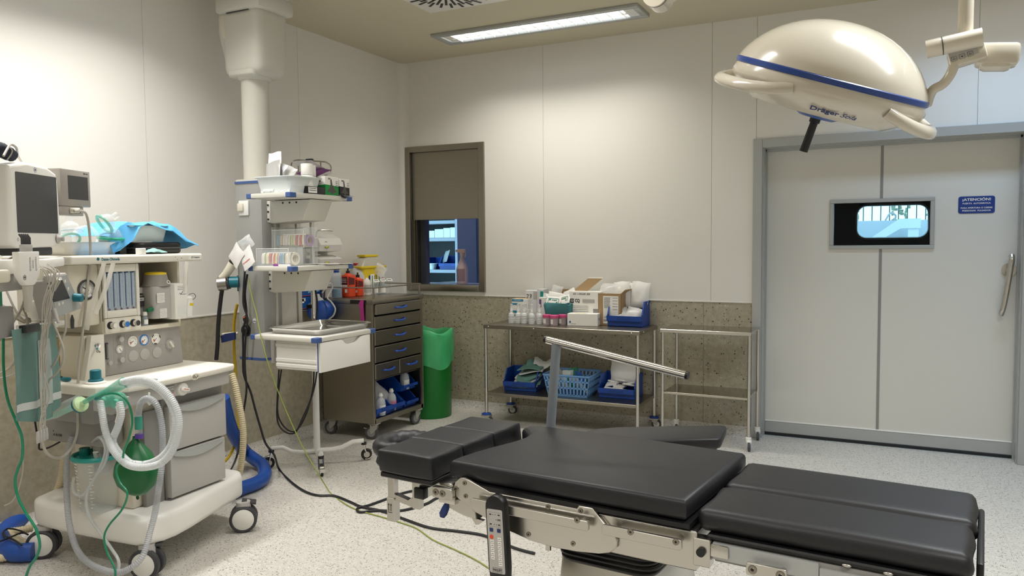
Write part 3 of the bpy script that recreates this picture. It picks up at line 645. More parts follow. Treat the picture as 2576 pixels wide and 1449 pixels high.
for y, cl in ((.077, M.white), (.140, mat('knob_blue', '#2f78c4', .4)), (.198, M.dark)):
    B(M.black).lathe([(.017, 0), (.017, .004), (0, .004)], 20, axis((-.259, y - .004, 1.080), (1, 0, 0))).part('knob_seat', kb)
    b = B(M.chrome); b.lathe([(.0135, 0), (.0135, .024), (.012, .027)], 20, axis((-.257, y, 1.080), (1, 0, 0))); b.use(cl).lathe([(.0125, .0265), (0, .028)], 20, axis((-.257, y, 1.080), (1, 0, 0))); b.part('flow_knob', kb)
def gauge(par, y, z, r, x=-.270, ring=M.white, marks=12, needle=130):
    b = B(ring); b.lathe([(r * 1.25, 0), (r * 1.25, .003), (r, .0045), (r, .003)], 28, axis((x, y, z), (1, 0, 0))); g_ = b.part('gauge', par)
    b = B(M.paper); b.lathe([(r, .0032), (0, .0034)], 28, axis((x, y, z), (1, 0, 0))); b.part('gauge_face', g_)
    b = B(M.ink)
    for i in range(marks):
        a = rad(225 - 270 * i / (marks - 1)); b.box((x + .004, y + cos(a) * r * .8, z + sin(a) * r * .8), (.0006, r * .22, r * .06), rot=(math.degrees(a), 0, 0))
    a = rad(needle); b.tube([(x + .0045, y - cos(a) * r * .2, z - sin(a) * r * .2), (x + .0045, y + cos(a) * r * .7, z + sin(a) * r * .7)], r * .05, 5); b.part('gauge_marks', g_); return g_
gg = gauge(am, -.018, 1.245, .036, x=-.284, ring=M.dark, marks=26, needle=150)
b = B(M.ink)
for rr_ in (.022, .0345): b.lathe([(rr_, .0038), (rr_ - .0012, .0039)], 32, axis((-.284, -.018, 1.245), (1, 0, 0)))
b.part('gauge_ring', gg)
# recess fittings
b = B(M.greyd); b.bx(-.52, -.33, .25, .33, 1.10, 1.20, .003); b.use(M.dark).bx(-.33, -.325, .252, .32, 1.145, 1.195); rf = b.part('back_bar', am)
b = B(M.grey); b.box((-.322, .293, 1.18), (.004, .04, .016)); b.use(M.ink).prism([(.276, 1.175), (.284, 1.175), (.28, 1.183)], .0006, Xf(-.3198)); b.box((-.3196, .297, 1.180), (.0006, .014, .002)); b.part('bar_label', am)
B(M.grey).bx(-.44, -.33, .275, .34, 1.207, 1.235, .003).part('bar_block', am)
b = B(mat('smoke_plastic', '#8a8578', .3, alpha=.5)); b.tube([(-.5, .28, 1.265), (-.5, .285, 1.295), (-.5, .31, 1.305), (-.5, .335, 1.30), (-.5, .34, 1.27)], .006, 8, sm=4, flat=2); b.part('hose_clip', am)
# grey control panel under the recess
b = B(mat('panel_grey', '#a5a19d', .4)); b.prism([(.047, .850), (.511, .850), (.492, 1.038), (.047, 1.038)], .006, Xf(-.298), r=.0015); cpn = b.part('control_panel', am)
bl_ = mat('gauge_blue', '#2c7cc9', .4)
for y, z, rg, nd in ((.214, .990, M.white, 210), (.279, .989, bl_, 225), (.346, .987, M.white, 230)):
    gauge(cpn, y, z, .0205, x=-.292, ring=rg, marks=9, needle=nd)
b = B(M.ink); 
for a in (95, 215, 335): b.lathe([(.0265, .0046), (.0215, .0047)], 5, axis((-.292, .346, .987), (1, 0, 0)), a0=rad(a - 18), a1=rad(a + 18))
b.use(M.orange)
for y, z in ((.214, .990), (.279, .989), (.346, .987)): b.box((-.2878, y - .012, z - .006), (.0006, .005, .010))
b.part('gauge_band', cpn)
for y, z in ((.216, .921), (.281, .921), (.352, .919)): B(M.grey).lathe([(.027, 0), (.027, .002), (.025, .003), (0, .0035)], 28, axis((-.292, y, z), (1, 0, 0))).part('blanking_cap', cpn)
B(M.greyd).bx(-.2925, -.2918, .19, .40, .9535, .9545).part('panel_line', cpn)
b = B(M.grey); b.lathe([(.024, 0), (.024, .003), (.020, .012), (0, .012)], 24, axis((-.292, .427, .950), (1, 0, 0))); sw_ = b.part('system_switch', cpn)
B(M.cream2).box((-.276, .427, .950), (.012, .010, .036), .003, rot=(35, 0, 0)).part('switch_lever', sw_)
b = B(M.greyd)
for y0, y1, z0, z1 in ((.112, .172, .892, .8926), (.112, .172, 1.030, 1.0306)): b.bx(-.2925, -.2916, y0, y1, z0, z1)
for y in (.112, .1716): b.bx(-.2925, -.2916, y, y + .0006, .892, 1.0306)
b.part('suction_outline', cpn)
for y, z in ((.145, 1.008), (.145, .914)): B(M.grey).lathe([(.014, 0), (.0125, .016), (0, .017)], 18, axis((-.292, y, z), (1, 0, 0))).part('suction_knob', cpn)
gauge(cpn, .142, .963, .0165, x=-.292, ring=M.grey, marks=9, needle=300)
b = B(M.dark); b.bx(-.2925, -.286, .068, .082, .925, 1.000, .002); b.use(M.clear).cyl((-.285, .075, .93), (-.285, .075, .995), .005, n=8); am_f = b.part('auxiliary_flowmeter', cpn)
B(M.grey).lathe([(.011, 0), (.010, .014), (0, .015)], 16, axis((-.292, .084, .908), (1, 0, 0))).part('auxiliary_knob', am_f)
b = B(M.chrome); b.tube([(-.258, .004, .998), (-.235, -.018, .988)], .0055, 8); b.tube([(-.262, .0075, 1.0), (-.256, .003, .997)], .012, 12); b.part('oxygen_outlet', am)
b = B(M.ink); b.text('O₂', .016, fr((-.2638, .012, .972), (0, 1, 0), UP)); b.part('oxygen_label', am)
# top shelf with lettering
b = B(M.cream2); b.bx(-.68, -.235, -.125, .606, 1.356, 1.394, .010, 3); sh = b.part('top_shelf', am)
b = B(M.cream); b.bx(-.655, -.262, -.10, .58, 1.3935, 1.3955); b.part('shelf_mat', sh)
b = B(M.teal); b.text('Datex-Ohmeda', .0175, Xf(-.2346) @ Mx.Translation((.068, 1.376, 0)), fit=.092, bold=.0004); b.lathe([(.0068, 0), (.0068, .0005), (0, .0005)], 16, axis((-.2349, .005, 1.378), (1, 0, 0))); b.part('maker_lettering', sh)
b = B(M.paper); b.box((-.2347, .552, 1.375), (.0008, .082, .022)); b.use(M.ink).text('S/5 Aespire', .0135, Xf(-.2340) @ Mx.Translation((.556, 1.375, 0)), fit=.056, shear=.25); b.box((-.2347, .468, 1.373), (.0006, .008, .002)); b.box((-.2347, .442, 1.368), (.0006, .002, .004)).box((-.2347, .43, 1.378), (.0006, .002, .005)); b.part('model_lettering', sh)
M.strap = mat('clear_hanging_strap', '#e9e4da', .3, alpha=.5)
b = B(M.strap)
for P_ in ([(-.225,.026,1.360),(-.225,-.012,1.261),(-.225,-.056,1.126),(-.225,-.072,1.076)], [(-.220,.068,1.359),(-.220,.030,1.259),(-.220,-.031,1.141)], [(-.225,.491,1.355),(-.225,.478,1.293),(-.225,.464,1.206)]): b.tube(P_, .009, 6, flat=.15, sm=3)
b.tube([(-.240,.500,1.355),(-.240,.510,1.291),(-.240,.500,1.233),(-.240,.479,1.204)], .0012, 5, sm=4)
b.part('hanging_strap', am)
# ------------ vaporiser hanging in the recess
t = thing('vaporiser', 'grey anaesthetic vaporiser with yellow topped dial in the machine recess', 'vaporiser', (AX, AY, 0), AR)
b = B(M.grey); b.prism(rrect(-.37, -.255, .318, .437, .03), .155, Mx.Translation((0, 0, 1.085)), r=.004); b.part('body', t)
b = B(mat('dial_grey', '#8f8a84', .45)); b.lathe([(.066, 0), (.060, .012), (.050, .055), (0, .055)], 32, Mx.Translation((-.312, .378, 1.24))); dl = b.part('dial', t)
b = B(M.yellow); b.lathe([(.0505, .050), (.048, .064), (.03, .068), (0, .068)], 32, Mx.Translation((-.312, .378, 1.24))); b.part('dial_cap', dl)
b = B(M.white); b.lathe([(.010, 0), (.010, .001), (.006, .001)], 16, axis((-.254, .40, 1.258), (1, 0, .25))); b.part('dial_mark', dl)
b = B(M.paper); b.box((-.2545, .352, 1.185), (.001, .044, .046)); b.box((-.2545, .365, 1.11), (.001, .040, .044))
for y, z, w_ in ((.352, 1.185, .038), (.365, 1.11, .034)): lines(b.use(M.ink), Xf(-.2538) @ Mx.Translation((y, z, 0)), w_, (6, .016, .0065), seed=int(y * 1000))
b.part('data_label', t)
b = B(M.white); b.bx(-.33, -.228, .412, .492, 1.075, 1.250, .006); fb = b.part('filler_block', t)
b = B(M.ink); lines(b, Xf(-.2275) @ Mx.Translation((.455, 1.225, 0)), .05, (3, .01, .008), .0018, seed=4); b.tube([(-.2272, .442, 1.203), (-.2272, .448, 1.196), (-.2272, .462, 1.21)], .0012, 4); b.box((-.2275, .465, 1.196), (.0006, .036, .0012)); b.part('filler_print', fb)
b = B(M.clear); b.bx(-.230, -.222, .428, .478, 1.09, 1.14, .002); b.part('sight_glass', fb)
b = B(M.white); b.prism([(.478, 1.082), (.510, 1.080), (.518, 1.165), (.488, 1.168)], .04, Xf(-.26), r=.004); b.lathe([(.021, 0), (.021, .012), (.014, .018), (0, .018)], 20, axis((-.24, .505, 1.165), (.1, -.1, 1))); fc = b.part('filler_spout', t)
b = B(M.yellow); b.box((-.2195, .507, 1.142), (.001, .022, .013), rot=(-8, 0, 0)); b.part('agent_label', fc)
b = B(M.dark); b.tube([(-.24, .51, 1.19), (-.235, .535, 1.195), (-.235, .55, 1.18), (-.24, .54, 1.165), (-.245, .52, 1.165)], .0014, 5, sm=4); b.part('cap_tether', fc)
# small bottle in the recess
t = thing('medicine_bottle', 'small clear vial with a green cap in the machine recess', 'bottle', (AX, AY, 0), AR)
b = B(M.clearb); b.lathe([(0, 0), (.0135, 0), (.0135, .038), (.008, .046), (.008, .05)], 16, Mx.Translation((-.287, .285, 1.0565))); b.part('glass_body', t)
b = B(M.paper); b.lathe([(.0138, .008), (.0138, .030)], 12, Mx.Translation((-.287, .285, 1.0565)), a0=-1, a1=1.6); b.part('paper_label', t)
b = B(M.white); b.lathe([(.011, .048), (.011, .066), (0, .066)], 16, Mx.Translation((-.287, .285, 1.0565))); b.part('neck', t)
b = B(mat('bottle_green', '#0d6b42', .4)); b.tube([(-.275, .288, 1.128), (-.275, .318, 1.133)], .0105, 12); b.part('cap', t)
# ------------ things on the machine's top shelf
t = thing('mask_tray', 'white plastic tray full of clear face masks on the machine shelf', 'tray', (AX, AY, 0), AR)
def tray(b, x0, x1, y0, y1, z0, z1, w_=.006, fl=.018):
    """thin walled open tray flaring upwards"""
    n_ = []
    for (r_, z, i_) in ((0, z0, 0), (fl, z1, 0), (fl + .006, z1 + .001, 0), (fl - w_, z1 + .001, 0), (0 - w_, z0 + w_, 0)):
        n_.append([(p[0], p[1], z) for p in rrect(x0 - r_, x1 + r_, y0 - r_, y1 + r_, .025 + max(r_, -.01))])
    m = len(n_[0])
    vs = [p for r_ in n_ for p in r_]; fs = [[k * m + i, k * m + (i + 1) % m, (k + 1) * m + (i + 1) % m, (k + 1) * m + i] for k in range(4) for i in range(m)]
    fs += [list(range(m))[::-1], [4 * m + i for i in range(m)]]; return b.add(vs, fs)
tray(B(M.white), -.56, -.345, -.06, .195, 1.397, 1.452).part('tub', t)
def mask(b, X, r=.045, tint=None):
    b.use(M.clear).lathe([(r * .98, 0), (r * .95, r * .25), (r * .7, r * .75), (r * .32, r * 1.0), (r * .30, r * 1.0)], 20, X, sc=(1, .85)); b.lathe([(r * .30, r * .98), (r * .30, r * 1.5), (r * .26, r * 1.5)], 14, X)
    b.use(tint or M.tealc).tube([(r * cos(a), r * .86 * sin(a), 0) for a in [2 * pi * i / 24 for i in range(24)]], r * .14, 8, closed=True, X=X)
for i, (px_, py_, z, dr_, r_, lb) in enumerate((
    (-.36, .145, 1.535, (.25, .75, .62), .050, 'clear mask with teal rim tilted on top of the mask tray'),
    (-.36, .175, 1.470, (.1, .0, 1), .052, 'clear dome mask lying flat with teal rim at the tray end'),
    (-.39, .07, 1.476, (.7, -.3, .5), .056, 'large clear mask in the middle of the mask tray'),
    (-.42, .02, 1.500, (-.2, .1, 1), .046, 'clear bluish mask standing up at the back of the tray'),
    (-.37, -.025, 1.462, (.5, -.7, .7), .042, 'pale green mask low at the left end of the tray'))):
    mk = thing('face_mask', lb, 'mask', (AX, AY, 0), AR, 'clear face masks')
    b = B(); mask(b, axis((px_, py_, z), dr_), r_, (M.tealc, mat('teal_rim', '#2aa083', .3), M.clear, M.clearb, M.tealc)[i])
    cs = b.ms; 
    b.part('dome', mk)
# black stand and drape covered basin
B(M.black).bx(-.40, -.34, .205, .245, 1.396, 1.462, .006).thing('black_box', 'small upright black box between the mask tray and the blue drape', 'box')
_o = bpy.data.objects['black_box']; _m = Mx.Translation((AX, AY, 0)) @ Mx.Rotation(rad(AR), 4, 'Z'); _o.location = _m @ _o.location; _o.rotation_euler = (0, 0, rad(AR))
t = thing('instrument_case', 'flat black zipped case on the machine shelf under the basin', 'case', (AX, AY, 0), AR)
b = B(M.black); b.prism(rrect(-.60, -.31, .275, .565, .05), .056, Mx.Translation((0, 0, 1.396)), r=.014, seg=3); b.part('shell', t)
B(M.dark).tube([(p[0], p[1], 1.424) for p in rrect(-.601, -.309, .274, .566, .05)], .003, 6, closed=True).part('zip', t)
t = thing('basin', 'pale translucent plastic basin under the blue drape', 'basin', (AX, AY, 0), AR)
tray(B(mat('pale_basin', '#cfdcdc', .4)), -.57, -.345, .265, .475, 1.455, 1.530, .004, .02).part('tub', t)
drp = mat('blue_drape', '#57a9dc', .75, bump=.4, bscale=25)
b = B(drp); rnd = random.Random(5); rows = []
xs_ = [-.60, -.54, -.47, -.40, -.345, -.318, -.315]; ysd = [.15, .185, .22, .26, .30, .35, .40, .45, .50, .535, .57, .61, .66]
for i, x in enumerate(xs_):
    r_ = []
    for j, y in enumerate(ysd):
        z = 1.545 + .006 * sin(j * 1.7 + i) + rnd.uniform(-.003, .003)
        if i >= 5: z -= .028 + .018 * sin(j * .9) + (.045 if j < 4 else 0)
        if j <= 2: z -= (3 - j) * .022
        if j >= 9: z -= (y - .50) * (.72 + .10 * sin(i))
        r_.append((x + .004 * sin(j * 2.1), y, z))
    rows.append(r_)
b.grid(rows, .0012); dp_ = b.thing('surgical_drape', 'light blue paper drape spread over the basin on the machine shelf', 'drape', (AX, AY, 0), AR, smooth=50)
b = B(drp); b.bx(-.60, -.27, -.02, .16, 1.3958, 1.3966); b.thing('absorbent_sheet', 'blue absorbent sheet lying under the mask tray', 'sheet', (AX, AY, 0), AR)
b = B(M.paper); b.lathe([(0, 0), (.022, 0), (.022, .026), (.02, .028), (.012, .028), (.012, .004), (0, .004)], 24); b.thing('tape_roll', 'white tape roll at the front edge of the machine shelf', 'tape', tuple(_m @ V((-.272, .262, 1.3955))))
b = B(mat('teal_wrapper', '#9fc9c4', .3, alpha=.75, bump=.6, bscale=30)); rnd = random.Random(3)
b.grid([[(-.30 + i * .012 + .003 * sin(j), .285 + j * .016, 1.400 + .018 * sin(pi * i / 4) * sin(pi * j / 7) + rnd.uniform(0, .006)) for j in range(8)] for i in range(5)], .002)
b.thing('wrapped_pack', 'crumpled teal and clear wrapped pack beside the tape roll', 'package', (AX, AY, 0), AR)
# ---------------------------------------------------------------- monitors on the near side of the machine
GX, GY, GR = .900, -3.861, 28
t = thing('patient_monitor', 'large white patient monitor with a dark blank screen at the left edge', 'monitor', (GX, GY, 0), GR)
b = B(M.white); b.prism([(-.158, 1.44), (-.12, 1.428), (.12, 1.432), (.170, 1.446), (.176, 1.47), (.164, 1.71), (.155, 1.735), (.09, 1.757), (-.05, 1.762), (-.155, 1.742), (-.165, 1.72), (-.172, 1.46)], .10, fr((-.10, 0, 0), (0, 1, 0), UP), r=.014, seg=3); b.part('housing', t)
B(M.screen).prism(rrect(-.126, .148, 1.488, 1.7195, .004, 2), .002, fr((-.0005, 0, 0), (0, 1, 0), UP)).part('screen', t)
b = B(M.grey); b.lathe([(.020, 0), (.014, .006), (.010, .014), (.012, .022), (0, .024)], 20, axis((.0, .145, 1.466), (1, .2, 0))); b.part('trim_knob', t)
b = B(M.inkb); b.text('GE', .010, fr((.0008, .005, 1.737), (0, 1, 0), UP)); b.lathe([(.010, 0), (.0088, .0003)], 20, axis((.0004, .005, 1.737), (1, 0, 0))); b.lathe([(.006, 0), (.0048, .0003)], 16, axis((.0004, -.125, 1.462), (1, 0, 0))); b.part('maker_badge', t)
b = B(M.dark); b.bx(-.09, -.02, -.10, .14, 1.40, 1.432, .006); b.part('mount', t)
B(M.steel).tube([(-.05, .07, 1.42), (-.05, .09, 1.34)], .008, 8).tube([(-.05, .02, 1.42), (-.05, .045, 1.34)], .006, 8).part('mount_arm', t)
SX, SY, SR = .772, -3.607, 20
t = thing('gas_monitor', 'small warm grey display with dark screen beside the large monitor', 'monitor', (SX, SY, 0), SR)
gm = mat('warm_grey_housing', '#a8a39b', .42)
b = B(gm); b.bx(-.06, 0, -.092, .100, 1.606, 1.764, .005, 2); b.part('housing', t)
B(M.screen).bx(-.001, .0008, -.046, .082, 1.636, 1.737).part('screen', t)
b = B(gm); b.bx(-.055, -.004, -.090, .054, 1.566, 1.606, .004); b.part('connector_bay', t)
b = B(M.dark); b.prism(rrect(-.035, .035, 1.578, 1.596, .008), .001, fr((-.0035, 0, 0), (0, 1, 0), UP)); b.part('socket_recess', t)
b = B(M.ink); b.box((.0004, .06, 1.751), (.0006, .008, .006)).box((.0004, .076, 1.751), (.0006, .016, .003)); b.part('print', t)
b = B(M.cream); b.tube([(-.002, -.03, 1.588), (.02, -.028, 1.588), (.03, -.02, 1.588)], .011, 12); pl = b.part('plug', t)
b = B(M.cable); b.tube([(.030,-.056,1.584),(.030,-.008,1.586),(.030,.022,1.572),(.030,.037,1.511),(.030,.040,1.399),(.030,.018,1.295),(.030,.003,1.226),(.030,-.019,1.124),(.030,-.043,1.024),(.030,-.067,.924),(.050,-.106,.812),(.060,-.125,.731),(.060,-.135,.648),(.060,-.178,.592),(.060,-.246,.574),(.060,-.316,.613),(.050,-.330,.681),(.050,-.310,.727)], .0055, 8, sm=5); b.part('cable', t)
# shelf arm, rail and module rack under the monitor
t = thing('monitor_bracket', 'white rail and bracket under the large monitor hung with cables', 'bracket', (GX, GY, 0), GR)
b = B(M.white); b.bx(.0, .06, -.44, -.17, 1.335, 1.388, .006); b.part('rail', t)
B(M.white).prism(rrect(-.20, -.10, 1.30, 1.385, .02), .02, fr((.07, 0, 0), (0, 1, 0), UP), r=.004).part('rail_end', t)
for y in (-.40, -.20): B(M.cream).bx(.055, .12, y - .04, y + .03, 1.31, 1.355, .01).part('hook_block', t)
B(M.white).box((.02, -.02, 1.367), (.07, .22, .035), .006, rot=(3, 0, 0)).part('handle_bar', t)
b = B(M.grey); b.bx(-.06, .01, -.46, -.10, 1.27, 1.335, .006).bx(-.04, .0, -.33, -.27, 1.12, 1.28, .004); b.part('support', t)
b = B(M.greyd); b.bx(-.06, .02, -.42, -.20, 1.10, 1.215, .008); b.part('rear_box', t)
b = B(M.white); b.bx(-.08, -.02, .06, .14, 1.13, 1.215, .01).cyl((-.03, .11, 1.10), (-.03, .11, 1.24), .03, n=20).bx(-.08, .02, -.04, .15, 1.108, 1.126, .006); b.part('swivel', t)
B(M.steel).tube([(-.1, .08, 1.13), (-.22, .16, 1.16), (-.30, .22, 1.18)], .016, 10).part('link_arm', t)
t = thing('ecg_module', 'white cable junction module with a grey comb of lead plugs under the monitor', 'cable module', (GX, GY, 0), GR)
b = B(M.white); b.prism([(-.37, 1.416), (-.245, 1.416), (-.25, 1.335), (-.275, 1.300), (-.285, 1.295), (-.325, 1.295), (-.335, 1.300), (-.365, 1.335)], .026, fr((.122, 0, 0), (0, 1, 0), UP), r=.005); b.part('body', t)
b = B(M.cable); b.prism([(-.328, 1.297), (-.282, 1.297), (-.295, 1.23), (-.298, 1.20), (-.318, 1.20), (-.322, 1.23)], .018, fr((.126, 0, 0), (0, 1, 0), UP), r=.004); b.part('strain_relief', t)
b = B(M.grey); b.bx(.128, .142, -.335, -.275, 1.414, 1.442, .003); cb = b.part('lead_block', t)
for i in range(5): B(M.dark).tube([(.135, -.328 + i * .012, 1.44), (.135, -.328 + i * .012, 1.465), (.125, -.325 + i * .012, 1.478)], .0035, 6).part('lead_plug', cb)
b = B(M.ink)
for i, (y, n_) in enumerate(((-.305, 4), (-.288, 3), (-.270, 5))):
    lines(b, fr((.1485, y, 1.372), UP, (0, -1, 0)), .05 if n_ > 3 else .03, (2, .004, .005), .0015, seed=i + 2)
b.lathe([(.009, 0), (.0075, .0004)], 20, axis((.1484, -.342, 1.325), (1, 0, 0))); b.text('GE', .009, fr((.1487, -.342, 1.325), (0, 1, 0), UP)); b.part('print', t)
# ventilator control display, tilted
t = thing('ventilator_display', 'tilted grey ventilator display with dark screen and teal rotary knob', 'display', (GX, GY, 0), GR)
Q = [(.100,-.135,1.324),(.100,.017,1.329),(.100,.128,1.176),(.100,-.070,1.152)]
def quad(b, q, x0, x1, r=0, inset=0):
    c_ = [sum(p[1] for p in q) / 4, sum(p[2] for p in q) / 4]
    pl_ = [(p[1] + (c_[0] - p[1]) * inset, p[2] + (c_[1] - p[2]) * inset) for p in q][::-1]
    return b.prism(pl_, x1 - x0, fr((x0, 0, 0), (0, 1, 0), UP), r=r)
quad(B(M.grey), Q, .03, .10, .008).part('housing', t)
quad(B(M.alu), Q, .099, .1015, 0, .10).part('face_plate', t)
quad(B(M.screen), [(.100,-.124,1.295),(.100,-.022,1.302),(.100,.027,1.226),(.100,-.087,1.219)], .101, .103).part('screen', t)
b = B(M.teal); q = [(.100,.062,1.227)][0]; b.lathe([(.018, 0), (.0165, .03), (.013, .034), (0, .034)], 24, axis((.10, q[1], q[2]), (1, .1, -.1))); b.part('rotary_knob', t)
quad(B(M.paper), [(.100,-.066,1.314),(.100,-.027,1.314),(.100,-.020,1.299),(.100,-.059,1.298)], .1015, .1022).part('sticker', t)
b = B(M.cream)
for p in [(.100,0.000,1.295),(.100,.021,1.264),(.100,-.049,1.208),(.100,-.023,1.211)]: b.ball((.1015, p[1], p[2]), (.001, .006, .007), 6)
b.part('soft_key', t)
# ------------ cables of the left cluster
def cable(name, label, pts, r, m, cat='cable', group=None, sm=6, corr=None, n=8, loc=None):
    b = B(m); b.tube(pts, r, n, sm=sm, corr=corr); return b.thing(name, label, cat, None, 0, group)
root = thing('lead_bundle', 'bundle of thin grey monitoring leads hanging below the monitor rail', 'cable bundle', (GX, GY, 0), GR)
rnd = random.Random(11)
for i in range(9):
    j = lambda s_: rnd.uniform(-s_, s_)
    y0 = -.19 + i * .011
    P_ = [(.10, y0, 1.36 + j(.01)), (.135, y0 + j(.01), 1.33), (.12, -.165 + j(.03), 1.22), (.10, -.155 + j(.025), 1.10), (.09, -.155 + j(.03), .98), (.09, -.15 + j(.03), .86), (.085, -.165 + j(.02), .78), (.085, -.185 + (i % 4) * .016, .735)]
    B(M.cable).tube(P_, .0022, 6, sm=5).part('lead', root)
for i in range(4): B(M.grey).prism([(-.008, 0), (.008, 0), (.009, .02), (.006, .045), (-.006, .045), (-.009, .02)], .008, fr((.082, -.20 + i * .018, .695), (0, 1, 0), UP), r=.002).part('lead_clip', root)
loops = [
 ([(-.262,-.340,1.401),(-.323,-.340,1.373),(-.349,-.340,1.309),(-.320,-.340,1.245),(-.266,-.340,1.167),(-.199,-.340,1.122),(-.156,-.340,1.076),(-.184,-.340,.988),(-.295,-.340,.926),(-.393,-.340,.901)], 'long grey cable looping from the junction module down to the left'),
 ([(-.187,-.360,1.311),(-.192,-.360,1.241),(-.212,-.360,1.194),(-.249,-.360,1.154),(-.300,-.360,1.104),(-.351,-.360,1.071)], 'grey cable falling from the white junction module towards the left edge'),
 ([(-.226,-.350,1.201),(-.199,-.350,1.154),(-.198,-.350,1.091),(-.238,-.350,1.027),(-.314,-.350,.951),(-.376,-.350,.926)], 'grey cable curving past the green bag towards the left edge'),
 ([(-.167,-.330,1.365),(-.184,-.330,1.310),(-.174,-.330,1.263),(-.135,-.330,1.251),(-.088,-.330,1.280),(-.030,-.330,1.304),(-.084,-.330,1.241)], 'loop of grey cable hooked in front of the ventilator display'),
 ([(-.145,-.330,1.380),(-.130,-.330,1.326),(-.122,-.330,1.279),(-.101,-.330,1.256),(-.085,-.330,1.218),(-.085,-.330,1.156),(-.044,-.330,1.079),(-.025,-.330,1.026),(-.040,-.330,.971),(-.099,-.330,.920),(-.157,-.330,.909),(-.186,-.330,.939),(-.167,-.330,1.011),(-.134,-.330,1.092)], 'grey finger sensor cable making a long loop beside the amber canister'),
 ([(-.032,-.310,1.171),(-.036,-.310,1.109),(-.053,-.310,1.077),(-.088,-.310,.997),(-.149,-.310,.938),(-.196,-.310,.927),(-.216,-.310,.974),(-.187,-.310,1.055)], 'grey hose looping under the ventilator display'),
 ([(-.127,-.320,1.240),(-.107,-.320,1.201),(-.102,-.320,1.162),(-.124,-.320,1.114),(-.196,-.320,1.064),(-.270,-.320,1.021),(-.334,-.320,.961),(-.422,-.320,.916)], 'grey cable crossing the green bag diagonally'),
 ([(-.204,-.300,1.022),(-.284,-.300,.888),(-.317,-.300,.821),(-.341,-.300,.753),(-.345,-.300,.687),(-.344,-.300,.637),(-.334,-.300,.572),(-.341,-.300,.505),(-.375,-.300,.426),(-.416,-.300,.376),(-.463,-.300,.353)], 'thin pale lead hanging down by the left wall'),
 ([(-.611,-.050,.643),(-.603,-.050,.598),(-.590,-.050,.554),(-.587,-.050,.517),(-.521,-.050,.533),(-.454,-.050,.563)], 'short black cable under the grey canister box'),
]
_am = Mx.Translation((AX, AY, 0)) @ Mx.Rotation(rad(AR), 4, 'Z')
for P_, lb in loops:
    P_ = [tuple(_am @ V(p)) for p in P_]
    cable('monitor_cable' if 'grey cable' in lb else ('breathing_line' if 'hose' in lb else 'thin_lead'), lb, P_, .0042 if 'thin' not in lb else .003, M.cableb if 'black' in lb else M.cable, 'cable')
b = B(M.grey); Pq = [(-.085,-.330,1.218),(-.071,-.330,1.187),(-.047,-.330,1.138)]; b.tube(Pq, [.007, .010, .005], 10); fs_ = b.thing('sensor_plug', 'grey probe plug with a blue band hanging in front of the ventilator display', 'plug', (AX, AY, 0), AR)
Pq = [(-.079,-.330,1.203),(-.072,-.330,1.181)]; B(mat('plug_blue', '#2f6fc0', .45)).tube(Pq, .0106, 10).part('band', fs_)
b = B(M.dark); Pq = [(-.274,-.100,1.142),(-.273,-.100,1.120),(-.275,-.100,1.084)]; b.tube(Pq, [.003, .008, .007], 10); b.thing('hose_plug', 'dark grey plug dangling under the display bracket', 'plug', (AX, AY, 0), AR)
Pq = [(-.242,-.420,1.313),(-.244,-.420,1.190),(-.240,-.420,1.082),(-.246,-.420,.957),(-.233,-.420,.849),(-.188,-.420,.759),(-.158,-.420,.699),(-.161,-.420,.621),(-.190,-.420,.571),(-.209,-.420,.522),(-.197,-.420,.460),(-.155,-.420,.402),(-.102,-.420,.347),(-.083,-.420,.287),(-.104,-.420,.237),(-.146,-.420,.191),(-.180,-.420,.129)]
cable('oxygen_line', 'long green oxygen tube hanging down the left edge to the floor', [Mx.Rotation(rad(AR), 4, 'Z') @ V(p) + V((AX, AY, 0)) for p in Pq], .0052, mat('green_tubing', '#17906a', .25, alpha=.85), 'tube')
# pouch and headphone like cuff on the monitor top
t = thing('blood_pressure_cuff', 'navy blood pressure cuff with a pale tube lying on top of the large monitor', 'cuff', (GX, GY, 0), GR)
b = B(mat('navy_cloth', '#1d2233', .8)); b.tube([(-.06, -.20, 1.785), (-.05, -.15, 1.80), (-.05, -.10, 1.795), (-.05, -.055, 1.785)], [.022, .03, .028, .024], 12, sm=3, flat=.9); b.ball((-.06, -.145, 1.835), .006, 6); b.part('cuff', t)
B(M.cable).tube([(.0, -.19, 1.77), (-.01, -.15, 1.80), (-.02, -.11, 1.822), (-.03, -.06, 1.815), (-.05, -.02, 1.79), (-.06, .02, 1.768)], .0045, 8, sm=5).part('tube', t)
B(M.cable).tube([(-.04, -.105, 1.765), (-.02, -.103, 1.80), (-.05, -.10, 1.828)], .003, 6, sm=3).part('strap', t)
cable('cuff_hose', 'pair of grey hoses and a navy cuff end at the left edge below the monitor', [(.814,-3.950,1.552),(.831,-3.950,1.513),(.838,-3.950,1.467),(.860,-3.950,1.482),(.872,-3.950,1.505),(.857,-3.950,1.513),(.829,-3.950,1.482),(.815,-3.950,1.436),(.834,-3.950,1.420)], .008, M.cable, 'hose')
b = B(mat('navy_cloth_b', '#1d2233', .8)); Pq = [(.791,-3.940,1.417),(.824,-3.940,1.439),(.862,-3.940,1.464)]; b.tube(Pq, [.012, .018, .010], 10); b.thing('cuff_end', 'navy cloth cuff end sticking out under the large monitor', 'cuff')
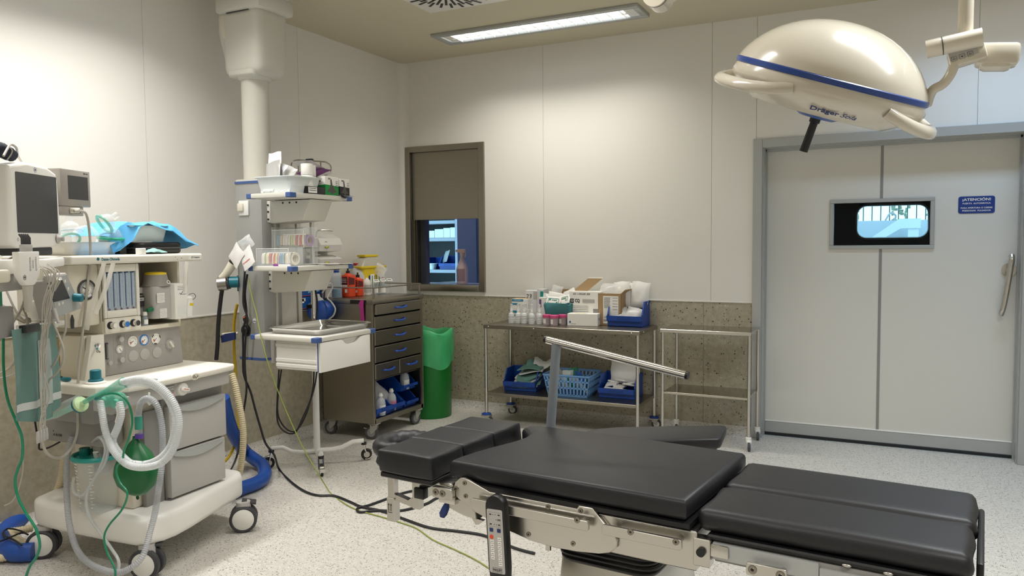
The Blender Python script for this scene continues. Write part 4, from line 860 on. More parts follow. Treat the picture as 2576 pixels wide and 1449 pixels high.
# green waste bag
t = thing('waste_bag', 'hanging grey green plastic bag with a white band below the monitor', 'bag', (GX, GY, 0), GR)
gb = mat('grey_green_bag', '#6f918b', .35, alpha=.9, bump=.3, bscale=12)
rows = []; Qb = [(.030,-.241,1.129),(.030,.048,1.116),(.030,.015,.761),(.030,-.266,.791)]
yl, yr, zt, zb = Qb[0][1], Qb[1][1], Qb[0][2], Qb[3][2]
for i in range(13):
    k = i / 12; z = zt + (zb - zt) * k
    rows.append([(.03 + .018 * sin(pi * j / 14) * (.4 + k) + .008 * sin(j * 1.3 + k * 3), yl + (yr - yl) * j / 14, z - (.03 * sin(pi * j / 14) if i == 12 else 0)) for j in range(15)])
B(gb).grid(rows, .002).part('bag_sheet', t, smooth=60)
B(mat('white_band', '#d9dcda', .5, alpha=.85)).grid([[(r_[j][0] + .003, r_[j][1], r_[j][2]) for j in range(0, 15)] for r_ in rows[10:12]], .001).part('bag_band', t)
B(mat('pale_film', '#c9d2d0', .3, alpha=.55)).grid([[(r_[j][0] + .004, r_[j][1], r_[j][2]) for j in range(6, 11)] for r_ in rows[2:12]], .001).part('bag_fold', t)
B(M.dark).bx(.02, .05, yl + .06, yl + .15, zt - .02, zt + .01, .004).part('bag_holder', t)
# ------------ breathing circuit
hs = mat('translucent_corrugated_hose', '#e4e8ea', .25, alpha=.72)
hs2 = mat('grey_corrugated_hose', '#bcbfc3', .25, alpha=.6)
t = thing('breathing_circuit', 'white corrugated double breathing hose looped in front of the machine', 'breathing hose', (AX, AY, 0), AR)
H1 = [(.036,-.185,.808),(.067,-.200,.748),(.080,-.200,.693),(.042,-.190,.630),(.084,-.190,.586),(.161,-.200,.572),(.179,-.150,.556),(.312,-.200,.604),(.372,-.200,.657),(.400,-.200,.729),(.399,-.200,.791),(.365,-.200,.850),(.305,-.200,.889),(.221,-.200,.900),(.151,-.200,.886)]
H0 = [(.001,-.200,.808),(.030,-.215,.757),(.040,-.215,.701),(.062,-.215,.655),(.118,-.235,.617),(.181,-.235,.579),(.266,-.235,.576),(.344,-.220,.597),(.403,-.215,.656),(.435,-.215,.736),(.432,-.215,.804),(.392,-.215,.862),(.322,-.215,.904),(.239,-.215,.917),(.147,-.220,.898)]
H2 = [(.090,-.185,.808),(.105,-.190,.765),(.082,-.190,.707),(.052,-.190,.656),(.064,-.190,.624),(.106,-.190,.588),(.160,-.190,.568)]
B(hs).tube(H0, .0125, 12, sm=6, corr=(.0075, .0022)).part('hose', t)
B(hs).tube(H2[:-1] + H1[5:], .0125, 12, sm=6, corr=(.0075, .0022)).part('hose', t)
b = B(M.white)
for P_ in ([(.090,-.188,.796),(.097,-.188,.764),(.084,-.188,.728)],): b.tube(P_, .0135, 12, sm=4)
b.part('hose_cuff', t)
Yc = [(.157,-.215,.898),(.107,-.215,.874),(.062,-.215,.855),(.017,-.215,.839),(-.025,-.215,.825),(-.088,-.215,.795)]
B(M.tealc).tube(Yc, [.022, .021, .016, .012, .010, .010], 14).part('y_piece', t)
b = B(mat('pale_green_filter', '#c4dfae', .35)); fq = V(Yc[5]); fd = (V(Yc[5]) - V(Yc[4])).normalized()
b.lathe([(0, -.02), (.010, -.02), (.012, -.006), (.030, -.002), (.033, .006), (.030, .014), (.014, .018), (0, .018)], 24, axis(fq, fd)); b.part('filter', t)
B(M.teal).lathe([(.0335, .010), (.0345, .012), (.0345, .016), (.0335, .018)], 24, axis(fq, fd)).part('filter_ring', t)
B(M.tealc).tube([(-.124,-.215,.782),(-.196,-.215,.755),(-.269,-.215,.728),(-.331,-.215,.709)], [.013, .013, .010, .008], 12).part('elbow_tube', t)
B(mat('clear_sleeve', '#eef3f0', .15, alpha=.28, bump=.6, bscale=30)).tube([(-.104,-.215,.800),(-.171,-.215,.779),(-.244,-.215,.743),(-.323,-.215,.717),(-.348,-.215,.708)], [.030, .026, .021, .015, .006], 14).part('clear_sleeve', t)
B(mat('green_line', '#12845f', .3)).tube([(.032,-.235,.833),(.064,-.235,.846),(.119,-.235,.855),(.169,-.235,.846),(.204,-.235,.814),(.217,-.235,.752),(.197,-.235,.688),(.166,-.235,.630),(.155,-.235,.589),(.128,-.235,.570),(.120,-.235,.538),(.138,-.235,.500),(.171,-.235,.472),(.171,-.235,.440),(.138,-.235,.388),(.069,-.235,.322),(.037,-.235,.269),(.047,-.235,.213),(.076,-.235,.169),(.092,-.235,.131),(.078,-.235,.079)], .0042, 8, sm=6).part('sampling_line', t)
B(M.teal).tube([(.006,-.225,.824),(.033,-.225,.834),(.056,-.225,.846)], .006, 8).part('line_connector', t)
# bag arm hose and breathing bag
t = thing('breathing_bag', 'dark green rubber breathing bag with purple collar hanging before the cabinet', 'breathing bag', (AX, AY, 0), AR)
bc = [(.047,-.060,.633),(.025,-.060,.384)]; b0, b1 = V(bc[0]), V(bc[1]); Lb = (b0 - b1).length
prof = [(.012, Lb), (.014, Lb * .95), (.036, Lb * .86), (.072, Lb * .70), (.096, Lb * .50), (.102, Lb * .36), (.088, Lb * .20), (.052, Lb * .06), (.02, .0), (.0, -.002)]
bgm = mat('green_rubber_bag', '#0c6434', .38); b = B(bgm)
b.lathe(prof, 32, Mx.Translation(b1))
for i, v in enumerate(b.v[:]):
    a = i % 32; d = V((v[0] - b1.x, v[1] - b1.y, 0)); k = 1 + .055 * (1 if a % 8 == 0 else 0) - .03 * (1 if a % 8 == 4 else 0); b.v[i] = (b1.x + d.x * k, b1.y + d.y * k * .8, v[2])
b.part('bag', t, smooth=50)
B(bgm).lathe([(.0, 0)] + [(.007 + .0018 * cos(a), .0018 * sin(a)) for a in [2 * pi * i / 8 for i in range(9)]][1:], 16, axis(b1 + V((0, 0, -.012)), (0, 1, 0))).part('hang_loop', t)
B(mat('purple_collar', '#5b3aa0', .45)).cyl(b0 + V((0, 0, -.004)), b0 + V((0, 0, .014)), .0165, n=20).part('collar', t)
B(M.clear).cyl(b0 + V((0, 0, .014)), b0 + V((0, 0, .035)), .0145, n=20).part('clear_neck', t)
B(mat('teal_cuff', '#3c9a86', .4)).cyl(b0 + V((0, 0, .035)), b0 + V((0, 0, .088)), .0155, n=20).part('cuff', t)
top = b0 + V((0, 0, .088))
t = thing('bag_hose', 'grey corrugated hose arching over the green bag and down to the floor', 'hose', (AX, AY, 0), AR)
PB = [tuple(top)] + [(.058,-.060,.768),(.082,-.060,.795),(.114,-.060,.801),(.149,-.060,.783),(.171,-.060,.735),(.181,-.060,.662),(.177,-.060,.578),(.186,-.080,.501),(.172,-.085,.418),(.156,-.090,.334),(.153,-.110,.274),(.162,-.140,.223),(.168,-.170,.182),(.150,-.200,.151),(.095,-.220,.125),(-.006,-.220,.122),(-.123,-.200,.132),(-.232,-.160,.160),(-.318,-.120,.229),(-.340,-.110,.329),(-.345,-.105,.432),(-.338,-.100,.537),(-.314,-.090,.616)]
B(hs2).tube(PB, .0115, 10, sm=5, corr=(.008, .002)).part('hose', t)
B(M.white).tube([(.108,-.055,.824),(.105,-.055,.778)], .004, 8).tube([(.094,-.055,.787),(.107,-.055,.774),(.121,-.055,.785)], .003, 6).part('hose_hook', t)
# suction jar
t = thing('suction_jar', 'clear graduated suction jar with a teal lid standing on the machine base', 'jar', (AX, AY, 0), AR)
jc = (-.265, -.012)
b = B(mat('clear_jar', '#dfe5e4', .1, alpha=.3)); b.lathe([(0, .276), (.072, .276), (.076, .284), (.092, .505), (.094, .51)], 36, Mx.Translation((jc[0], jc[1], 0))); b.part('jar_wall', t)
B(mat('teal_lid', '#1f9d94', .35)).lathe([(.094, .505), (.104, .505), (.106, .516), (.102, .524), (.094, .522), (.09, .512), (0, .512)], 36, Mx.Translation((jc[0], jc[1], 0))).part('lid', t)
b = B(mat('teal_lid_port', '#1a8a84', .35)); b.cyl((jc[0] - .055, jc[1] - .02, .512), (jc[0] - .055, jc[1] - .02, .545), .022, n=20); b.part('lid_port', t)
B(M.white).cyl((jc[0] + .03, jc[1] - .03, .513), (jc[0] + .03, jc[1] - .035, .535), .009, n=12).tube([(jc[0] + .02, jc[1] - .035, .536), (jc[0] + .048, jc[1] - .03, .540)], .005, 8).part('lid_tap', t)
b = B(mat('jar_print', '#f4f4f0', .6))
for i in range(14):
    z = .30 + i * .0145; r_ = .0775 + (z - .284) / (.505 - .284) * .016
    for a0, a1 in ((-2.05, -1.75), (-1.1, -.9)): b.lathe([(r_, z), (r_ + .0002, z + (.006 if a0 < -1.5 else .003))], 6, Mx.Translation((jc[0], jc[1], 0)), a0=a0, a1=a1 if i % 2 else a1 - .1)
b.part('graduation', t)
st = mat('clear_suction_tube', '#d8dcdc', .2, alpha=.55)
t = thing('suction_tube', 'clear flexible suction tube looping from the jar lid down to the floor', 'tube', (AX, AY, 0), AR)
B(st).tube([(-.221,-.070,.590),(-.107,-.125,.634),(-.076,-.125,.603),(-.083,-.125,.552),(-.127,-.125,.479),(-.171,-.125,.423),(-.222,-.125,.374),(-.266,-.125,.372),(-.281,-.125,.402),(-.271,-.125,.446)] , .0062, 10, sm=6).part('tube', t)
B(st).tube([(-.176,-.080,.612),(-.078,-.125,.640),(-.057,-.125,.597),(-.080,-.125,.527),(-.140,-.125,.461),(-.186,-.125,.404),(-.202,-.125,.342),(-.186,-.125,.284),(-.061,-.170,.240),(.019,-.190,.200),(.069,-.200,.162),(.076,-.210,.118),(.059,-.220,.070)], .0062, 10, sm=6).part('tube', t)
# ---------------------------------------------------------------- ceiling pendant with shelves
def pillow(b, X, w_, h_, t_, seed=0, n=7, rough=.25):
    """soft sealed packet: two bulging sheets with an uneven surface"""
    r = random.Random(seed); 
    for s_ in (1, -1):
        rows = []
        for i in range(n):
            row = []
            for j in range(n):
                u, v = 2 * i / (n - 1) - 1, 2 * j / (n - 1) - 1
                k = (1 - u ** 4) * (1 - v ** 4); z = s_ * t_ / 2 * k * (1 + r.uniform(-rough, rough)) 
                row.append((v * w_ / 2 * (1 + .03 * sin(u * 5 + seed)), u * h_ / 2 * (1 + .03 * sin(v * 4 + seed)), z))
            rows.append(row)
        b.grid(rows if s_ > 0 else rows[::-1], 0, X)
    return b
M.colg = mat('column_silver_grey', '#a9a9a6', .38, .25)
M.colb = mat('column_blue_trim', '#3f5a92', .45)
M.pend = mat('pendant_off_white', '#d3d0c5', .45)
pd = thing('ceiling_pendant', 'ceiling hung medical pendant with grey column, blue trims and three white shelves', 'pendant', (.45, -2.15, .736))
pt = lambda b, n, par=pd, lb=None, sm=35: b.part(n, par, lb, world=True, smooth=sm)
b = B(M.pend); b.tube([(.385, -2.15, 1.83), (.385, -2.15, 2.50)], .082, 28); pt(b, 'down_tube')
b = B(M.pend); b.tube([(.385, -2.15, 2.485), (.385, -2.15, 2.455), (.385, -2.15, 2.44)], [.10, .10, .088], 24); b.box((.395, -2.15, 2.66), (.30, .25, .40), .05, 3, X=None, top=(1.08, 1.05)); h = pt(b, 'joint_housing')
b = B(M.pend)
vs = [(-.105, -.10, 0), (.105, -.10, 0), (.105, .10, 0), (-.105, .10, 0)]
b = B(M.pend); b.prism([(-.10, 2.455), (.105, 2.455), (.155, 2.70), (.155, 2.86), (-.175, 2.86), (-.175, 2.72)], .24, Mx.Translation((.385, -2.27, 0)) @ Xs, r=.02, seg=3); pt(b, 'taper_cover')
b = B(M.cream); b.prism([(-.125, 2.69), (.10, 2.69), (.135, 2.72), (.135, 2.825), (-.145, 2.825), (-.145, 2.74)], .006, Mx.Translation((.385, -2.2765, 0)) @ Xs, r=.002); pt(b, 'cover_plate')
b = B(M.pend); b.box((.40, -2.15, 2.885), (.36, .30, .10), .02); pt(b, 'swivel_block')
b = B(M.pend); b.tube([(.40, -2.15, 2.93), (.40, -2.15, 3.02)], .15, 32); b.box((.75, -2.15, 2.965), (.7, .22, .09), .03); pt(b, 'ceiling_arm')
b = B(M.dark); b.tube([(.3, -2.282, 2.832), (.48, -2.282, 2.832)], .003, 6); pt(b, 'cover_gap')
b = B(M.colg); b.prism([(.338, -2.262), (.345, -2.292), (.37, -2.30), (.515, -2.30), (.548, -2.29), (.56, -2.262), (.56, -1.97), (.338, -1.97)], 1.06, Mx.Translation((0, 0, .752))); col_ = pt(b, 'column')
b = B(M.colb)
for z, h_ in ((.736, .016), (1.804, .014)): b.prism([(.335, -2.264), (.342, -2.296), (.37, -2.305), (.515, -2.305), (.551, -2.295), (.565, -2.262), (.565, -1.965), (.335, -1.965)], h_, Mx.Translation((0, 0, z)))
pt(b, 'blue_trim')
b = B(M.pend); b.prism([(.338, -2.262), (.345, -2.29), (.37, -2.30), (.515, -2.30), (.55, -2.29), (.563, -2.262), (.56, -1.97), (.338, -1.97)], .012, Mx.Translation((0, 0, 1.818))); pt(b, 'column_cap')
b = B(M.pend); b.bx(.560, .566, -2.205, -2.19, .76, 1.80).bx(.560, .568, -2.16, -2.03, .76, 1.80).bx(.56, .575, -2.02, -1.99, .76, 1.80); pt(b, 'rail_profile')
b = B(M.colb); b.bx(.561, .58, -2.21, -2.16, .742, .775); pt(b, 'rail_end_cap')
def pshelf(z, x1, name):
    b = B(M.pend); b.bx(.592, x1, -2.45, -1.905, z - .026, z, .004, 2); b.use(M.white).bx(.60, x1 - .008, -2.442, -1.913, z - .002, z + .0006); s_ = pt(b, name)
    for cx, cy, dx, dy in ((.592, -2.45, 1, 1), (x1, -2.45, -1, 1), (x1, -1.905, -1, -1), (.592, -1.905, 1, -1)):
        b = B(M.colb); b.bx(min(cx - .002 * dx, cx + .035 * dx), max(cx - .002 * dx, cx + .035 * dx), min(cy - .002 * dy, cy + .05 * dy), max(cy - .002 * dy, cy + .05 * dy), z - .027, z + .0012, .003, 1); pt(b, 'corner_cap', s_)
    return s_
def bracket(z, x1, parent):
    b = B(M.pend)
    b.prism([(.562, z - .03), (.562, z - .155), (.60, z - .165), (x1 - .06, z - .150), (x1, z - .03)], .20, Mx.Translation((0, -2.262, 0)) @ Xs, r=.006); bk = pt(b, 'bracket', parent)
    b = B(M.ink)
    for zz in (.045, .085, .13): b.cyl((.575, -2.2625, z - zz - .01), (.575, -2.2665, z - zz - .01), .006, n=10)
    for k in (.35, .55, .75): b.cyl((.60 + (x1 - .64) * k, -2.2625, z - .045), (.60 + (x1 - .64) * k, -2.2640, z - .045), .006, n=8)
    pt(b, 'bracket_screws', bk)
s1 = pshelf(1.727, .92, 'top_shelf'); bracket(1.727, .90, s1)
s2 = pshelf(1.311, .92, 'middle_shelf'); bracket(1.311, .90, s2)
s3 = pshelf(.914, 1.08, 'lower_shelf')
b = B(M.white); b.bx(.757, 1.058, -2.42, -1.96, .722, .886, .004, 1)
for z in (.745, .775, .86): b.bx(.757, 1.058, -2.424, -2.42, z - .010, z + .010, .002, 1)
dw = pt(b, 'drawer_box')
b = B(M.white); b.prism([(-2.412, .716), (-1.958, .716), (-1.958, .885), (-2.03, .885), (-2.05, .880), (-2.075, .862), (-2.10, .852), (-2.17, .850), (-2.195, .858), (-2.215, .878), (-2.235, .884), (-2.412, .884)], .018, fr((1.060, 0, 0), (0, 1, 0), UP), r=.002); pt(b, 'drawer_front', dw)
b = B(M.colb); b.bx(1.058, 1.062, -2.416, -2.412, .716, .884); pt(b, 'drawer_edge', dw)
b = B(M.paper); b.box((1.02, -2.12, .868), (.05, .12, .004), rot=(0, 30, 0)).box((1.01, -2.10, .872), (.05, .10, .004), rot=(0, 40, 10)); b.use(M.dark).box((.96, -2.12, .855), (.12, .16, .004)); pt(b, 'drawer_papers', dw)
b = B(M.grey); b.bx(.562, .60, -2.26, -2.06, .72, .89); pt(b, 'drawer_mount', dw)
b = B(M.white); b.bx(.383, .460, -2.310, -2.30, 1.612, 1.702, .004); sw = pt(b, 'wall_switch')
b = B(M.cream); b.box((.405, -2.316, 1.662), (.045, .016, .05), .007); pt(b, 'rocker', sw)
for (x, z, r_, cl, cl2, n_) in ((.418, .982, .034, M.grey, M.orange, 'gas_outlet'), (.408, .915, .036, M.black, M.dark, 'gas_outlet')):
    b = B(cl); b.lathe([(r_, 0), (r_, .008), (r_ * .85, .012), (r_ * .7, .006), (r_ * .7, .012)], 24, axis((x, -2.30, z), (0, -1, 0))); g_ = pt(b, n_)
    b = B(M.black); b.lathe([(r_ * .68, .012), (r_ * .4, .02), (0, .02)], 20, axis((x, -2.30, z), (0, -1, 0))); pt(b, 'socket', g_)
    b = B(cl2); b.lathe([(r_ * .62, .0165), (r_ * .42, .021)], 10, axis((x, -2.30, z), (0, -1, 0)), a0=2.4, a1=5.0); pt(b, 'colour_ring', g_)
b = B(M.paper); b.lathe([(.017, 0), (.017, .001), (0, .001)], 20, axis((.478, -2.30, .978), (0, -1, 0))); b.use(M.inkb).lathe([(.0165, .0012), (.015, .0012)], 20, axis((.478, -2.30, .978), (0, -1, 0))).box((.478, -2.3014, .974), (.022, .0006, .004)); pt(b, 'outlet_label')
b = B(M.teal); b.cyl((.355, -2.30, 1.21), (.315, -2.335, 1.21), .034, n=20).box((.338, -2.26, 1.20), (.03, .05, .10), .006); vv = pt(b, 'vacuum_valve')
b = B(M.steelL); b.cyl((.305, -2.342, 1.205), (.262, -2.372, 1.20), .043, n=24); b.use(M.dark).cyl((.318, -2.335, 1.207), (.303, -2.345, 1.205), .038, n=24); pt(b, 'valve_gauge', vv)
b = B(M.cream); b.tube([(.345, -2.33, 1.325), (.325, -2.34, 1.29), (.30, -2.35, 1.255), (.275, -2.365, 1.235)], [.028, .026, .024, .016], 14); tp_ = pt(b, 'gas_probe'); b = B(M.black); b.tube([(.350, -2.328, 1.332), (.345, -2.33, 1.325)], .0285, 14); pt(b, 'probe_band', tp_)
b = B(M.cream); b.tube([(.20, -2.33, .865), (.235, -2.33, .885), (.30, -2.32, .893), (.338, -2.30, .895)], .008, 8, sm=4); pt(b, 'grey_hose_stub')
b = B(mat('navy_hook_tape', '#16265c', .7)); b.prism([(.235, .835), (.345, .86), (.345, .905), (.225, .885)], .012, Mx.Translation((0, -2.335, 0)) @ Xs); pt(b, 'navy_strap')
b = B(M.teal); b.cyl((.40, -2.315, 1.452), (.43, -2.315, 1.452), .013, n=14); b.use(M.dark).cyl((.43, -2.315, 1.452), (.44, -2.315, 1.452), .011, n=12); pt(b, 'suction_stub')
# ------------ things on the top shelf
Z1 = 1.728
t = thing('white_tub', 'white ribbed plastic tub of dressing packets on the pendant top shelf', 'tub', (.765, -2.29, Z1))
def tub(b, w_, d_, h_, fl):
    n_ = []
    for r_, z in ((0, 0), (fl, h_), (fl + .014, h_), (fl + .014, h_ - .004), (fl + .002, h_ - .004), (fl - .004, h_ - .006), (-.004, .004)):
        n_.append([(p[0], p[1], z) for p in rrect(-w_ / 2 - r_, w_ / 2 + r_, -d_ / 2 - r_, d_ / 2 + r_, .025 + max(0, r_))])
    m = len(n_[0]); fs = [[k * m + i, k * m + (i + 1) % m, (k + 1) * m + (i + 1) % m, (k + 1) * m + i] for k in range(len(n_) - 1) for i in range(m)]
    fs += [list(range(m))[::-1], [(len(n_) - 1) * m + i for i in range(m)]]; return b.add([p for r_ in n_ for p in r_], fs)
tm = mat('tub_white', '#dfe4e2', .4)
b = tub(B(tm), .235, .22, .095, .026); tb_ = b.part('shell', t)
for x in (-.095, -.045, .015, .055, .1): B(tm).prism([(-.012, 0.006), (.012, .006), (.014, .088), (-.014, .088)], .006, Mx.Translation((x, -.118, 0)) @ Mx.Rotation(rad(-14), 4, 'X') @ Xs, r=.002).part('rib', tb_)
B(tm).prism([(-.055, .014), (.025, .014), (.03, .044), (-.06, .044)], .010, Mx.Translation((-.03, -.125, 0)) @ Mx.Rotation(rad(-14), 4, 'X') @ Xs, r=.003).part('grip', tb_)
for i, (x, y, z, w_, h_, tl, lb) in enumerate(((-.085, -.02, .165, .10, .17, -6, 'tall white gauze packet standing in the white tub'), (-.07, -.05, .13, .11, .13, -12, 'white and silver packet leaning at the front of the white tub'), (-.03, -.03, .12, .06, .12, 14, 'narrow silver packet beside the front packet in the white tub'), (.0, .0, .11, .07, .11, 24, 'clear crumpled packet at the middle of the white tub'))):
    b = B((M.paper, mat('silver_foil', '#c9c8c6', .3, .5, bump=.4, bscale=25), mat('silver_foil_b', '#a9a9ab', .3, .5, bump=.4, bscale=25), M.film)[i]); pillow(b, Mx.Translation((.765 + x, -2.29 + y, Z1 + z)) @ Mx.Rotation(rad(tl), 4, 'Y') @ Mx.Rotation(rad(80 - i * 4), 4, 'X'), w_, h_, .014, i, 8, .5); b.thing('dressing_packet', lb, 'packet', None, 0, 'packets in the white tub', smooth=60)
for i, (x, y, z, lb) in enumerate(((.875, -2.235, .044, 'front lower white paper roll beside the green glove box'), (.875, -2.235, .110, 'front upper white paper roll beside the green glove box'), (.835, -2.165, .110, 'rear upper white paper roll behind the front rolls'), (.835, -2.165, .044, 'rear lower white paper roll hidden behind the front rolls'))):
    b = B(M.paper); b.lathe([(.009, 0), (.034, 0), (.035, .002), (.035, .062), (.034, .064), (.012, .064), (.010, .060), (.009, 0)], 28); b.thing('paper_roll', lb, 'roll', (x - .005, y - .015, Z1 + z - .0), 0, 'white paper rolls')
b = B(M.black); b.bx(.79, .905, -2.30, -2.12, Z1 + .0008, Z1 + .043, .003); bb = b.thing('black_carton', 'low black carton with a white handwritten label under the paper rolls', 'box')
Lb = (.848, -2.21, Z1)
b = B(M.paper); b.box((.9055 - Lb[0], -2.245 - Lb[1], .022), (.001, .075, .034)); lines(b.use(M.ink), fr((.9062 - Lb[0], -2.245 - Lb[1], .024), (0, 1, 0), UP), .06, (2, .006, .012), .004, seed=9); b.part('label', bb)
gl_m = mat('box_green', '#128a3f', .5); gr_m = mat('glove_print_grey', '#55504c', .6); bk_m = mat('box_black', '#1b1b1d', .5)
def glove_carton(name, label, x0, x1, y0, y1, h_, low, split):
    t = thing(name, label, 'glove box', ((x0 + x1) / 2, (y0 + y1) / 2, Z1 + .0008)); w_, d_ = (x1 - x0) / 2, (y1 - y0) / 2
    b = B(M.paper); b.bx(-w_, w_, -d_, d_, 0, h_, .0015, 1); b.part('carton', t)
    b = B(low); e = .0006
    b.prism([(-d_, 0), (d_, 0), (d_, split * .9), (-d_, split)], e, fr((w_, 0, 0), (0, 1, 0), UP)); b.prism([(-w_, 0), (w_, 0), (w_, split), (-w_, split * .8)], e, fr((0, -d_, 0), (1, 0, 0), UP)); b.part('colour_field', t)
    b = B(gr_m); P = [(-.050, .018), (-.02, .040), (-.012, .055), (-.014, .09), (-.004, .094), (.004, .06), (.014, .052), (.024, .034), (.05, .018), (.02, .016), (.01, .008), (-.008, .008), (-.012, .018)]
    b.prism([(p[0] * d_ / .062, p[1] * h_ / .108) for p in P], e, fr((w_ + .0006, 0, 0), (0, 1, 0), UP)); b.part('glove_print', t)
    b = B(M.ink); b.text('BIO', .014, fr((w_ + .0008, -d_ * .35, h_ * .88), (0, 1, 0), UP)); lines(b, fr((w_ + .0008, d_ * .7, h_ * .6), (0, 1, 0), UP), .02, (4, .016, .01), .003, seed=3); lines(b, fr((0, -d_ - .0008, h_ * .72), (1, 0, 0), UP), w_, (1, .0, .01), .008, seed=8); b.part('print', t)
    b = B(M.paper); b.box((-w_ * .2, -d_ - .0008, h_ * .25), (w_ * .8, .0006, h_ * .25)); b.part('sticker', t)
    return t
glove_carton('glove_carton', 'white and green glove carton on the pendant top shelf', .785, .905, -2.135 + .0, -2.012, .110, gl_m, .062)
glove_carton('glove_carton', 'white and black glove carton at the far end of the pendant top shelf', .80, .908, -2.006, -1.912, .104, bk_m, .058)
b = B(mat('purple_foil', '#5a2e5c', .25, .2, bump=.3, bscale=30)); pillow(b, Mx.Translation((.78, -2.09, Z1 + .145)) @ Mx.Rotation(rad(20), 4, 'X') @ Mx.Rotation(rad(10), 4, 'Y'), .15, .16, .03, 4); b.thing('purple_packet', 'purple foil packet lying behind the green glove carton', 'packet', smooth=60)
b = B(M.film); pillow(b, Mx.Translation((.74, -2.05, Z1 + .175)) @ Mx.Rotation(rad(-18), 4, 'X'), .16, .22, .03, 7); b.thing('film_packet', 'crumpled clear film packet draped above the purple packet', 'packet', smooth=60)
b = B(M.alu); b.grid([[(.87 + i * .025, -2.03 + j * .05, Z1 + .0015 + .006 * (i % 2)) for j in range(4)] for i in range(3)], .001); b.use(M.black).box((.925, -1.99, Z1 - .004), (.03, .03, .012), .002, rot=(0, 25, 20)); b.thing('folded_leaflet', 'folded silver leaflet hanging over the shelf edge by the black glove carton', 'leaflet')
# ------------ things on the middle shelf
Z2 = 1.312
acr = mat('clear_acrylic', '#eef2f2', .05, alpha=.16)
acre = mat('acrylic_edge', '#f6f8f8', .2, alpha=.75)
t = thing('tape_dispenser', 'clear acrylic two tier dispenser full of label tape rolls on the pendant middle shelf', 'dispenser', (.6, -2.4, Z2))
b = B(acr)
for x0, x1, y0, y1, z0, z1 in ((.606, .85, -2.40, -2.28, .0, .105), (.606, .85, -2.27, -2.15, .105, .225)):
    for xx in (x0, x1): b.bx(xx - .0015, xx + .0015, y0, y1, Z2 + z0, Z2 + z1)
    b.bx(x0, x1, y0 - .0015, y0 + .0015, Z2 + z0, Z2 + z0 + (z1 - z0) * .9); b.bx(x0, x1, y1 - .0015, y1 + .0015, Z2 + z0, Z2 + z1); b.bx(x0, x1, y0, y1, Z2 + z0, Z2 + z0 + .003)
b.bx(.606, .85, -2.27, -2.15, Z2 + .001, Z2 + .1)
pt(b, 'acrylic_case', t)
b = B(acre)
for P in (((.606, -2.40, .0), (.606, -2.40, .1)), ((.85, -2.40, .0), (.85, -2.40, .1)), ((.606, -2.40, .1), (.85, -2.40, .1)), ((.606, -2.27, .105), (.606, -2.27, .225)), ((.606, -2.27, .21), (.85, -2.27, .21)), ((.606, -2.15, .225), (.85, -2.15, .225)), ((.85, -2.27, .105), (.85, -2.27, .21)), ((.606, -2.27, .225), (.606, -2.15, .225))):
    b.tube([(p[0], p[1], Z2 + p[2]) for p in P], .0018, 5)
pt(b, 'acrylic_edges', t)
b = B(M.white); b.tube([(.69, -2.395, Z2 + .076), (.862, -2.395, Z2 + .076)], .003, 6); b.tube([(.69, -2.265, Z2 + .182), (.86, -2.265, Z2 + .182)], .003, 6); pt(b, 'feed_rod', t)
cols = ['#ece7d8', '#e8dfc4', '#d9562f', '#6aa9c4', '#eee9dc', '#f0ecdf', '#c94b3c', '#e6dc9a', '#8db6c7', '#efe9da', '#d8e08a', '#e9e2d0', '#b99bc0', '#e4c98f']
rnd = random.Random(21)
for k, (yy, zz, r_) in enumerate(((-2.34, Z2 + .05, .038), (-2.21, Z2 + .155, .040))):
    x = .622
    for i in range(14):
        m_ = mat('tape', cols[(i * 5 + k * 3) % 14], .6); w_ = .0125
        rr_ = r_ * rnd.uniform(.78, 1.0)
        b = B(m_); b.lathe([(rr_ * .62, 0), (rr_, 0), (rr_, w_), (rr_ * .62, w_), (rr_ * .62, 0)], 22, axis((x, yy, zz - .008), (1, 0, 0)))
        d = rnd.uniform(-.006, .006)
        b.grid([[(x + q * w_ + d * s_ / 6, yy - rr_ * sin(.3) - (rr_ * .7) * (s_ / 3 if s_ < 3 else 1) - (.006 if s_ > 3 else 0), zz + rr_ * (.75 - .1 * abs(s_ - 2)) - (.016 * (s_ - 3) if s_ > 3 else 0)) for q in (0, 1)] for s_ in range(7)], .0006)
        pt(b, 'tape_roll', t); x += .0165
t = thing('marker_pen', 'purple capped white marker lying at the edge of the pendant middle shelf', 'pen', (.80, -2.425, Z2 + .006))
B(M.white).cyl((0, 0, 0), (.085, .004, 0), .0052, n=12).part('barrel', t); B(mat('purple_cap', '#7b2a8c', .4)).cyl((-.035, -.002, 0), (.0, 0, 0), .0058, n=12).part('cap', t)
b = B(M.film); pillow(b, axis((.555, -2.425, 1.445), (.25, -1, .1)) @ Mx.Rotation(rad(80), 4, 'Z'), .075, .085, .03, 12, 8, .5); b.thing('film_bag', 'crumpled clear film bag of tubing at the left end of the middle shelf, upper one', 'bag', smooth=60)
pbm = mat('sterile_pouch', '#ebe7e3', .4, alpha=.9, bump=.3, bscale=20)
b = B(pbm); pillow(b, Mx.Translation((.585, -2.45, 1.36)) @ Mx.Rotation(rad(-35), 4, 'Y') @ Mx.Rotation(rad(75), 4, 'X'), .10, .13, .012, 14, 8, .4); pp = b.thing('sterile_pouch', 'white sterile pouch with a red line hanging over the left end of the middle shelf', 'pouch', smooth=60)
b = B(pbm); pillow(b, Mx.Translation((.49, -2.44, 1.375)) @ Mx.Rotation(rad(-52), 4, 'Y') @ Mx.Rotation(rad(75), 4, 'X'), .11, .12, .012, 17, 8, .4); b.thing('sterile_pouch', 'pale empty pouch sticking out to the left behind the red lined pouch', 'pouch', smooth=60)
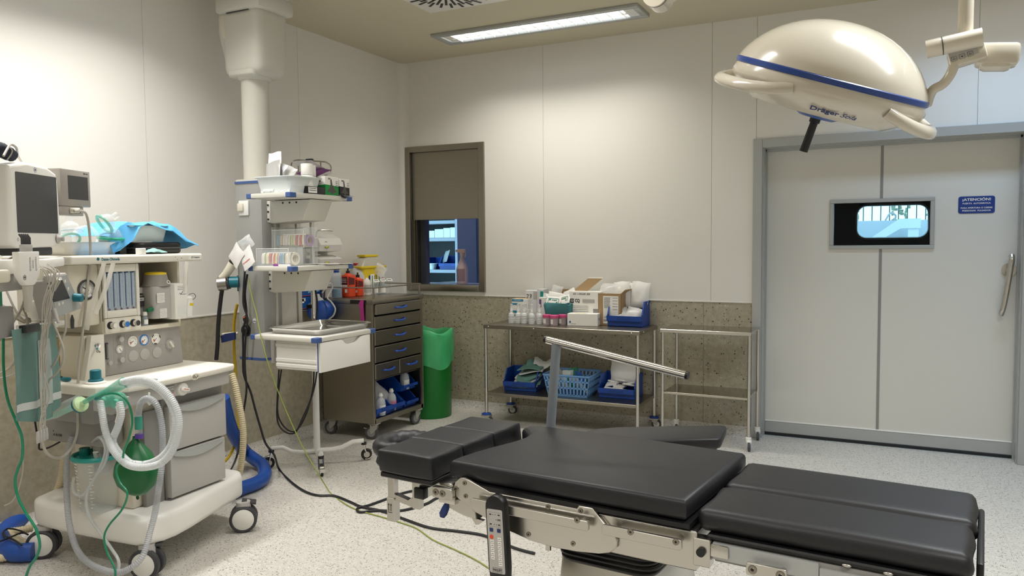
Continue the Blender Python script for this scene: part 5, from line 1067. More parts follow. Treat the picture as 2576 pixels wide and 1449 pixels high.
b = B(mat('red_line', '#d98a7e', .6)); b.grid([[(-.02, -.011, -.02), (.035, -.014, .012)], [(-.024, -.011, -.014), (.031, -.014, .018)]], .0006, Mx.Translation((0, 0, .06))); b.part('red_line', pp)
b = B(M.paper); b.grid([[(.72 + .035 * i, -2.17 + .05 * j, Z2 + .0015 + .004 * sin(i * 1.3 + j) ** 2) for j in range(6)] for i in range(7)], .0012); b.thing('paper_sheets', 'loose white sheets at the far end of the pendant middle shelf', 'paper')
# ------------ steel tray on the lower shelf
Z3 = .915
t = thing('steel_tray', 'shallow stainless steel tray on the pendant lower shelf', 'tray', (.84, -2.12, Z3))
def dish(b, w_, d_, h_, fl, r_=.03, th=.002):
    prof = [(0, 0), (fl * .3, h_ * .25), (fl * .75, h_ * .9), (fl, h_), (fl + .010, h_ - .003), (fl + .008, h_ - .006), (fl - .004, h_ - .006), (fl * .3 - .002, h_ * .2), (-.002, th)]
    R_ = [[(p[0], p[1], z) for p in rrect(-w_ / 2 - q, w_ / 2 + q, -d_ / 2 - q, d_ / 2 + q, r_ + q, 5)] for q, z in prof]
    m = len(R_[0]); fs = [[k * m + i, k * m + (i + 1) % m, (k + 1) * m + (i + 1) % m, (k + 1) * m + i] for k in range(len(R_) - 1) for i in range(m)]
    fs += [list(range(m))[::-1], [(len(R_) - 1) * m + i for i in range(m)]]; return b.add([p for q in R_ for p in q], fs)
dish(B(mat('tray_steel', '#d6d5d2', .16, 1)), .35, .46, .038, .022).part('dish', t)
# ------------ infusion stand behind the shelves
t = thing('infusion_stand', 'infusion stand with chrome pole and white four armed castor base', 'infusion stand', (.565, -1.87, 0))
B(M.chrome).tube([(0, 0, .60), (0, 0, 1.66)], .0155, 14).part('upper_pole', t)
B(M.white).tube([(0, 0, .08), (0, 0, .62)], .0215, 16).part('lower_pole', t)
B(M.black).lathe([(0, 1.64), (.018, 1.64), (.018, 1.675), (.03, 1.68), (.03, 1.70), (0, 1.70)], 16).cyl((.02, -.02, 1.665), (.04, -.03, 1.665), .012).part('clamp', t)
B(M.black).bx(-.045, -.012, -.02, .02, 1.02, 1.045, .003).part('pole_block', t)
B(M.steelL).tube([(0, 0, 1.69), (0, 0, 1.95)], .007, 10).part('inner_rod', t)
hook = [(-.03, 0, 1.918), (-.07, 0, 1.90), (-.12, 0, 1.905), (-.155, 0, 1.93), (-.155, 0, 1.965), (-.12, 0, 1.982), (-.07, 0, 1.98), (0, 0, 1.972), (.09, 0, 1.962), (.13, 0, 1.955), (.165, 0, 1.93), (.16, 0, 1.89), (.12, 0, 1.876), (.09, 0, 1.905), (.085, 0, 1.962)]
B(M.steel).tube(hook, .0045, 8, sm=5).tube([(-.10, 0, 1.905), (-.10, 0, 1.98)], .004, 6).part('hook_bar', t)
B(M.black).bx(-.03, .02, -.012, .012, 1.962, 1.985, .004).part('hook_clamp', t)
for i, (dx, dy) in enumerate(((-.19, -.215), (.20, -.195), (.235, .19), (-.17, .185))):
    L = math.hypot(dx, dy); u = V((dx / L, dy / L, 0))
    b = B(M.white); b.tube([u * .0 + V((0, 0, .085)), u * .10 + V((0, 0, .085)), u * .16 + V((0, 0, .095)), u * (L - .07) + V((0, 0, .128)), u * L + V((0, 0, .130))], .017, 10, flat=.8); lg = b.part('leg', t)
    p = u * L
    B(M.black).cyl(p + V((0, 0, .105)), p + V((0, 0, .12)), .018, n=14).part('castor_top', lg)
    side = u.cross(V((0, 0, 1)))
    c_ = p + u * .018
    B(M.chrome).lathe([(.034, -.012), (.040, -.012), (.040, .012), (.034, .012)], 16, axis(c_ + V((0, 0, .045)), side), a0=.6, a1=pi).part('castor_hood', lg)
    b = B(M.chrome)
    for s_ in (-1, 1): b.tube([p + side * .014 * s_ + V((0, 0, .105)), c_ + side * .014 * s_ + V((0, 0, .04))], .006, 6)
    b.part('castor_fork', lg)
    B(M.rubber).lathe([(.012, -.010), (.034, -.011), (.038, -.007), (.038, .007), (.034, .011), (.012, .010)], 24, axis(c_ + V((0, 0, .0385)), side)).part('castor_wheel', lg)
    B(M.steelL).lathe([(0, -.0115), (.02, -.0115), (.02, .0115), (0, .0115)], 16, axis(c_ + V((0, 0, .0385)), side)).part('castor_hub', lg)
# ------------ surgical lamp on its arm
lc = V((3.715, -2.62, 2.03))
vd = (lc - V((3.952, -5.763, 1.43))).normalized()
rt_ = (cr * cos(rad(14.2)) + cd * sin(rad(14.2))); rt_ = (rt_ - vd * rt_.dot(vd)).normalized(); nn = rt_.cross(vd).normalized()
if nn.z < 0: nn = -nn
fw_ = nn.cross(rt_).normalized()
XL = Mx(((rt_.x, fw_.x, nn.x, lc.x), (rt_.y, fw_.y, nn.y, lc.y), (rt_.z, fw_.z, nn.z, lc.z), (0, 0, 0, 1)))
t = thing('surgical_lamp', 'large cream domed surgical lamp with a blue band hanging from a ceiling arm', 'surgical lamp', (lc.x, lc.y, lc.z))
lp = lambda b, n, par=None, sm=40: b.part(n, par or t, world=True, smooth=sm)
M.lampc = mat('lamp_cream_gloss', '#d9d1c0', .22, coat=.5)
R0 = .345
dome = [(0, .60)] + [(r, .02 + .42 * ((1.13 ** 2 - r * r) ** .5 - .53) / .60 + .16 * (1 - r ** 2.6) ** .55) for r in (.12, .24, .36, .47, .58, .68, .76, .83, .89, .94, .975)] + [(1.0, .02)]
b = B(M.lampc); b.lathe([(r * R0, z * R0) for r, z in dome[::-1]], 64, XL); dm = lp(b, 'dome')
b = B(mat('lamp_blue_band', '#2b4a94', .3)); b.lathe([(1.0 * R0, .02 * R0), (1.015 * R0, .01 * R0), (1.015 * R0, -.035 * R0), (1.0 * R0, -.045 * R0)], 64, XL); lp(b, 'blue_band')
b = B(M.lampc); b.lathe([(r * R0, z * R0) for r, z in ((1.0, -.045), (1.025, -.11), (1.01, -.17), (.96, -.215), (.74, -.365), (.70, -.37), (.66, -.355))], 64, XL); lp(b, 'skirt')
b = B(mat('lamp_lens', '#cfd3d4', .12, alpha=.85)); b.lathe([(.69 * R0, -.362 * R0), (.35 * R0, -.372 * R0), (.0, -.375 * R0)], 48, XL); lp(b, 'lens')
for a_, hw in ((-152, 44), (-16, 36), (92, 40)):
    arc = []
    for k_ in range(13):
        d = -hw + 2 * hw * k_ / 12; k = 1 - abs(d / hw) ** 3; rr_ = .985 + .15 * k; arc.append((rr_ * R0 * cos(rad(a_ + d)), rr_ * R0 * sin(rad(a_ + d)), -(.16 + .10 * k) * R0))
    b2 = B(M.lampc); b2.tube(arc, .024, 12, sm=2, flat=.8, X=XL); lp(b2, 'handle')
ctr = -vd    # lettering on the near side of the skirt
def skirt_frame(ang, r, z):
    o = XL @ V((r * R0 * sin(ang), -r * R0 * cos(ang), z * R0)); 
    rgt = (XL.to_3x3() @ V((cos(ang), sin(ang), 0))); nrm = (XL.to_3x3() @ V((sin(ang) * .56, -cos(ang) * .56, -.83))).normalized(); up_ = nrm.cross(rgt)
    return fr(o + nrm * .004, rgt, up_)
b = B(M.inkb); b.text('Dräger', .034, skirt_frame(.06, .855, -.288), bold=.0008); b.text('Sola', .034, skirt_frame(.34, .855, -.288), shear=.25); lp(b, 'maker_lettering')
b = B(mat('lamp_blue_hub', '#3c5b9e', .35)); b.lathe([(r * R0, z * R0) for r, z in ((.30, -.34), (.28, -.37), (.18, -.42), (.0, -.43))], 32, XL); hb = lp(b, 'centre_hub')
b = B(M.black); b.tube([XL @ V((0, 0, -.42 * R0)), XL @ V((0, 0, -.47 * R0)), XL @ V((0, 0, -.48 * R0)), XL @ V((0, 0, -.80 * R0))], [.020, .020, .0145, .0155], 16); lp(b, 'centre_handle', hb)
tb0 = XL @ V((1.0 * R0, 0, 0))
b = B(M.lampc); Pt = [(4.011,-2.620,1.947),(4.052,-2.620,1.957),(4.084,-2.620,1.976),(4.106,-2.620,2.007),(4.119,-2.620,2.044),(4.126,-2.620,2.071)]; b.tube([tuple(tb0)] + Pt[1:], .0165, 14, sm=5); lp(b, 'yoke_tube')
Pj = [(4.030,-2.620,2.098),(4.199,-2.620,2.119),(4.113,-2.620,2.141),(4.149,-2.620,2.143),(4.144,-2.620,2.339),(4.199,-2.620,2.089),(4.295,-2.620,2.067),(4.294,-2.620,2.014),(4.183,-2.620,2.030)]
b = B(M.lampc); j0, j1 = V(Pj[0]), V(Pj[1]); d = (j1 - j0); b.tube([j0 - V((0, .02, 0)), j1 + V((0, -.03, 0))], .031, 24); lp(b, 'joint_cylinder')
b = B(M.dark); k0 = j0 + d * .28 + V((0, -.024, 0)); b.tube([k0, k0 + d.normalized() * .003], .0315, 24); lp(b, 'joint_groove')
b = B(M.lampc); c0 = V([(4.156,-2.600,2.069)][0]); b.box(c0, (.115, .07, .055), .008, rot=(0, -14, 0)); cbx = lp(b, 'control_box')
b = B(M.grey); b.box(c0 + V((-.012, -.036, .004)), (.088, .002, .028), rot=(0, -14, 0)); lp(b, 'keypad', cbx)
for i, dx in enumerate((-.032, -.008, .016)):
    o = c0 + V((-.008 + dx, -.0375, -.004 + .25 * dx)); Y = Mx.Translation(o) @ Mx.Rotation(rad(-14), 4, 'Y')
    b = B(M.ink)
    for x0, x1, z0, z1 in ((-.008, .008, .0075, .0083), (-.008, .008, -.0083, -.0075), (-.0083, -.0075, -.008, .008), (.0075, .0083, -.008, .008)): b.bx(x0, x1, -.0004, 0, z0, z1, X=Y)
    b.lathe([(.0035 if i != 1 else .0025, 0), (.0025 if i != 1 else 0, .0003)], 12, Y @ axis((0, 0, 0), (0, -1, 0))); lp(b, 'key_symbol', cbx)
b = B(M.lampc); c1 = V([(4.251,-2.550,2.071)][0]); b.box(c1, (.13, .10, .075), .014, rot=(0, 6, 0)); b.box(c1 + V((-.005, 0, -.03)), (.10, .09, .04), .018, rot=(0, 6, 0)); lp(b, 'brake_housing')
vt = V(Pj[3]); b = B(M.lampc); b.tube([vt + V((0, 0, -.02)), vt + V((0, 0, .42))], .0245, 18); lp(b, 'vertical_tube')
b = B(M.lampc); kn = V([(3.059,-2.620,2.430)][0]); b.tube([vt + V((0, 0, .38)), vt + V((-.15, 0, .46)), kn + V((.30, 0, .09)), kn + V((.10, 0, .03)), kn], [.04, .045, .05, .045, .04], 16, sm=2); lp(b, 'spring_arm')
b = B(M.lampc); b.cyl(kn + V((0, -.05, 0)), kn + V((0, .05, 0)), .052, n=28); b.cyl(kn + V((0, 0, .02)), kn + V((0, 0, .60)), .04); b.lathe([(.14, 0), (.14, .05), (.06, .09), (0, .09)], 28, Mx.Translation((kn.x, kn.y, 2.93))); lp(b, 'ceiling_mount')
b = B(M.dark); b.lathe([(.053, -.002), (.053, .002)], 28, axis(kn + V((0, -.035, 0)), (0, 1, 0))); lp(b, 'knuckle_groove')
# ---------------------------------------------------------------- stainless drawer cabinet in the corner
cb = thing('drawer_cabinet', 'stainless steel drawer cabinet on castors with blue handles in the corner', 'cabinet', (.33, -.93, 0))
pc = lambda b, n, par=None, sm=35: b.part(n, par or cb, world=True, smooth=sm)
x0, x1, y0, y1 = .10, .575, -1.262, -.600
b = B(M.steel); b.bx(x0, x1, y0, y0 + .012, .125, 1.0, .002, 1).bx(x0, x1, y1 - .012, y1, .125, 1.0, .002, 1).bx(x0, x0 + .01, y0, y1, .125, 1.0)
b.bx(x1 - .02, x1, y0 + .012, y0 + .022, .125, 1.0).bx(x1 - .012, x1, y1 - .04, y1 - .012, .125, 1.0); pc(b, 'carcass')
B(M.steel).bx(x0 - .005, x1 + .008, y0 - .006, y1 + .006, 1.0, 1.036, .004, 2).part('worktop', cb, world=True)
B(M.steel).bx(x0, x1, y0 + .012, y1 - .012, .125, .158, .002, 1).part('bottom_shelf', cb, world=True)
B(M.steel).bx(x0 + .01, x1 - .03, y0 + .012, y1 - .012, .432, .44).part('inner_floor', cb, world=True)
ya, yb = y0 + .024, y1 - .042
for (u0, u1, z0, z1, pr_) in ((ya, yb, .921, .996, .012), (ya, yb, .815, .909, .0), (ya, yb, .697, .803, .0), (ya, yb, .571, .685, .0), (ya, (ya + yb) / 2 - .004, .452, .559, .0), ((ya + yb) / 2 + .004, yb, .452, .559, .0)):
    d = B(M.steel).bx(x1 - .025, x1 + .004 + pr_, u0, u1, z0, z1, .003, 1).part('drawer', cb, world=True)
    c_, z_ = (u0 + u1) / 2 + .01, z0 + (z1 - z0) * .52; X_ = x1 + .004 + pr_
    hb = B(M.blue); hb.tube([(X_, c_ - .065, z_), (X_ + .016, c_ - .058, z_), (X_ + .020, c_ - .02, z_ - .004), (X_ + .020, c_ + .02, z_ - .003), (X_ + .016, c_ + .058, z_ + .005), (X_, c_ + .065, z_ + .005)], .0075, 8, sm=3, flat=.7); hb.part('handle', d, world=True)
b = B(M.steel); zr = 1.118
b.tube([(x0 + .01, y0 + .01, zr), (x1 - .02, y0 + .006, zr), (x1 - .004, y0 + .02, zr), (x1 - .004, y1 - .02, zr), (x1 - .02, y1 - .006, zr), (x0 + .01, y1 - .006, zr)], .0045, 8); pc(b, 'guard_rail')
for (x, y) in ((x1 - .006, y0 + .03), (x1 - .006, y1 - .035), (x0 + .03, y0 + .01), (x0 + .03, y1 - .01)): 
    b = B(M.steel); b.bx(x - .006, x + .004, y - .008, y + .008, 1.034, zr, .002, 1); pc(b, 'rail_post')
B(M.black).bx(.385, .530, y0 - .0085, y0 - .0055, 1.003, 1.030).part('black_tape', cb, world=True)
def castor(parent, x, y, r, w_, fork, tyre, hub, ang, top, bf=False):
    """swivel castor under z = top; ang = travel direction in degrees"""
    u = V((cos(rad(ang)), sin(rad(ang)), 0)); s_ = V((-u.y, u.x, 0)); c_ = V((x, y, r)) + u * r * .45
    b = B(fork); b.box((x, y, top - .008), (.07, .06, .014), .003)
    b.lathe([(.0, top - .016), (.026, top - .016), (.030, 2 * r + .002), (0, 2 * r + .002)], 14, Mx.Translation((x, y, 0)))
    for k in (-1, 1):
        o = s_ * (w_ / 2 + .004) * k; pl_ = [(-r * .55, r * 1.35), (r * .6, r * 1.2), (r * .62, r * .2), (r * .45, -r * .15), (r * .25, -.1 * r), (-r * .45, r * .6)]
        b.prism(pl_, .003, fr(V((x, y, r)) + o - s_ * .0015, u, UP))
    if bf: b.box(V((x, y, r * 1.6)) + u * r * 1.1, (.05, .03, .008), .003, rot=(0, -15, ang))
    f_ = b.part('castor', parent, world=True)
    B(tyre).lathe([(r * .62, -w_ / 2), (r * .92, -w_ / 2), (r, -w_ * .3), (r, w_ * .3), (r * .92, w_ / 2), (r * .62, w_ / 2)], 24, axis(c_, s_)).part('tyre', f_, world=True)
    B(hub).lathe([(0, -w_ * .45), (r * .63, -w_ * .45), (r * .63, w_ * .45), (0, w_ * .45)], 20, axis(c_, s_)).part('hub', f_, world=True)
M.fork = mat('zinc_castor_fork', '#bdbbb4', .4, .6)
M.tyreg = mat('grey_castor_tyre', '#4a4a4b', .6)
for x, y, a in ((.53, -1.20, 200), (.54, -.655, -100), (.15, -1.20, 190), (.15, -.655, 200)): castor(cb, x, y, .05, .03, M.fork, M.tyreg, M.greyd, a, .126, bf=(x > .5 and y < -1))
# storage bins ----------------------------------------------------------------
def bin_mesh(b, w_, d_, h_, lip=.46, t_=.003):
    """open fronted stacking bin, front at y = 0"""
    fl = w_ * .03
    side = [(.02, 0), (d_ - .004, 0), (d_, h_), (d_ * .36, h_), (d_ * .10, h_ * lip), (-.012, h_ * lip), (-.004, h_ * .24), (.018, h_ * .22)]
    for sx in (-1, 1): b.prism(side, t_, Mx(((0, 0, 1, sx * (w_ / 2) - t_ / 2), (1, 0, 0, 0), (0, 1, 0, 0), (0, 0, 0, 1))))
    b.bx(-w_ / 2, w_ / 2, d_ - .006, d_, 0, h_); b.bx(-w_ / 2, w_ / 2, .018, d_, 0, t_)
    b.bx(-w_ / 2, w_ / 2, -.008, -.004, h_ * .23, h_ * lip); b.bx(-w_ / 2, w_ / 2, .018, .022, 0, h_ * .24); b.bx(-w_ / 2, w_ / 2, -.006, .02, h_ * .225, h_ * .24)
    b.bx(-w_ / 2 - .006, w_ / 2 + .006, d_ - .012, d_ + .004, h_ - .012, h_ + .002, .002, 1)
    for sx in (-1, 1): b.prism([(d_ * .36, h_ - .008), (d_, h_ - .008), (d_, h_ + .002), (d_ * .36, h_ + .002)], .012, Mx(((0, 0, 1, sx * w_ / 2 - .006), (1, 0, 0, 0), (0, 1, 0, 0), (0, 0, 0, 1)))); b.prism([(d_ * .10, h_ * lip - .005), (d_ * .36, h_ - .006), (d_ * .34, h_ + .002), (d_ * .08, h_ * lip + .006)], .010, Mx(((0, 0, 1, sx * w_ / 2 - .005), (1, 0, 0, 0), (0, 1, 0, 0), (0, 0, 0, 1))))
    return b
def storage_bin(label, loc, rz, w_, d_, h_, group, lip=.46):
    t = thing('storage_bin', label, 'bin', loc, rz, group); bin_mesh(B(M.blue), w_, d_, h_, lip).part('shell', t)
    B(mat('bin_label_recess', '#0d3c8a', .45)).bx(-w_ * .2, w_ * .2, -.0095, -.0078, h_ * .27, h_ * .40).part('label_slot', t); return t
gB = 'blue bins in the cabinet'
storage_bin('large blue bin at the left of the cabinet bottom holding fluid bottles', (.562, -1.12, .159), 90, .205, .34, .155, gB, .44)
storage_bin('blue bin in the middle of the cabinet bottom with a pink labelled bottle', (.552, -.925, .159), 90, .16, .30, .140, gB, .44)
storage_bin('empty blue bin at the right of the cabinet bottom', (.550, -.735, .159), 90, .16, .30, .125, gB, .40)
storage_bin('upper blue bin stacked at the right of the cabinet opening', (.548, -.755, .290), 90, .19, .30, .125, gB, .40)
def bottle(name, label, cat, loc, prof, m, cap, cm, lab=None, group=None, rz=0, n=20):
    t = thing(name, label, cat, loc, rz, group); B(m).lathe(prof, n).part('body', t); B(cm).lathe(cap, 16).part('cap', t)
    if lab: r_, z0, z1, lm, a0, a1 = lab; B(lm).lathe([(r_, z0), (r_, z1)], 14, a0=a0, a1=a1).part('label', t)
    return t
fl = mat('fluid_bottle', '#dfe6ea', .15, alpha=.55); pinkl = mat('pink_label', '#d98ba6', .6)
for i, (x, y, z, lb) in enumerate(((.47, -1.20, .165, 'clear fluid bottle with white cap at the left end of the cabinet bin'), (.53, -1.12, .165, 'clear fluid bottle with white label in front of the left cabinet bin'), (.50, -.94, .165, 'clear fluid bottle with a pink and white label in the middle cabinet bin'), (.50, -.76, .296, 'small clear bottle with rounded cap in the upper right cabinet bin'))):
    bottle('fluid_bottle', lb, 'bottle', (x, y, z), [(0, 0), (.036, 0), (.037, .09), (.030, .115), (.016, .13), (.014, .14)], fl, [(.018, .138), (.018, .150), (.013, .156), (.013, .164), (0, .164)], M.white, (.0375, .02, .075, M.paper if i != 2 else pinkl, -1.1, .9), 'fluid bottles in the cabinet')
b = B(M.film); pillow(b, axis((.46, -1.05, .30), (1, -.2, .2)) @ Mx.Rotation(rad(90), 4, 'Z'), .18, .14, .06, 3); b.thing('film_bag', 'clear film bag behind the fluid bottles in the cabinet', 'bag', smooth=60)
# things on the cabinet
ZC = 1.037
def pump_bottle(label, loc, h_, w_, d_):
    t = thing('antiseptic_bottle', label, 'bottle', loc, 0, 'orange antiseptic bottles')
    b = B(M.orange); b.prism(rrect(-d_, d_, -w_, w_, min(d_, w_) * .55, 4), h_, r=.006, seg=2); b.lathe([(w_ * .75, h_ - .004), (w_ * .45, h_ + .012), (.012, h_ + .016)], 18, sc=(d_ / w_, 1)); b.part('body', t)
    B(M.black).lathe([(.015, h_ + .012), (.015, h_ + .03), (.006, h_ + .034), (.006, h_ + .05), (0, h_ + .05)], 14).part('cap', t)
    b = B(mat('maroon_label', '#5e1a1d', .5)); b.prism([(-w_ * .9, h_ * .56), (w_ * .5, h_ * .56), (w_ * .5, h_ * .84), (-w_ * .9, h_ * .93)], .0012, fr((d_ - .0002, 0, 0), (0, 1, 0), UP)); b.prism([(-d_ * .7, h_ * .56), (d_ * .75, h_ * .56), (d_ * .75, h_ * .93), (-d_ * .7, h_ * .90)], .0012, fr((0, -w_ + .0002, 0), (1, 0, 0), UP)); b.part('label', t)
    b = B(M.paper); b.prism([(-d_ * .7, h_ * .48), (d_ * .75, h_ * .48), (d_ * .75, h_ * .55), (-d_ * .7, h_ * .55)], .0012, fr((0, -w_ + .0002, 0), (1, 0, 0), UP)); b.text('sterilium', .012, fr((0, -w_ - .0014, h_ * .8), (1, 0, 0), UP), fit=d_ * 1.1) if 0 else None; lines(b, fr((0, -w_ - .0014, h_ * .74), (1, 0, 0), UP), d_ * 1.2, (3, .012, .012), .004, seed=6); b.prism(rrect(d_ * .2, d_ * .7, h_ * .2, h_ * .36, .001, 1), .0012, fr((0, -w_ + .0002, 0), (1, 0, 0), UP)); b.part('label_print', t)
pump_bottle('larger orange antiseptic bottle with black cap on the cabinet', (.215, -1.075, ZC), .165, .05, .042)
pump_bottle('smaller orange antiseptic bottle right of the larger one', (.225, -.970, ZC), .130, .040, .034)
bottle('spray_bottle', 'white spray bottle beside the orange bottles on the cabinet', 'bottle', (.215, -.862, ZC), [(0, 0), (.042, 0), (.044, .006), (.044, .085), (.036, .115), (.018, .135), (.015, .145)], mat('bottle_white', '#e9e4e0', .4), [(.016, .14), (.016, .165), (.009, .168), (.009, .20), (0, .2)], M.white, (.0445, .02, .08, M.grey, -2.3, .4))
bottle('blue_liquid_bottle', 'clear square bottle of blue liquid at the left of the orange bottles', 'bottle', (.20, -1.19, ZC), [(0, 0), (.038, 0), (.038, .17), (.030, .185), (.02, .19)], M.clearb, [(.021, .185), (.021, .205), (0, .205)], M.blue)
t_ = bpy.data.objects['blue_liquid_bottle']; B(mat('blue_liquid', '#1f6f9c', .15, alpha=.85)).lathe([(0, .004), (.036, .004), (.036, .065), (0, .065)], 20).part('liquid', t_)
bottle('gallon_jug', 'large translucent jug with a red cap behind the orange bottles', 'jug', (.165, -.905, ZC), [(0, 0), (.066, 0), (.068, .01), (.068, .15), (.055, .19), (.03, .22), (.022, .235)], mat('jug_translucent', '#d5d6d4', .4, alpha=.85), [(.024, .23), (.024, .25), (0, .25)], mat('red_cap', '#c6202a', .4))
for i, (x, y, lb) in enumerate(((.24, -.775, 'small clear bottle with white cap next to the spray bottle'), (.27, -.715, 'small clear labelled bottle nearest the rail beside the holders'))):
    bottle('small_bottle', lb, 'bottle', (x, y, ZC), [(0, 0), (.029, 0), (.029, .07), (.02, .085), (.015, .09)], M.clearb, [(.017, .088), (.017, .108), (0, .108)], M.white, (.0295, .012, .055, M.paper, -2.0, .2), 'small clear bottles on the cabinet')
t = thing('sharps_container', 'yellow sharps container with a clear lid and yellow flap on the cabinet', 'container', (.17, -.765, ZC))
b = B(M.yellow); b.prism(rrect(-.062, .062, -.15, .15, .03, 4), .21); b.prism(rrect(-.07, .07, -.172, .172, .03, 4), .018, Mx.Translation((0, 0, .208)), r=.004); b.part('tub', t)
b = B(mat('sharps_lid_clear', '#cbc6b6', .3, alpha=.75))
R_ = [[(p[0], p[1], z) for p in rrect(-x, x, -y, y, .025, 4)] for x, y, z in ((.066, .165, .226), (.055, .12, .275), (.04, .078, .293), (.035, .07, .296))]
m_ = len(R_[0]); b.add([p for q in R_ for p in q], [[k * m_ + i, k * m_ + (i + 1) % m_, (k + 1) * m_ + (i + 1) % m_, (k + 1) * m_ + i] for k in range(3) for i in range(m_)] + [[3 * m_ + i for i in range(m_)]]); b.part('lid', t)
B(M.yellow).prism(rrect(-.042, .042, -.088, .088, .01, 3), .018, Mx.Translation((0, 0, .296)), r=.004).part('flap', t)
b = B(M.paper); b.box((.0635, .085, .135), (.001, .09, .06)); b.use(mat('red_print', '#b03028', .6)); lines(b, fr((.0645, .085, .150), (0, 1, 0), UP), .07, (3, .008, .016), .006, seed=5); b.part('warning_label', t)
B(M.blue).box((.0636, -.035, .10), (.001, .08, .10)).part('blue_label', t)
for i, (y, lb) in enumerate(((-.655, 'first'), (-.565, 'middle'), (-.475, 'far'))):
    if i == 2: y = -.48
    pos = ('nearest the sharps container', 'in the middle of the row', 'farthest towards the back wall')[i]
    t = thing('acrylic_holder', 'clear acrylic holder with a white name label, the one ' + pos, 'holder', (.235, y - .14 if 0 else y - .155, ZC), 0, 'acrylic holders on the cabinet')
    b = B(acr); b.bx(-.045, -.042, -.038, .038, 0, .20 - .03 * (i == 2)).bx(.03, .033, -.038, .038, 0, .10).bx(-.045, .033, -.038, -.036, 0, .12).bx(-.045, .033, .036, .038, 0, .12).bx(-.045, .033, -.038, .038, 0, .003); b.part('case', t)
    b = B(M.paper); b.box((.048, 0, .110), (.001, .070, .026), rot=(0, -40, 0)); lines(b.use(M.ink), Mx.Translation((.0488, 0, .110)) @ Mx.Rotation(rad(-40), 4, 'Y') @ fr((0, 0, 0), (0, 1, 0), UP), .05, (2, .003, .006), .004, seed=i); b.part('name_label', t)
    if i < 2:
        for k in range(3):
            b = B(M.paper); b.bx(-.034 + k * .02, -.031 + k * .02, -.03 + k * .004, .012 + k * .008, .004, .185 - .012 * k); b.use(mat('green_stripe', '#3f8a45', .6)).bx(-.0308 + k * .02, -.0303 + k * .02, -.012 + k * .004, -.002 + k * .004, .05, .15); b.part('catheter_pack', t)
b = B(M.film); pillow(b, axis((.24, -.72, 1.235), (1, -.6, .4)), .10, .12, .04, 9); b.thing('film_bag', 'clear wrapped syringe bag leaning by the sharps container', 'bag', smooth=60)
# blue hood of the resuscitator hanging on the cabinet side
t = thing('resuscitator_bag', 'blue resuscitator bag with pale collars hanging on the cabinet side', 'resuscitator', (.195, -1.33, .85))
B(mat('blue_silicone', '#1c4da6', .4, bump=.15, bscale=8)).lathe([(.0, .02), (.04, .022), (.078, .05), (.098, .085), (.095, .12), (.07, .155), (.035, .175), (0, .178)], 28, Mx.Translation((-.01, 0, 0)) @ Mx.Rotation(rad(-14), 4, 'Y')).part('bag', t)
M.coll = mat('resus_collar', '#c9ccc9', .35)
B(M.coll).lathe([(.042, .165), (.035, .185), (.02, .20), (.016, .225), (0, .225)], 20, Mx.Translation((-.01, 0, 0)) @ Mx.Rotation(rad(-14), 4, 'Y')).lathe([(.035, -.03), (.038, .0), (.044, .025), (.02, .03)], 20, Mx.Translation((-.006, 0, 0)) @ Mx.Rotation(rad(-18), 4, 'Y')).part('collar', t)
B(M.coll).tube([(.0, -.02, .23), (.05, .0, .30), (.055, .03, .27), (.04, -.01, .20), (.08, -.02, .17), (.118, -.02, .12), (.10, -.02, .07), (.06, -.02, .04), (.065, -.02, .01)], .006, 8, sm=4).part('strap', t)
b = B(mat('pink_ribbon', '#c23a96', .6)); b.grid([[(.478 + .032 * j, -1.272 - .004 * sin(i), 1.032 - .033 * i) for j in (0, 1)] for i in range(7)], .001); b.grid([[(.468 + .012 * j, -1.275, 1.01 - .018 * i + .01 * j) for j in (0, 1)] for i in range(3)], .001); b.thing('pink_ribbon', 'pink ribbon hanging from the cabinet corner', 'ribbon')
# glove boxes and dispensers on the left wall behind the cabinet
gb_ = mat('glove_box_blue', '#14509a', .5); gw = mat('glove_box_hand', '#7fb2cc', .6)
for i, (z, lb) in enumerate(((1.150, 'blue glove box with letter S on the wall rack, the upper one'), (1.058, 'blue glove box in the middle of the wall rack'), (.966, 'dark blue glove box at the bottom of the wall rack'))):
    t = thing('glove_box', lb, 'glove box', (.045, -1.36, z), 0, 'blue glove boxes on the wall')
    b = B(gb_); b.bx(-.044, .044, -.13, .13, 0, .088, .002, 1); b.part('carton', t)
    b = B(gw); b.prism([(-.02, .036), (.02, .05), (.05, .058), (.085, .046), (.11, .030), (.08, .026), (.05, .034), (.02, .030), (-.02, .02)], .0008, fr((.0442, 0, 0), (0, 1, 0), UP)); b.part('hand_print', t)
    b = B(M.paper); b.text('S', .03, fr((.0452, .105, .066), (0, 1, 0), UP)) if i == 0 else b.box((.0446, -.09, .06), (.0008, .05, .03)); b.box((.0446, -.08, .068), (.0008, .06, .022)); b.use(M.orange).box((.0446, 0, .004), (.0006, .25, .003)); b.part('print', t)
t = thing('wall_rack', 'grey metal rack on the left wall that holds the blue glove boxes', 'rack', (.0, -1.36, .96))
B(M.alu).bx(.0, .092, -.136, -.132, -.004, .29).bx(.0, .092, .132, .136, -.004, .29).bx(0, .092, -.136, .136, -.004, .0).part('frame', t)
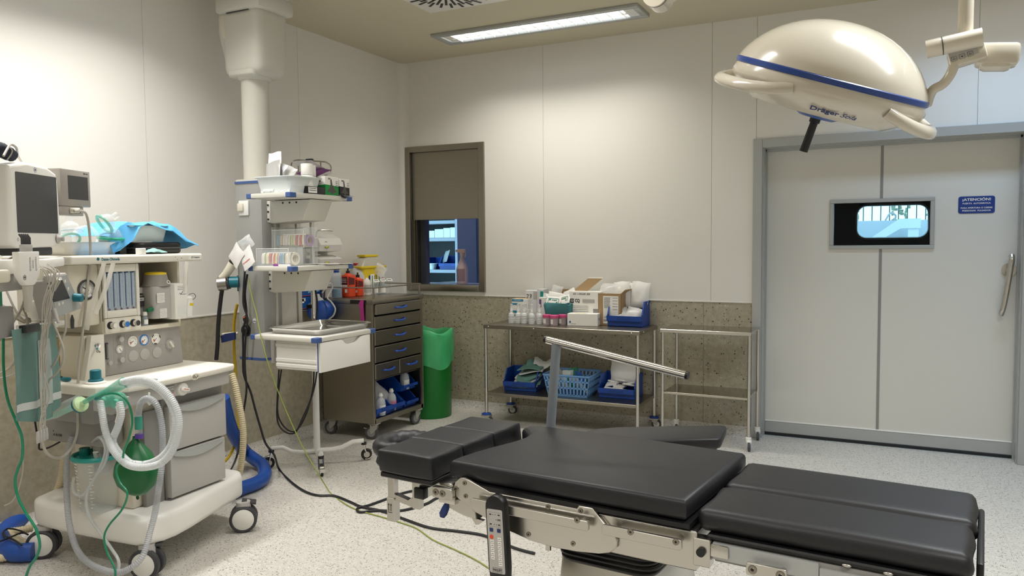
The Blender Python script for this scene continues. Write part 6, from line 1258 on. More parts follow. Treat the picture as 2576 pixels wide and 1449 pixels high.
def dispenser(label, z, y, h_, lever):
    t = thing('soap_dispenser', label, 'dispenser', (.002, y, z), 0, 'wall dispensers')
    b = B(M.white); b.prism([(0, 0), (.13, .015), (.145, .06), (.12, h_ * .78), (.05, h_), (0, h_)], .26, fr((0, .13, 0), (1, 0, 0), UP), r=.012, seg=3); b.part('housing', t)
    B(mat('blue_strip', '#24509c', .5)).prism([(.03, h_ * .80), (.10, h_ * .86), (.10, h_ * .93), (.03, h_ * .87)], .001, fr((.126, 0, 0), (0, 1, .0), (-.35, 0, 1))).part('blue_mark', t)
    b = B(mat('yellow_badge', '#c9c63a', .5)); b.lathe([(.026, 0), (.026, .001), (0, .001)], 20, axis((.138, -.055, h_ * .42), (1, 0, .2))); b.use(M.ink).lathe([(.027, .0012), (.024, .0014)], 24, axis((.138, -.055, h_ * .42), (1, 0, .2))); b.part('round_badge', t)
    b = B(M.steelL)
    if lever: b.tube([(.05, -.10, -.01), (.09, -.115, .10), (.11, -.12, h_ + .02), (.13, -.08, h_ + .028), (.15, .0, h_ + .026)], .006, 8, sm=3); b.box((.06, -.10, -.012), (.10, .03, .008), .002)
    else: b.tube([(.05, -.10, .0), (.09, -.11, .05), (.10, -.115, h_ * .9)], .006, 8, sm=3)
    b.part('elbow_lever', t)
    B(M.black).bx(.02, .06, -.16, -.13, h_ * .3, h_ * .75, .004).part('side_pump', t)
dispenser('white elbow lever soap dispenser with a yellow round badge on the left wall, upper one', 1.372, -1.17, .14, True)
dispenser('white soap dispenser below the upper one on the left wall', 1.265, -1.17, .09, False)
b = B(M.paper); b.bx(.0, .10, -1.33, -1.03, 1.240, 1.252); b.bx(.098, .10, -1.33, -1.03, 1.19, 1.252); b.use(mat('badge_blue', '#5b7fae', .6)).lathe([(.028, 0), (.024, .0008)], 24, axis((.1005, -1.20, 1.222), (1, 0, 0))); b.thing('dispenser_bracket', 'white bracket panel with a round blue emblem under the wall dispensers', 'bracket')
# ---------------------------------------------------------------- green bin
t = thing('waste_bin', 'green plastic waste bin with a green liner beside the drawer cabinet', 'waste bin', (.475, -.345, 0))
B(M.green).lathe([(0, 0), (.165, 0), (.172, .01), (.186, .66), (.188, .69), (.180, .69), (.17, .02)], 40).part('body', t)
b = B(mat('green_liner_film', '#4fc47e', .3, alpha=.75, bump=.6, bscale=18)); rnd = random.Random(8); rows = []
for k, (r_, z) in enumerate(((.15, .60), (.172, .69), (.186, .722), (.196, .715), (.199, .68), (.198, .63), (.199, .57), (.197, .51), (.195, .475))):
    rows.append([((r_ + .005 * sin(7 * a + k * 2) * (k > 2) + rnd.uniform(-.002, .003)) * cos(a), (r_ + .005 * sin(7 * a + k * 2) * (k > 2)) * sin(a), z + (.012 * sin(3 * a) + .01 * sin(5 * a + 1)) * (k in (2, 3, 7, 8)) - (.05 * cos(a + .7) if k >= 7 else 0)) for a in [2 * pi * i / 48 for i in range(49)]])
b.grid(rows); b.part('liner', t, smooth=60)
# ---------------------------------------------------------------- two stainless carts
ct = thing('instrument_cart', 'long two tier stainless cart loaded with boxes and blue bins by the back wall', 'cart', (1.69, -.25, 0))
p1 = lambda b, n, par=None, sm=35: b.part(n, par or ct, world=True, smooth=sm)
b = B(M.steel); b.bx(1.052, 2.32, -.475, -.016, .766, .797, .003, 1); ts = p1(b, 'top_tray')
for x in (1.10, 1.49, 2.26): b = B(M.chrome); b.ball((x, -.4765, .783), .005, 6); p1(b, 'rivet', ts)
for y in (-.40,): b = B(M.chrome); b.ball((2.3215, -.38, .783), .005, 6); p1(b, 'rivet', ts)
b = B(M.steel); b.bx(1.066, 2.305, -.465, -.03, .238, .262, .002, 1); p1(b, 'lower_shelf')
for x, y in ((1.068, -.462), (2.302, -.462), (1.068, -.035), (2.302, -.035)):
    b = B(M.steelL); b.cyl((x, y, .10), (x, y, .77), .0125, n=16); lg = p1(b, 'leg')
    b = B(M.blue); b.lathe([(0, .084), (.036, .084), (.038, .088), (.036, .094), (.015, .098), (0, .098)], 24, Mx.Translation((x, y, 0))); p1(b, 'buffer_disc', lg)
    castor(ct, x, y, .037, .022, M.fork, M.tyreg, M.white, 10, .084)
c2 = thing('side_cart', 'empty two tier stainless cart standing beside the sliding door', 'cart', (2.77, -.22, 0))
p2 = lambda b, n, par=None, sm=35: b.part(n, par or c2, world=True, smooth=sm)
mir = mat('polished_shelf_steel', '#b4b0a6', .16, 1)
b = B(mir); b.bx(2.447, 3.075, -.395, -.035, .798, .812, .002, 1); b.use(M.steelL).bx(2.447, 3.075, -.399, -.393, .788, .813, .002, 1); p2(b, 'top_tray')
b = B(mir); b.bx(2.465, 3.06, -.385, -.045, .345, .362, .002, 1); p2(b, 'lower_shelf')
for x, y in ((2.462, -.382), (3.062, -.382), (2.478, -.05), (3.068, -.05)):
    b = B(M.steelL); b.cyl((x, y, .092), (x, y, .80), .0115, n=16); lg = p2(b, 'leg')
    b = B(M.white); b.lathe([(.014, .094), (.02, .09), (.02, .078), (.018, .06), (.0, .06)], 18, Mx.Translation((x, y, 0))); b.box((x + .008, y - .016, .062), (.03, .042, .024), .006); p2(b, 'castor_housing', lg)
    b = B(M.tyreg); b.lathe([(.018, -.008), (.031, -.009), (.034, -.005), (.034, .005), (.031, .009), (.018, .008)], 24, axis((x + .008, y - .022, .0345), (1, .12, 0))); p2(b, 'tyre', lg)
    b = B(M.blue); b.lathe([(0, -.0095), (.021, -.0095), (.021, .0095), (0, .0095)], 18, axis((x + .008, y - .022, .0345), (1, .12, 0))); p2(b, 'hub', lg)
# things on the long cart
ZT = .798
sq = mat('soft_clear_bottle', '#e9eaea', .3, alpha=.7)
def soft_bottle(label, x, y, k):
    t = thing('saline_bottle', label, 'bottle', (x, y, ZT), k * 20, 'ribbed saline bottles')
    prof = [(0, 0), (.023, 0)]
    for i in range(5): prof += [(.0245, .006 + i * .013), (.0245, .012 + i * .013), (.0215, .016 + i * .013)]
    prof += [(.022, .072), (.016, .082), (.010, .088)]
    B(sq).lathe(prof, 18).part('body', t); B(mat('bottle_neck', '#f2f3f3', .35, alpha=.85)).lathe([(.010, .086), (.012, .092), (.012, .100), (.0105, .104), (.0095, .148), (.0115, .152), (0, .152)], 14).part('neck', t)
    B(M.yellow).box((.016, .002, .086), (.016, .006, .003), rot=(0, 25, 30)).part('yellow_tab', t)
for k, (x, y, lb) in enumerate(((1.214, -.30, 'front leftmost ribbed saline bottle on the long cart'), (1.268, -.285, 'second ribbed saline bottle from the left in the front row'), (1.322, -.292, 'third ribbed saline bottle from the left in the front row'), (1.398, -.31, 'fourth ribbed saline bottle from the left in the front row'), (1.456, -.29, 'rightmost ribbed saline bottle in the front row beside the pink capped jars'), (1.245, -.225, 'back row ribbed saline bottle at the left'), (1.30, -.22, 'back row ribbed saline bottle, second from left'), (1.362, -.235, 'back row ribbed saline bottle, third from left'), (1.42, -.225, 'back row ribbed saline bottle at the right'))):
    soft_bottle(lb, x, y, k)
pc_m = mat('pink_cap', '#d9558b', .45)
for k, (x, y, lb) in enumerate(((1.528, -.31, 'left pink capped specimen jar'), (1.598, -.33, 'middle pink capped specimen jar standing forward'), (1.640, -.265, 'right pink capped specimen jar set back'))):
    t = thing('specimen_jar', lb + ' on the long cart', 'jar', (x, y, ZT), 0, 'pink capped specimen jars'); B(mat('pink_tint_clear', '#e6cfd6', .15, alpha=.45)).lathe([(0, 0), (.028, 0), (.031, .055), (.031, .058)], 22).part('body', t); B(pc_m).lathe([(.0335, .056), (.0345, .058), (.0335, .078), (.030, .080), (0, .080)], 26).part('cap', t)
    B(M.paper).lathe([(.0312, .012), (.0316, .048)], 8, a0=-2.3, a1=-1.5).part('label', t)
t = thing('carton', 'small white carton with a blue drop logo lying at the front of the long cart', 'box', (1.805, -.235, ZT), 8)
b = B(M.paper); b.bx(-.118, .118, -.055, .055, 0, .092, .0015, 1); b.part('box', t); b = B(mat('logo_blue', '#1f4b8f', .5)); D_ = [(-.008, .03), (.0, .026), (.006, .03), (.006, .036), (-.002, .046), (-.006, .038)]
b.prism([(p[0] - .095, p[1] - .006) for p in D_], .0006, fr((0, -.0556, 0), (1, 0, 0), UP)); b.prism([(p[0] * 1.5, p[1] * 1.4) for p in D_], .0006, fr((.1186, 0, 0), (0, 1, 0), UP)); lines(b, fr((-.07, -.0562, .014), (1, 0, 0), UP), .04, (2, .002, .004), .0015, seed=2); b.part('print', t); B(mat('inner_yellow', '#e6dfae', .7)).box((-.02, -.01, .0925), (.08, .05, .0012)).part('opening', t)
# labelled carton, open flap
t = thing('carton', 'tall white printed carton with its brown inner flap raised on the long cart', 'box', (1.79, -.10, ZT))
b = B(M.paper); b.bx(-.13, .13, -.075, .075, 0, .255, .0015, 1); b.part('box', t)
B(M.card).grid([[(-.125 + .12 * i, .0, .255 + .0 * i), (-.01 + .12 * i, .02, .255 + .098)] for i in range(2)], .003).part('flap', t)
B(M.paper).grid([[(-.124 + .12 * i, .006, .258), (-.006 + .12 * i, .03, .362)] for i in range(2)], .0008).part('flap_lining', t)
b = B(M.ink); F_ = fr((0, -.0756, 0), (1, 0, 0), UP)
b.add([(-.122, .165, .0005), (-.092, .165, .0005), (-.092, .198, .0005), (-.122, .198, .0005)], [[0, 1, 2, 3]], F_); b.text('CQ', .036, F_ @ Mx.Translation((-.062, .182, .0004)), bold=.0012, fit=.04); b.text('Gl 13038 E0', .018, F_ @ Mx.Translation((-.03, .236, .0004)), fit=.14, shear=.2)
lines(b, F_ @ Mx.Translation((-.04, .11, 0)), .14, (5, .03, .013), .003, seed=12); lines(b, F_ @ Mx.Translation((-.03, .03, 0)), .15, (2, .012, .016), .006, seed=13); b.use(M.greyd).box((.088, -.0761, .105), (.04, .0006, .036)); b.use(M.grey).box((.03, -.0761, .182), (.10, .0006, .028)); b.use(M.white).lathe([(.010, .0006), (.006, .0008)], 14, F_ @ Mx.Translation((-.107, .182, 0))); b.part('print', t)
t = thing('cardboard_box', 'brown cardboard box with a white shipping label behind the small carton', 'box', (2.00, -.105, ZT), -4)
b = B(M.card); w_, d_, h_ = .095, .08, .245
b.bx(-w_, w_, -d_, -d_ + .004, 0, h_).bx(-w_, w_, d_ - .004, d_, 0, h_).bx(-w_, -w_ + .004, -d_, d_, 0, h_).bx(w_ - .004, w_, -d_, d_, 0, h_).bx(-w_, w_, -d_, d_, 0, .004); b.part('box', t)
B(M.card).grid([[(-w_, -d_, h_), (w_, -d_, h_)], [(-w_ + .005, -d_ + .06, h_ - .02), (w_ - .005, -d_ + .06, h_ - .02)]], .003).grid([[(w_, -d_, h_), (w_, d_, h_)], [(w_ + .035, -d_, h_ + .03), (w_ + .035, d_, h_ + .03)]], .003).part('flap', t)
b = B(M.paper); b.box((.01, -d_ - .0006, .12), (.125, .001, .21)); F_ = fr((.01, -d_ - .0012, 0), (1, 0, 0), UP); b.use(M.ink); lines(b, F_ @ Mx.Translation((-.03, .14, 0)), .05, (9, .07, .0095), .004, seed=31); lines(b, F_ @ Mx.Translation((.035, .15, 0)), .04, (5, .06, .022), .003, seed=33)
for i in range(24): b.bx(-.05 + i * .004, -.0485 + i * .004 + (.001 if i % 3 else 0), -.0812 , -.0808, .03, .046)
for i in range(14): b.bx(-.045 + i * .004, -.0435 + i * .004, -.0812, -.0808, .055, .07)
b.part('shipping_label', t)
b = B(M.film); pillow(b, Mx.Translation((1.97, -.10, 1.06)) @ Mx.Rotation(rad(55), 4, 'X'), .17, .13, .05, 41); b.thing('film_bag', 'clear film bag sticking out of the brown cardboard box', 'bag', smooth=60)
b = B(M.paper); pillow(b, Mx.Translation((2.05, -.09, 1.05)) @ Mx.Rotation(rad(70), 4, 'X') @ Mx.Rotation(rad(30), 4, 'Y'), .08, .10, .03, 43); b.thing('gauze_packet', 'white wrapped packet at the right in the brown cardboard box', 'packet', smooth=60)
# large blue bin with pads
storage_bin('large blue bin full of white pads at the right end of the long cart', (2.125, -.235, ZT), 0, .268, .215, .185, 'blue bins on the long cart', .44)
gz = mat('white_gauze', '#efede8', .8, bump=.4, bscale=40); gzf = mat('gauze_film_pack', '#eceae6', .35, alpha=.85, bump=.5, bscale=30)
for i, (x, y, z, w_, h_, rx, ry, lb) in enumerate(((2.06, -.16, .885, .13, .11, 60, -8, 'wrapped white pad lying at the front left of the large blue bin'), (2.18, -.165, .885, .13, .12, 58, 12, 'wrapped white pad lying at the front right of the large blue bin'), (2.06, -.08, 1.03, .13, .20, 82, -4, 'tall white pad standing at the back left of the large blue bin'), (2.20, -.075, 1.03, .14, .20, 84, 6, 'tall white pad standing at the back right of the large blue bin'), (2.13, -.05, 1.02, .12, .20, 85, 0, 'white pad standing in the middle behind the others in the large blue bin'))):
    b = B(gzf if i < 2 else gz); pillow(b, Mx.Translation((x, y, z)) @ Mx.Rotation(rad(ry), 4, 'Y') @ Mx.Rotation(rad(rx), 4, 'X'), w_, h_, .045, i + 50, 8, .3); b.thing('gauze_pad', lb, 'pad', None, 0, 'white pads in the large blue bin', smooth=60)
# green cloth wrapped tray with packets
grc = mat('green_surgical_cloth', '#3f7d80', .85, bump=.3, bscale=30)
t = thing('cloth_lined_tray', 'tray wrapped in green cloth full of white packets on the long cart', 'tray', (1.575, -.13, ZT))
R_ = []
for k, (sx, sy, z) in enumerate(((.100, .085, .0), (.108, .09, .05), (.115, .095, .115), (.118, .098, .155), (.108, .090, .158), (.10, .08, .12))):
    R_.append([(p[0] + .004 * sin(i * 1.1 + k), p[1] - .005 * sin(i * .8 + k * 2), z + .008 * sin(i * .9) * (k in (3, 4))) for i, p in enumerate(rrect(-sx, sx, -sy, sy, .03, 7))])
m_ = len(R_[0]); B(grc).add([p for q in R_ for p in q], [[k * m_ + i, k * m_ + (i + 1) % m_, (k + 1) * m_ + (i + 1) % m_, (k + 1) * m_ + i] for k in range(5) for i in range(m_)] + [[i for i in range(m_)][::-1], [5 * m_ + i for i in range(m_)]]).part('cloth', t, smooth=60)
rnd = random.Random(61)
for i, (x, y, z, w_, h_, rx, ry, rz_, m_, lb) in enumerate(((1.535, -.195, .975, .12, .075, 62, 4, 3, M.paper, 'white packet with a green cross print at the front of the cloth lined tray'), (1.61, -.175, .985, .12, .08, 58, -14, -8, M.paper, 'white packet leaning right in the cloth lined tray'), (1.53, -.13, 1.01, .14, .06, 70, 8, 0, M.paper, 'plain white packet behind the printed one in the cloth lined tray'), (1.51, -.07, 1.05, .09, .08, 75, 12, 0, M.film, 'clear crumpled packet at the back left of the cloth lined tray'), (1.64, -.11, 1.02, .10, .09, 70, -25, 0, M.paper, 'folded white packet at the right rear of the cloth lined tray'))):
    t = thing('dressing_packet', lb, 'packet', (x, y, z), 0, 'packets in the cloth lined tray'); X_ = Mx.Rotation(rad(rz_), 4, 'Z') @ Mx.Rotation(rad(ry), 4, 'Y') @ Mx.Rotation(rad(rx), 4, 'X')
    b = B(m_); pillow(b, X_, w_, h_, .012, i + 70, 8, .3); b.part('wrapper', t, smooth=60)
    if i < 2:
        b = B(mat('teal_print', '#1d7d70', .6)); X2 = X_ @ Mx.Translation((-.0, -.002, .0085))
        for (a0, a1, c0, c1) in ((-.045, .045, .018, .022), (-.045, -.042, -.02, .02), (.042, .045, -.02, .02), (-.038, -.022, .002, .016), (-.015, .03, .004, .010), (.025, .036, -.016, -.006)): b.add([(a0, c0, 0), (a1, c0, 0), (a1, c1, 0), (a0, c1, 0)], [[0, 1, 2, 3]], X2)
        b.part('print', t)
b = B(M.card); b.bx(-.1, .1, -.002, .002, 0, .09).bx(-.1, -.096, -.06, .0, 0, .07); b.thing('torn_cardboard', 'torn brown cardboard wall standing behind the cloth lined tray', 'box', (1.60, -.028, .97), 0)
# cartons at the left end
t = thing('blue_white_carton', 'white carton with blue headings standing at the left end, upper one', 'box', (1.225, -.125, .898), 4)
B(M.paper).bx(-.07, .07, -.05, .05, 0, .085, .0012, 1).part('box', t); hbm = mat('heading_blue', '#2b86ac', .55)
b = B(hbm); b.bx(-.068, .03, -.0508, -.0502, .064, .083).bx(-.068, -.01, -.0508, -.0502, .036, .050); b.use(M.paper).text('Injekt Solo', .011, fr((-.02, -.0510, .073), (1, 0, 0), UP), fit=.06) if 0 else lines(b.use(M.paper), fr((-.02, -.0510, .073), (1, 0, 0), UP), .06, (1, 0, .01), .004, seed=4); b.part('print', t)
B(mat('tan_top', '#c9a878', .7)).box((0, 0, .0856), (.125, .09, .001)).part('open_top', t)
t = thing('blue_white_carton', 'white carton with blue headings standing at the left end, lower one', 'box', (1.23, -.125, ZT), 4)
B(M.paper).bx(-.07, .07, -.05, .05, 0, .099, .0012, 1).part('box', t); b = B(hbm); b.bx(-.068, .0, -.0508, -.0502, .070, .090).bx(-.068, -.02, -.0508, -.0502, .045, .058); b.part('print', t)
t = thing('numbered_carton', 'pale carton with the handwritten number 23 behind the bottles', 'box', (1.295, -.058, ZT), 10)
B(mat('pale_carton', '#dcdcde', .6)).bx(-.055, .055, -.04, .04, 0, .25, .0012, 1).part('box', t); b = B(M.ink); b.text('23', .05, fr((-.028, -.0408, .20), (1, 0, 0), UP), shear=.15); b.use(M.grey).box((.03, -.0405, .21), (.04, .0008, .06)); b.part('handwriting', t)
t = thing('teal_ended_carton', 'narrow pale carton with a teal patch beside the carton marked 23', 'box', (1.385, -.07, ZT), -6)
B(mat('pale_carton_b', '#d5d6d8', .6)).bx(-.03, .03, -.04, .04, 0, .262, .0012, 1).part('box', t); B(mat('teal_patch', '#138c7c', .6)).bx(-.0, .029, -.0408, -.04, .18, .245).part('teal_patch', t)
t = thing('small_drug_carton', 'small white and purple carton behind the necks of the saline bottles', 'box', (1.42, -.13, ZT), 8)
B(M.paper).bx(-.03, .03, -.025, .025, 0, .20, .0012, 1).part('box', t); B(mat('purple_patch', '#7a4a86', .6)).bx(-.03, -.012, -.0258, -.025, .12, .185).part('purple_patch', t)
storage_bin('blue bin hidden behind the cartons at the left end of the long cart', (1.20, -.075, ZT), -4, .16, .06, .13, 'blue bins on the long cart', .5)
b = B(M.film); pillow(b, Mx.Translation((1.455, -.12, .965)) @ Mx.Rotation(rad(70), 4, 'X') @ Mx.Rotation(rad(15), 4, 'Y'), .09, .13, .03, 81); b.thing('film_bag', 'clear film bag standing between the saline bottles and the green cloth', 'bag', smooth=60)
# lower shelf of the long cart
ZL = .263
storage_bin('blue bin with folded green masks on the lower shelf', (1.295, -.335, ZL), 6, .265, .25, .165, 'blue bins on the lower shelf', .46)
mk_ = mat('mask_green', '#6f9a8f', .85); mw = mat('mask_white', '#d5d6d2', .85)
for i in range(7):
    b = B(mk_ if i % 2 == 0 else mw); z = ZL + .045 + i * .020
    rows = [[(-.095 + .19 * j / 9 + .006 * i, -.075 - .03 * (i < 3) + .20 * k / 5, .016 * sin(pi * j / 9 + i) + .014 * (k / 5) + (-.035 if k == 0 and i < 5 else 0) * (1 - abs(j - 4.5) / 6)) for j in range(10)] for k in range(6)]
    b.grid(rows, .006); o = b.thing('folded_mask', ('bottom', 'second', 'third', 'middle', 'fifth', 'sixth', 'topmost')[i] + ' folded surgical mask from the bottom of the pile in the blue bin' if i else 'bottom folded surgical mask of the pile in the blue bin', 'mask', (1.305 + .008 * (i % 3), -.215, z), 8 + 4 * (i % 3), 'folded masks in the blue bin', smooth=60)
bpy.data.objects['folded_mask.006']['label'] = 'topmost folded surgical mask of the pile in the blue bin'
for i, (x, lb) in enumerate(((1.36, 'grey green mask leaning over the back of the mask bin, left one'), (1.43, 'pale mask fanned out over the right edge of the mask bin'))):
    b = B(mw if i else mk_); b.grid([[(-.08 + .16 * j / 7, .02 * k, .05 * k / 3 + .02 * sin(j + i)) for j in range(8)] for k in range(4)], .004); b.thing('loose_mask', lb, 'mask', (x, -.17, .425 + .02 * i), 14, 'loose masks over the bin', smooth=60)
# light blue slotted basket
t = thing('slotted_basket', 'light blue slotted plastic basket full of wrapped tubes on the lower shelf', 'basket', (1.715, -.245, ZL), 4)
bw0, bw1, bd0, bd1, bh = .155, .185, .135, .165, .165
def wall(b, p0, p1, q0, q1, n):
    """slotted wall between the bottom edge p0-p1 and the top edge q0-q1"""
    p0, p1, q0, q1 = map(V, (p0, p1, q0, q1)); pt_ = lambda u, v: (p0.lerp(p1, u)).lerp(q0.lerp(q1, u), v)
    for v0, v1 in ((0, .10), (.37, .45), (.68, .76), (.93, 1.0)): b.grid([[pt_(0, v0), pt_(1, v0)], [pt_(0, v1), pt_(1, v1)]], .003)
    for i in range(n + 1):
        u0, u1 = (i / n) - .11 / n * 2, (i / n) + .11 / n * 2; b.grid([[pt_(max(0, u0), .05), pt_(min(1, u1), .05)], [pt_(max(0, u0), .95), pt_(min(1, u1), .95)]], .003)
for a, c_, q, r_, n in (((-bw0, -bd0, 0), (bw0, -bd0, 0), (-bw1, -bd1, bh), (bw1, -bd1, bh), 12), ((bw0, -bd0, 0), (bw0, bd0, 0), (bw1, -bd1, bh), (bw1, bd1, bh), 12), ((bw0, bd0, 0), (-bw0, bd0, 0), (bw1, bd1, bh), (-bw1, bd1, bh), 12), ((-bw0, bd0, 0), (-bw0, -bd0, 0), (-bw1, bd1, bh), (-bw1, -bd1, bh), 12)):
    wb_ = B(M.blueL); wall(wb_, a, c_, q, r_, n); wb_.part('slotted_wall', t)
b = B(M.blueL); b.bx(-bw0, bw0, -bd0, bd0, 0, .004); b.part('floor_panel', t)
b = B(M.blueL); b.tube([(p[0], p[1], bh) for p in rrect(-bw1 - .004, bw1 + .004, -bd1 - .004, bd1 + .004, .02, 4)], .006, 8, closed=True); b.part('rim', t)
rnd = random.Random(91); tubs = [mat('wrap_clear', '#d3dcda', .25, alpha=.7, bump=.5, bscale=30), mat('wrap_green', '#3d8f6d', .4, alpha=.9), mat('wrap_white', '#e6e8e6', .5), mat('wrap_blue', '#2c62ae', .45)]
names = ['front left', 'front centre', 'front right', 'left', 'centre', 'right', 'rear left', 'rear centre', 'rear right', 'upper left', 'upper middle', 'upper right', 'top rear', 'top front']
for i in range(14):
    x, y = -.10 + .10 * (i % 3) + rnd.uniform(-.02, .02), -.085 + .085 * ((i // 3) % 3); z = .06 + .05 * (i // 9) + rnd.uniform(0, .02)
    b = B(tubs[(0, 1, 2, 0, 2, 1, 0, 3, 0, 2, 0, 3, 0, 1)[i]]); pillow(b, Mx.Rotation(rad(rnd.uniform(0, 180)), 4, 'Z') @ Mx.Rotation(rad(rnd.uniform(35, 85)), 4, 'X'), .085, .13, .028, i + 100)
    b.thing('tube_packet', 'wrapped tube packet at the ' + names[i] + ' of the light blue basket', 'packet', (1.715 + x, -.245 + y, ZL + z + .015), 0, 'packets in the light blue basket', smooth=60)
b = B(mat('red_packet', '#b03a44', .5)); pillow(b, Mx.Rotation(rad(60), 4, 'X'), .05, .06, .02, 99); b.thing('red_packet', 'small red packet on top in the light blue basket', 'packet', (1.70, -.19, ZL + .165), 0, smooth=60)
storage_bin('blue bin with white swabs at the right end of the lower shelf', (2.085, -.305, ZL), 2, .275, .25, .165, 'blue bins on the lower shelf', .46)
for i in range(9):
    x, y, z = 2.02 + .065 * (i % 3), -.26 + .05 * (i // 3), ZL + .06 + .014 * (i % 2) + .02 * (i // 3)
    b = B(gz); b.box((0, 0, 0), (.085, .07, .012), .004, rot=(rnd.uniform(-15, 15), rnd.uniform(-14, 14), rnd.uniform(-30, 30))); b.thing('swab_pack', 'flat white swab pack, ' + ('front', 'middle', 'rear')[i // 3] + ' ' + ('left', 'centre', 'right')[i % 3] + ' of the right lower bin', 'swab', (x, y, z), 0, 'swab packs in the right lower bin')
b = B(gz); pillow(b, Mx.Rotation(rad(82), 4, 'X'), .23, .17, .035, 120, 9, .15); b.thing('large_dressing', 'large white dressing standing at the back of the right lower bin', 'dressing', (2.085, -.085, .425), 0, smooth=60)
# ---------------------------------------------------------------- store room contents seen through the hatch
for i, (x, w_, h_) in enumerate(((-.47, .085, .075), (-.325, .055, .09), (-.235, .04, .10), (-.150, .042, .105))):
    b = B(M.paper); b.bx(-w_, w_, -.1, .1, 0, h_, .001, 1); b.thing('white_carton', 'white carton on the store shelf behind the hatch, ' + ('leftmost', 'second from left', 'third from left', 'rightmost')[i], 'box', (x, 1.21, 1.496), 0, 'cartons on the store shelf')
storage_bin('blue bin on the store room shelf behind the hatch, right one', (-.235, 1.115, 1.166), 6, .19, .24, .14, 'blue store room bins')
storage_bin('blue bin on the store room shelf behind the hatch, left one', (-.46, 1.20, 1.166), 0, .19, .20, .12, 'blue store room bins')
t = thing('white_basin', 'small white basin with a syringe pack in front of the store room bins', 'basin', (-.455, 1.135, 1.166)); tub(B(tm), .11, .07, .062, .018).part('shell', t)
b = B(M.film); pillow(b, Mx.Rotation(rad(60), 4, 'X') @ Mx.Rotation(rad(-25), 4, 'Y'), .08, .14, .03, 130); b.thing('film_bag', 'clear film bag standing in the right store room bin', 'bag', (-.30, 1.20, 1.30), 0, smooth=60)
b = B(M.paper); b.box((0, 0, .03), (.30, .2, .010), .003, rot=(5, -5, 12)); b.thing('paper_stack', 'white papers lying on the lowest store room shelf', 'paper', (-.36, 1.27, .985), 0)
pk = mat('pale_pink_bottle', '#d8bfc4', .3, alpha=.85); plab = mat('pink_grey_label', '#9c7f8c', .6)
t = thing('trigger_spray', 'pale pink trigger spray bottle standing in the hatch opening', 'spray bottle', (.465, .22, 1.076)); t.scale = (1.08, 1.08, 1.06)
B(pk).lathe([(0, 0), (.046, 0), (.048, .006), (.048, .13), (.040, .155), (.020, .20), (.014, .225), (.014, .24)], 24).part('body', t)
b = B(mat('spray_head_pink', '#d9b9b4', .45)); b.lathe([(.016, .235), (.016, .262), (0, .262)], 14); b.box((-.005, 0, .275), (.075, .026, .032), .006); b.tube([(.03, 0, .268), (.034, 0, .245), (.028, 0, .225)], .005, 6); b.box((-.05, 0, .276), (.02, .016, .018), .003); b.part('trigger_head', t)
b = B(plab); b.lathe([(.0484, .02), (.0484, .125)], 14, a0=-2.6, a1=-.6); b.part('label', t)
# ---------------------------------------------------------------- outside the corridor porthole
outw = mat('outside_concrete', '#c4cbd2', .8)
O_ = [(3.385,5.500,1.689),(4.363,5.500,1.684),(3.386,5.500,1.605),(4.365,5.500,1.598),(3.630,5.500,1.454),(3.964,5.500,1.677),(4.138,5.500,1.674),(4.143,5.500,1.448)]
zt_, zb_ = (O_[0][2] + O_[1][2]) / 2, (O_[2][2] + O_[3][2]) / 2
b = B(outw); b.bx(2.0, 8.0, 5.5, 5.7, 0, zt_); struct('wall_yard', b)
B(mat('yard_ground', '#c9cfd2', .9)).bx(0, 10, 2.05, 14, -.1, -.02) and None
b = B(mat('yard_ground', '#c9cfd2', .9)); b.bx(0, 10, 2.05, 14, -.1, -.02); struct('ground', b)
t = thing('railing', 'dark vertical bar railing on the wall outside the porthole', 'railing', ((O_[0][0] + O_[1][0]) / 2, 5.6, zt_))
for i in range(34): B(mat('rail_green', '#2c4a46', .6) if i == 0 else bpy.data.materials['rail_green']).box((-1.6 + i * .105, 0, .35), (.012, .012, .7)).part('bar', t)
B(bpy.data.materials['rail_green']).box((0, 0, .70), (3.6, .03, .03)).part('top_rail', t)
t = thing('slide_ramp', 'white sloping playground slide outside the porthole', 'slide', (O_[4][0] - .02, 5.1, -.02))
dx = O_[5][0] - O_[4][0] + .02; hl = O_[4][2] + .0; h0 = O_[5][2] + .02
slm = mat('slide_white', '#e8edf2', .6)
b = B(slm); b.prism([(.0, hl - .06), (.05, hl - .06), (dx + .02, h0 - .10), (dx + .24, h0 - .10), (dx + .24, h0 + .02), (dx, h0 + .02), (.0, hl)], .25, Xs); b.part('ramp', t)
B(slm).bx(dx + .10, dx + .22, .02, .22, 0, h0 - .08).bx(.0, .06, .02, .22, 0, hl - .05).part('post', t)
B(M.alu).tube([(dx - .16, .1, h0 + .0), (dx - .10, .1, h0 + .10), (dx - .04, .1, h0 + .06), (dx - .06, .1, h0)], .012, 6, sm=3).part('hand_hoop', t)
bsh = mat('bush', '#9aa58c', .9)
for i, dx_ in enumerate((-.35, .30, .72)):
    b = B(bsh); rnd = random.Random(i); hh = zt_ + .02; b.tube([(0, 0, 0), (0, 0, hh)], .015, 6)
    for k in range(26): b.box((rnd.uniform(-.12, .12), rnd.uniform(-.05, .05), hh + rnd.uniform(-.05, .28) * (1 - .3 * (i == 0))), (.06, .02, .035), rot=(rnd.uniform(0, 90), rnd.uniform(0, 90), rnd.uniform(0, 90)))
    b.thing('shrub', ('low shrub left of centre', 'tall shrub in the middle', 'thin shrub to the right')[i] + ' behind the railing outside the porthole', 'shrub', ((O_[0][0] + O_[1][0]) / 2 + dx_ - .2, 6.3, -.02), 0, 'shrubs outside')
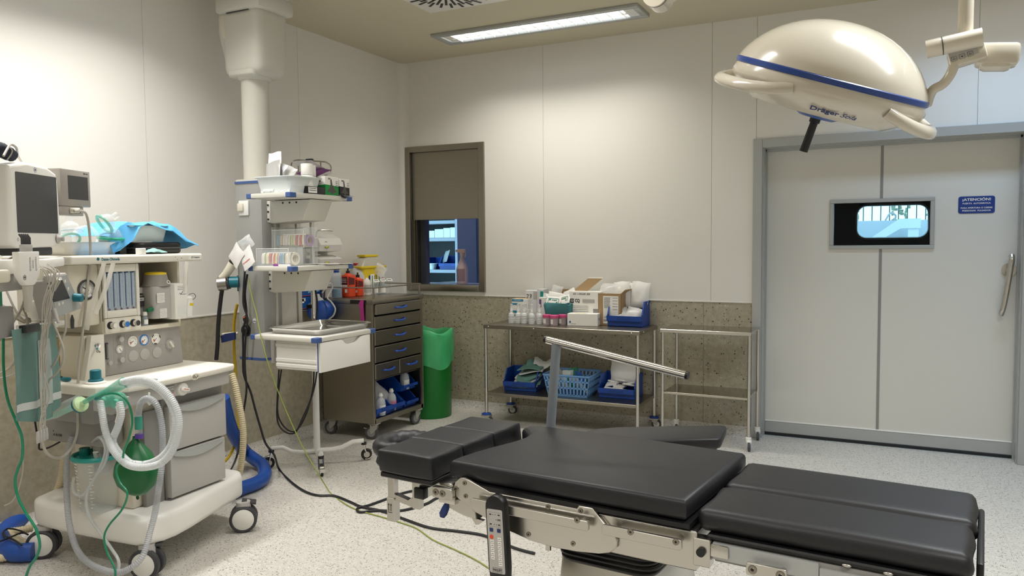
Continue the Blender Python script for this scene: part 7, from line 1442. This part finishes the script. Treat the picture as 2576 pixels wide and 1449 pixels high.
# ---------------------------------------------------------------- hoses and cables on the floor
cable('mains_cable', 'black cable running from the pendant down and across the floor to the operating table', [(.470,-2.340,1.260),(.446,-2.340,1.140),(.454,-2.340,1.020),(.424,-2.340,.923),(.419,-2.340,.802),(.417,-2.340,.656),(.468,-2.340,.551),(.503,-2.340,.445),(.521,-2.320,.333),(.549,-2.310,.236),(.562,-2.254,.150)] + [(.450,-2.099,.008),(.690,-2.260,.008),(.897,-2.371,.008),(1.023,-2.398,.008),(1.111,-2.365,.008),(1.258,-2.408,.008),(1.370,-2.448,.008),(1.506,-2.454,.008),(1.681,-2.503,.008),(1.870,-2.551,.008),(2.022,-2.533,.008),(2.152,-2.524,.008),(2.257,-2.558,.008),(2.386,-2.604,.008),(2.485,-2.619,.008)], .0065, M.cableb, 'cable', sm=6)
cable('mains_cable', 'second black cable hanging straight beside the pendant column to the floor behind the machine', [(.472,-2.360,1.284),(.451,-2.360,1.094),(.480,-2.360,.999),(.462,-2.360,.879),(.449,-2.360,.710),(.457,-2.360,.565),(.425,-2.360,.417),(.397,-2.360,.280),(.506,-2.500,.194)] + [(.222,-2.299,.008),(.273,-2.410,.008)], .006, M.cableb, 'cable', sm=6)
cable('mains_cable', 'black cable making a wide loop on the floor behind the head section', [(1.613,-1.933,.008),(1.546,-2.045,.008),(1.457,-2.118,.008),(1.419,-2.259,.008),(1.390,-2.404,.008),(1.363,-2.473,.008),(1.411,-2.518,.008),(1.483,-2.458,.008),(1.599,-2.403,.008),(1.660,-2.263,.008),(1.663,-2.145,.008),(1.701,-2.036,.008)], .0065, M.cableb, 'cable', sm=6)
gy = mat('green_yellow_wire', '#8f9c4a', .5)
cable('earth_wire', 'thin yellow green earth wire slanting from the pendant to the floor', [(.580,-2.440,1.242),(.598,-2.440,1.150),(.634,-2.440,1.035),(.680,-2.460,.923),(.731,-2.470,.790),(.767,-2.450,.651),(.800,-2.420,.522),(.861,-2.400,.373),(.927,-2.380,.236),(.994,-2.360,.123)] + [(1.042,-2.317,.005),(1.212,-2.420,.005),(1.377,-2.491,.005),(1.555,-2.521,.005),(1.700,-2.549,.005),(1.820,-2.584,.005),(1.971,-2.674,.005),(2.142,-2.737,.005),(2.281,-2.796,.005),(2.424,-2.877,.005),(2.550,-2.938,.005)], .0032, gy, 'wire', sm=6)
cable('mains_cable', 'two loops of black cable hanging under the pendant drawer', [(.520,-2.150,.659),(.501,-2.150,.482),(.494,-2.150,.356),(.518,-2.150,.295),(.582,-2.150,.264),(.646,-2.150,.281),(.703,-2.150,.375),(.763,-2.150,.479),(.803,-2.150,.580),(.821,-2.150,.666)] , .005, M.cableb, 'cable', sm=6)
cable('mains_cable', 'second loop of black cable hanging under the pendant drawer', [(.493,-2.100,.649),(.461,-2.100,.495),(.453,-2.100,.367),(.494,-2.100,.294),(.568,-2.100,.261),(.634,-2.100,.303),(.701,-2.100,.415),(.743,-2.100,.542),(.756,-2.100,.654)] , .005, M.cableb, 'cable', sm=6)
cable('mains_cable', 'pair of black cables running down beside the infusion pole', [(.631,-1.930,1.271),(.631,-1.930,1.169),(.647,-1.930,1.068),(.638,-1.930,.966),(.626,-1.930,.889)], .006, M.cableb, 'cable', sm=4)
cable('gas_hose', 'thick black hose dropping from the gas probe behind the machine', [(.327,-2.360,1.230),(.284,-2.360,1.174),(.257,-2.360,1.064),(.238,-2.360,.942),(.226,-2.360,.819),(.212,-2.360,.732)], .0125, M.cableb, 'hose', sm=6, n=12)
yel = mat('yellow_hose', '#d1ae1d', .45)
cable('gas_hose', 'yellow gas hose hanging beside the pendant column and curving to the floor', [(.235,-2.200,1.064),(.208,-2.200,.975),(.197,-2.200,.873),(.198,-2.200,.721),(.205,-2.200,.569),(.212,-2.200,.391),(.214,-2.200,.263),(.228,-2.250,.174),(.281,-2.350,.129),(.337,-2.450,.125)], .009, yel, 'hose', sm=6, n=10)
cable('scavenging_hose', 'cream corrugated hose arching down beside the machine to the floor', [(.615,-2.620,.713),(.640,-2.620,.648),(.661,-2.620,.559),(.681,-2.620,.471),(.690,-2.620,.382),(.683,-2.620,.290),(.665,-2.620,.198),(.637,-2.620,.114),(.680,-2.700,.075)], .0165, mat('cream_corrugated', '#d6c9a6', .5), 'hose', sm=6, corr=(.0115, .0025), n=12)
blh = mat('blue_hose_sleeve', '#1c4da0', .4, bump=.35, bscale=14)
cable('hose_sleeve', 'blue fabric hose sleeve bending on the floor behind the machine', [(.354,-2.450,.525),(.322,-2.380,.363),(.290,-2.300,.243),(.184,-2.126,.100),(.275,-2.133,.060)] + [(.392,-2.177,.042),(.559,-2.338,.042),(.614,-2.457,.042),(.613,-2.564,.042),(.616,-2.640,.042)], .040, blh, 'hose', sm=6, n=14)
cable('hose_sleeve', 'blue hose sleeve coil on the floor at the lower left corner', [(-.059,-3.336,.045),(-.038,-3.410,.045),(.024,-3.516,.045),(.125,-3.612,.045),(.280,-3.690,.045),(.384,-3.701,.045),(.450,-3.660,.045)], .042, blh, 'hose', sm=6, n=14)
cable('scavenging_hose', 'cream corrugated hose lying across the floor at the lower left corner', [(.185,-3.502,.060),(.166,-3.552,.060),(.150,-3.599,.060)] + [(.325,-3.612,.030),(.363,-3.681,.030),(.352,-3.736,.030),(.305,-3.778,.030)] , .017, bpy.data.materials['cream_corrugated'], 'hose', sm=6, corr=(.012, .0025), n=12)
cable('scavenging_hose', 'cream corrugated hose behind the suction jar dropping to the base', [tuple(_am @ V(p)) for p in [(-.678,.130,.425),(-.688,.130,.346),(-.720,.130,.274),(-.760,.130,.210),(-.801,.130,.156)]], .016, bpy.data.materials['cream_corrugated'], 'hose', sm=6, corr=(.012, .0025), n=12)
cable('thin_lead', 'thin black lead coiled over the blue sleeve at the lower left corner', [(.329,-3.737,.100),(.319,-3.678,.100),(.311,-3.628,.100),(.362,-3.631,.100),(.276,-3.616,.100),(.198,-3.625,.100),(.256,-3.681,.100),(.367,-3.698,.100),(.467,-3.722,.100)], .004, M.cableb, 'cable', sm=6)
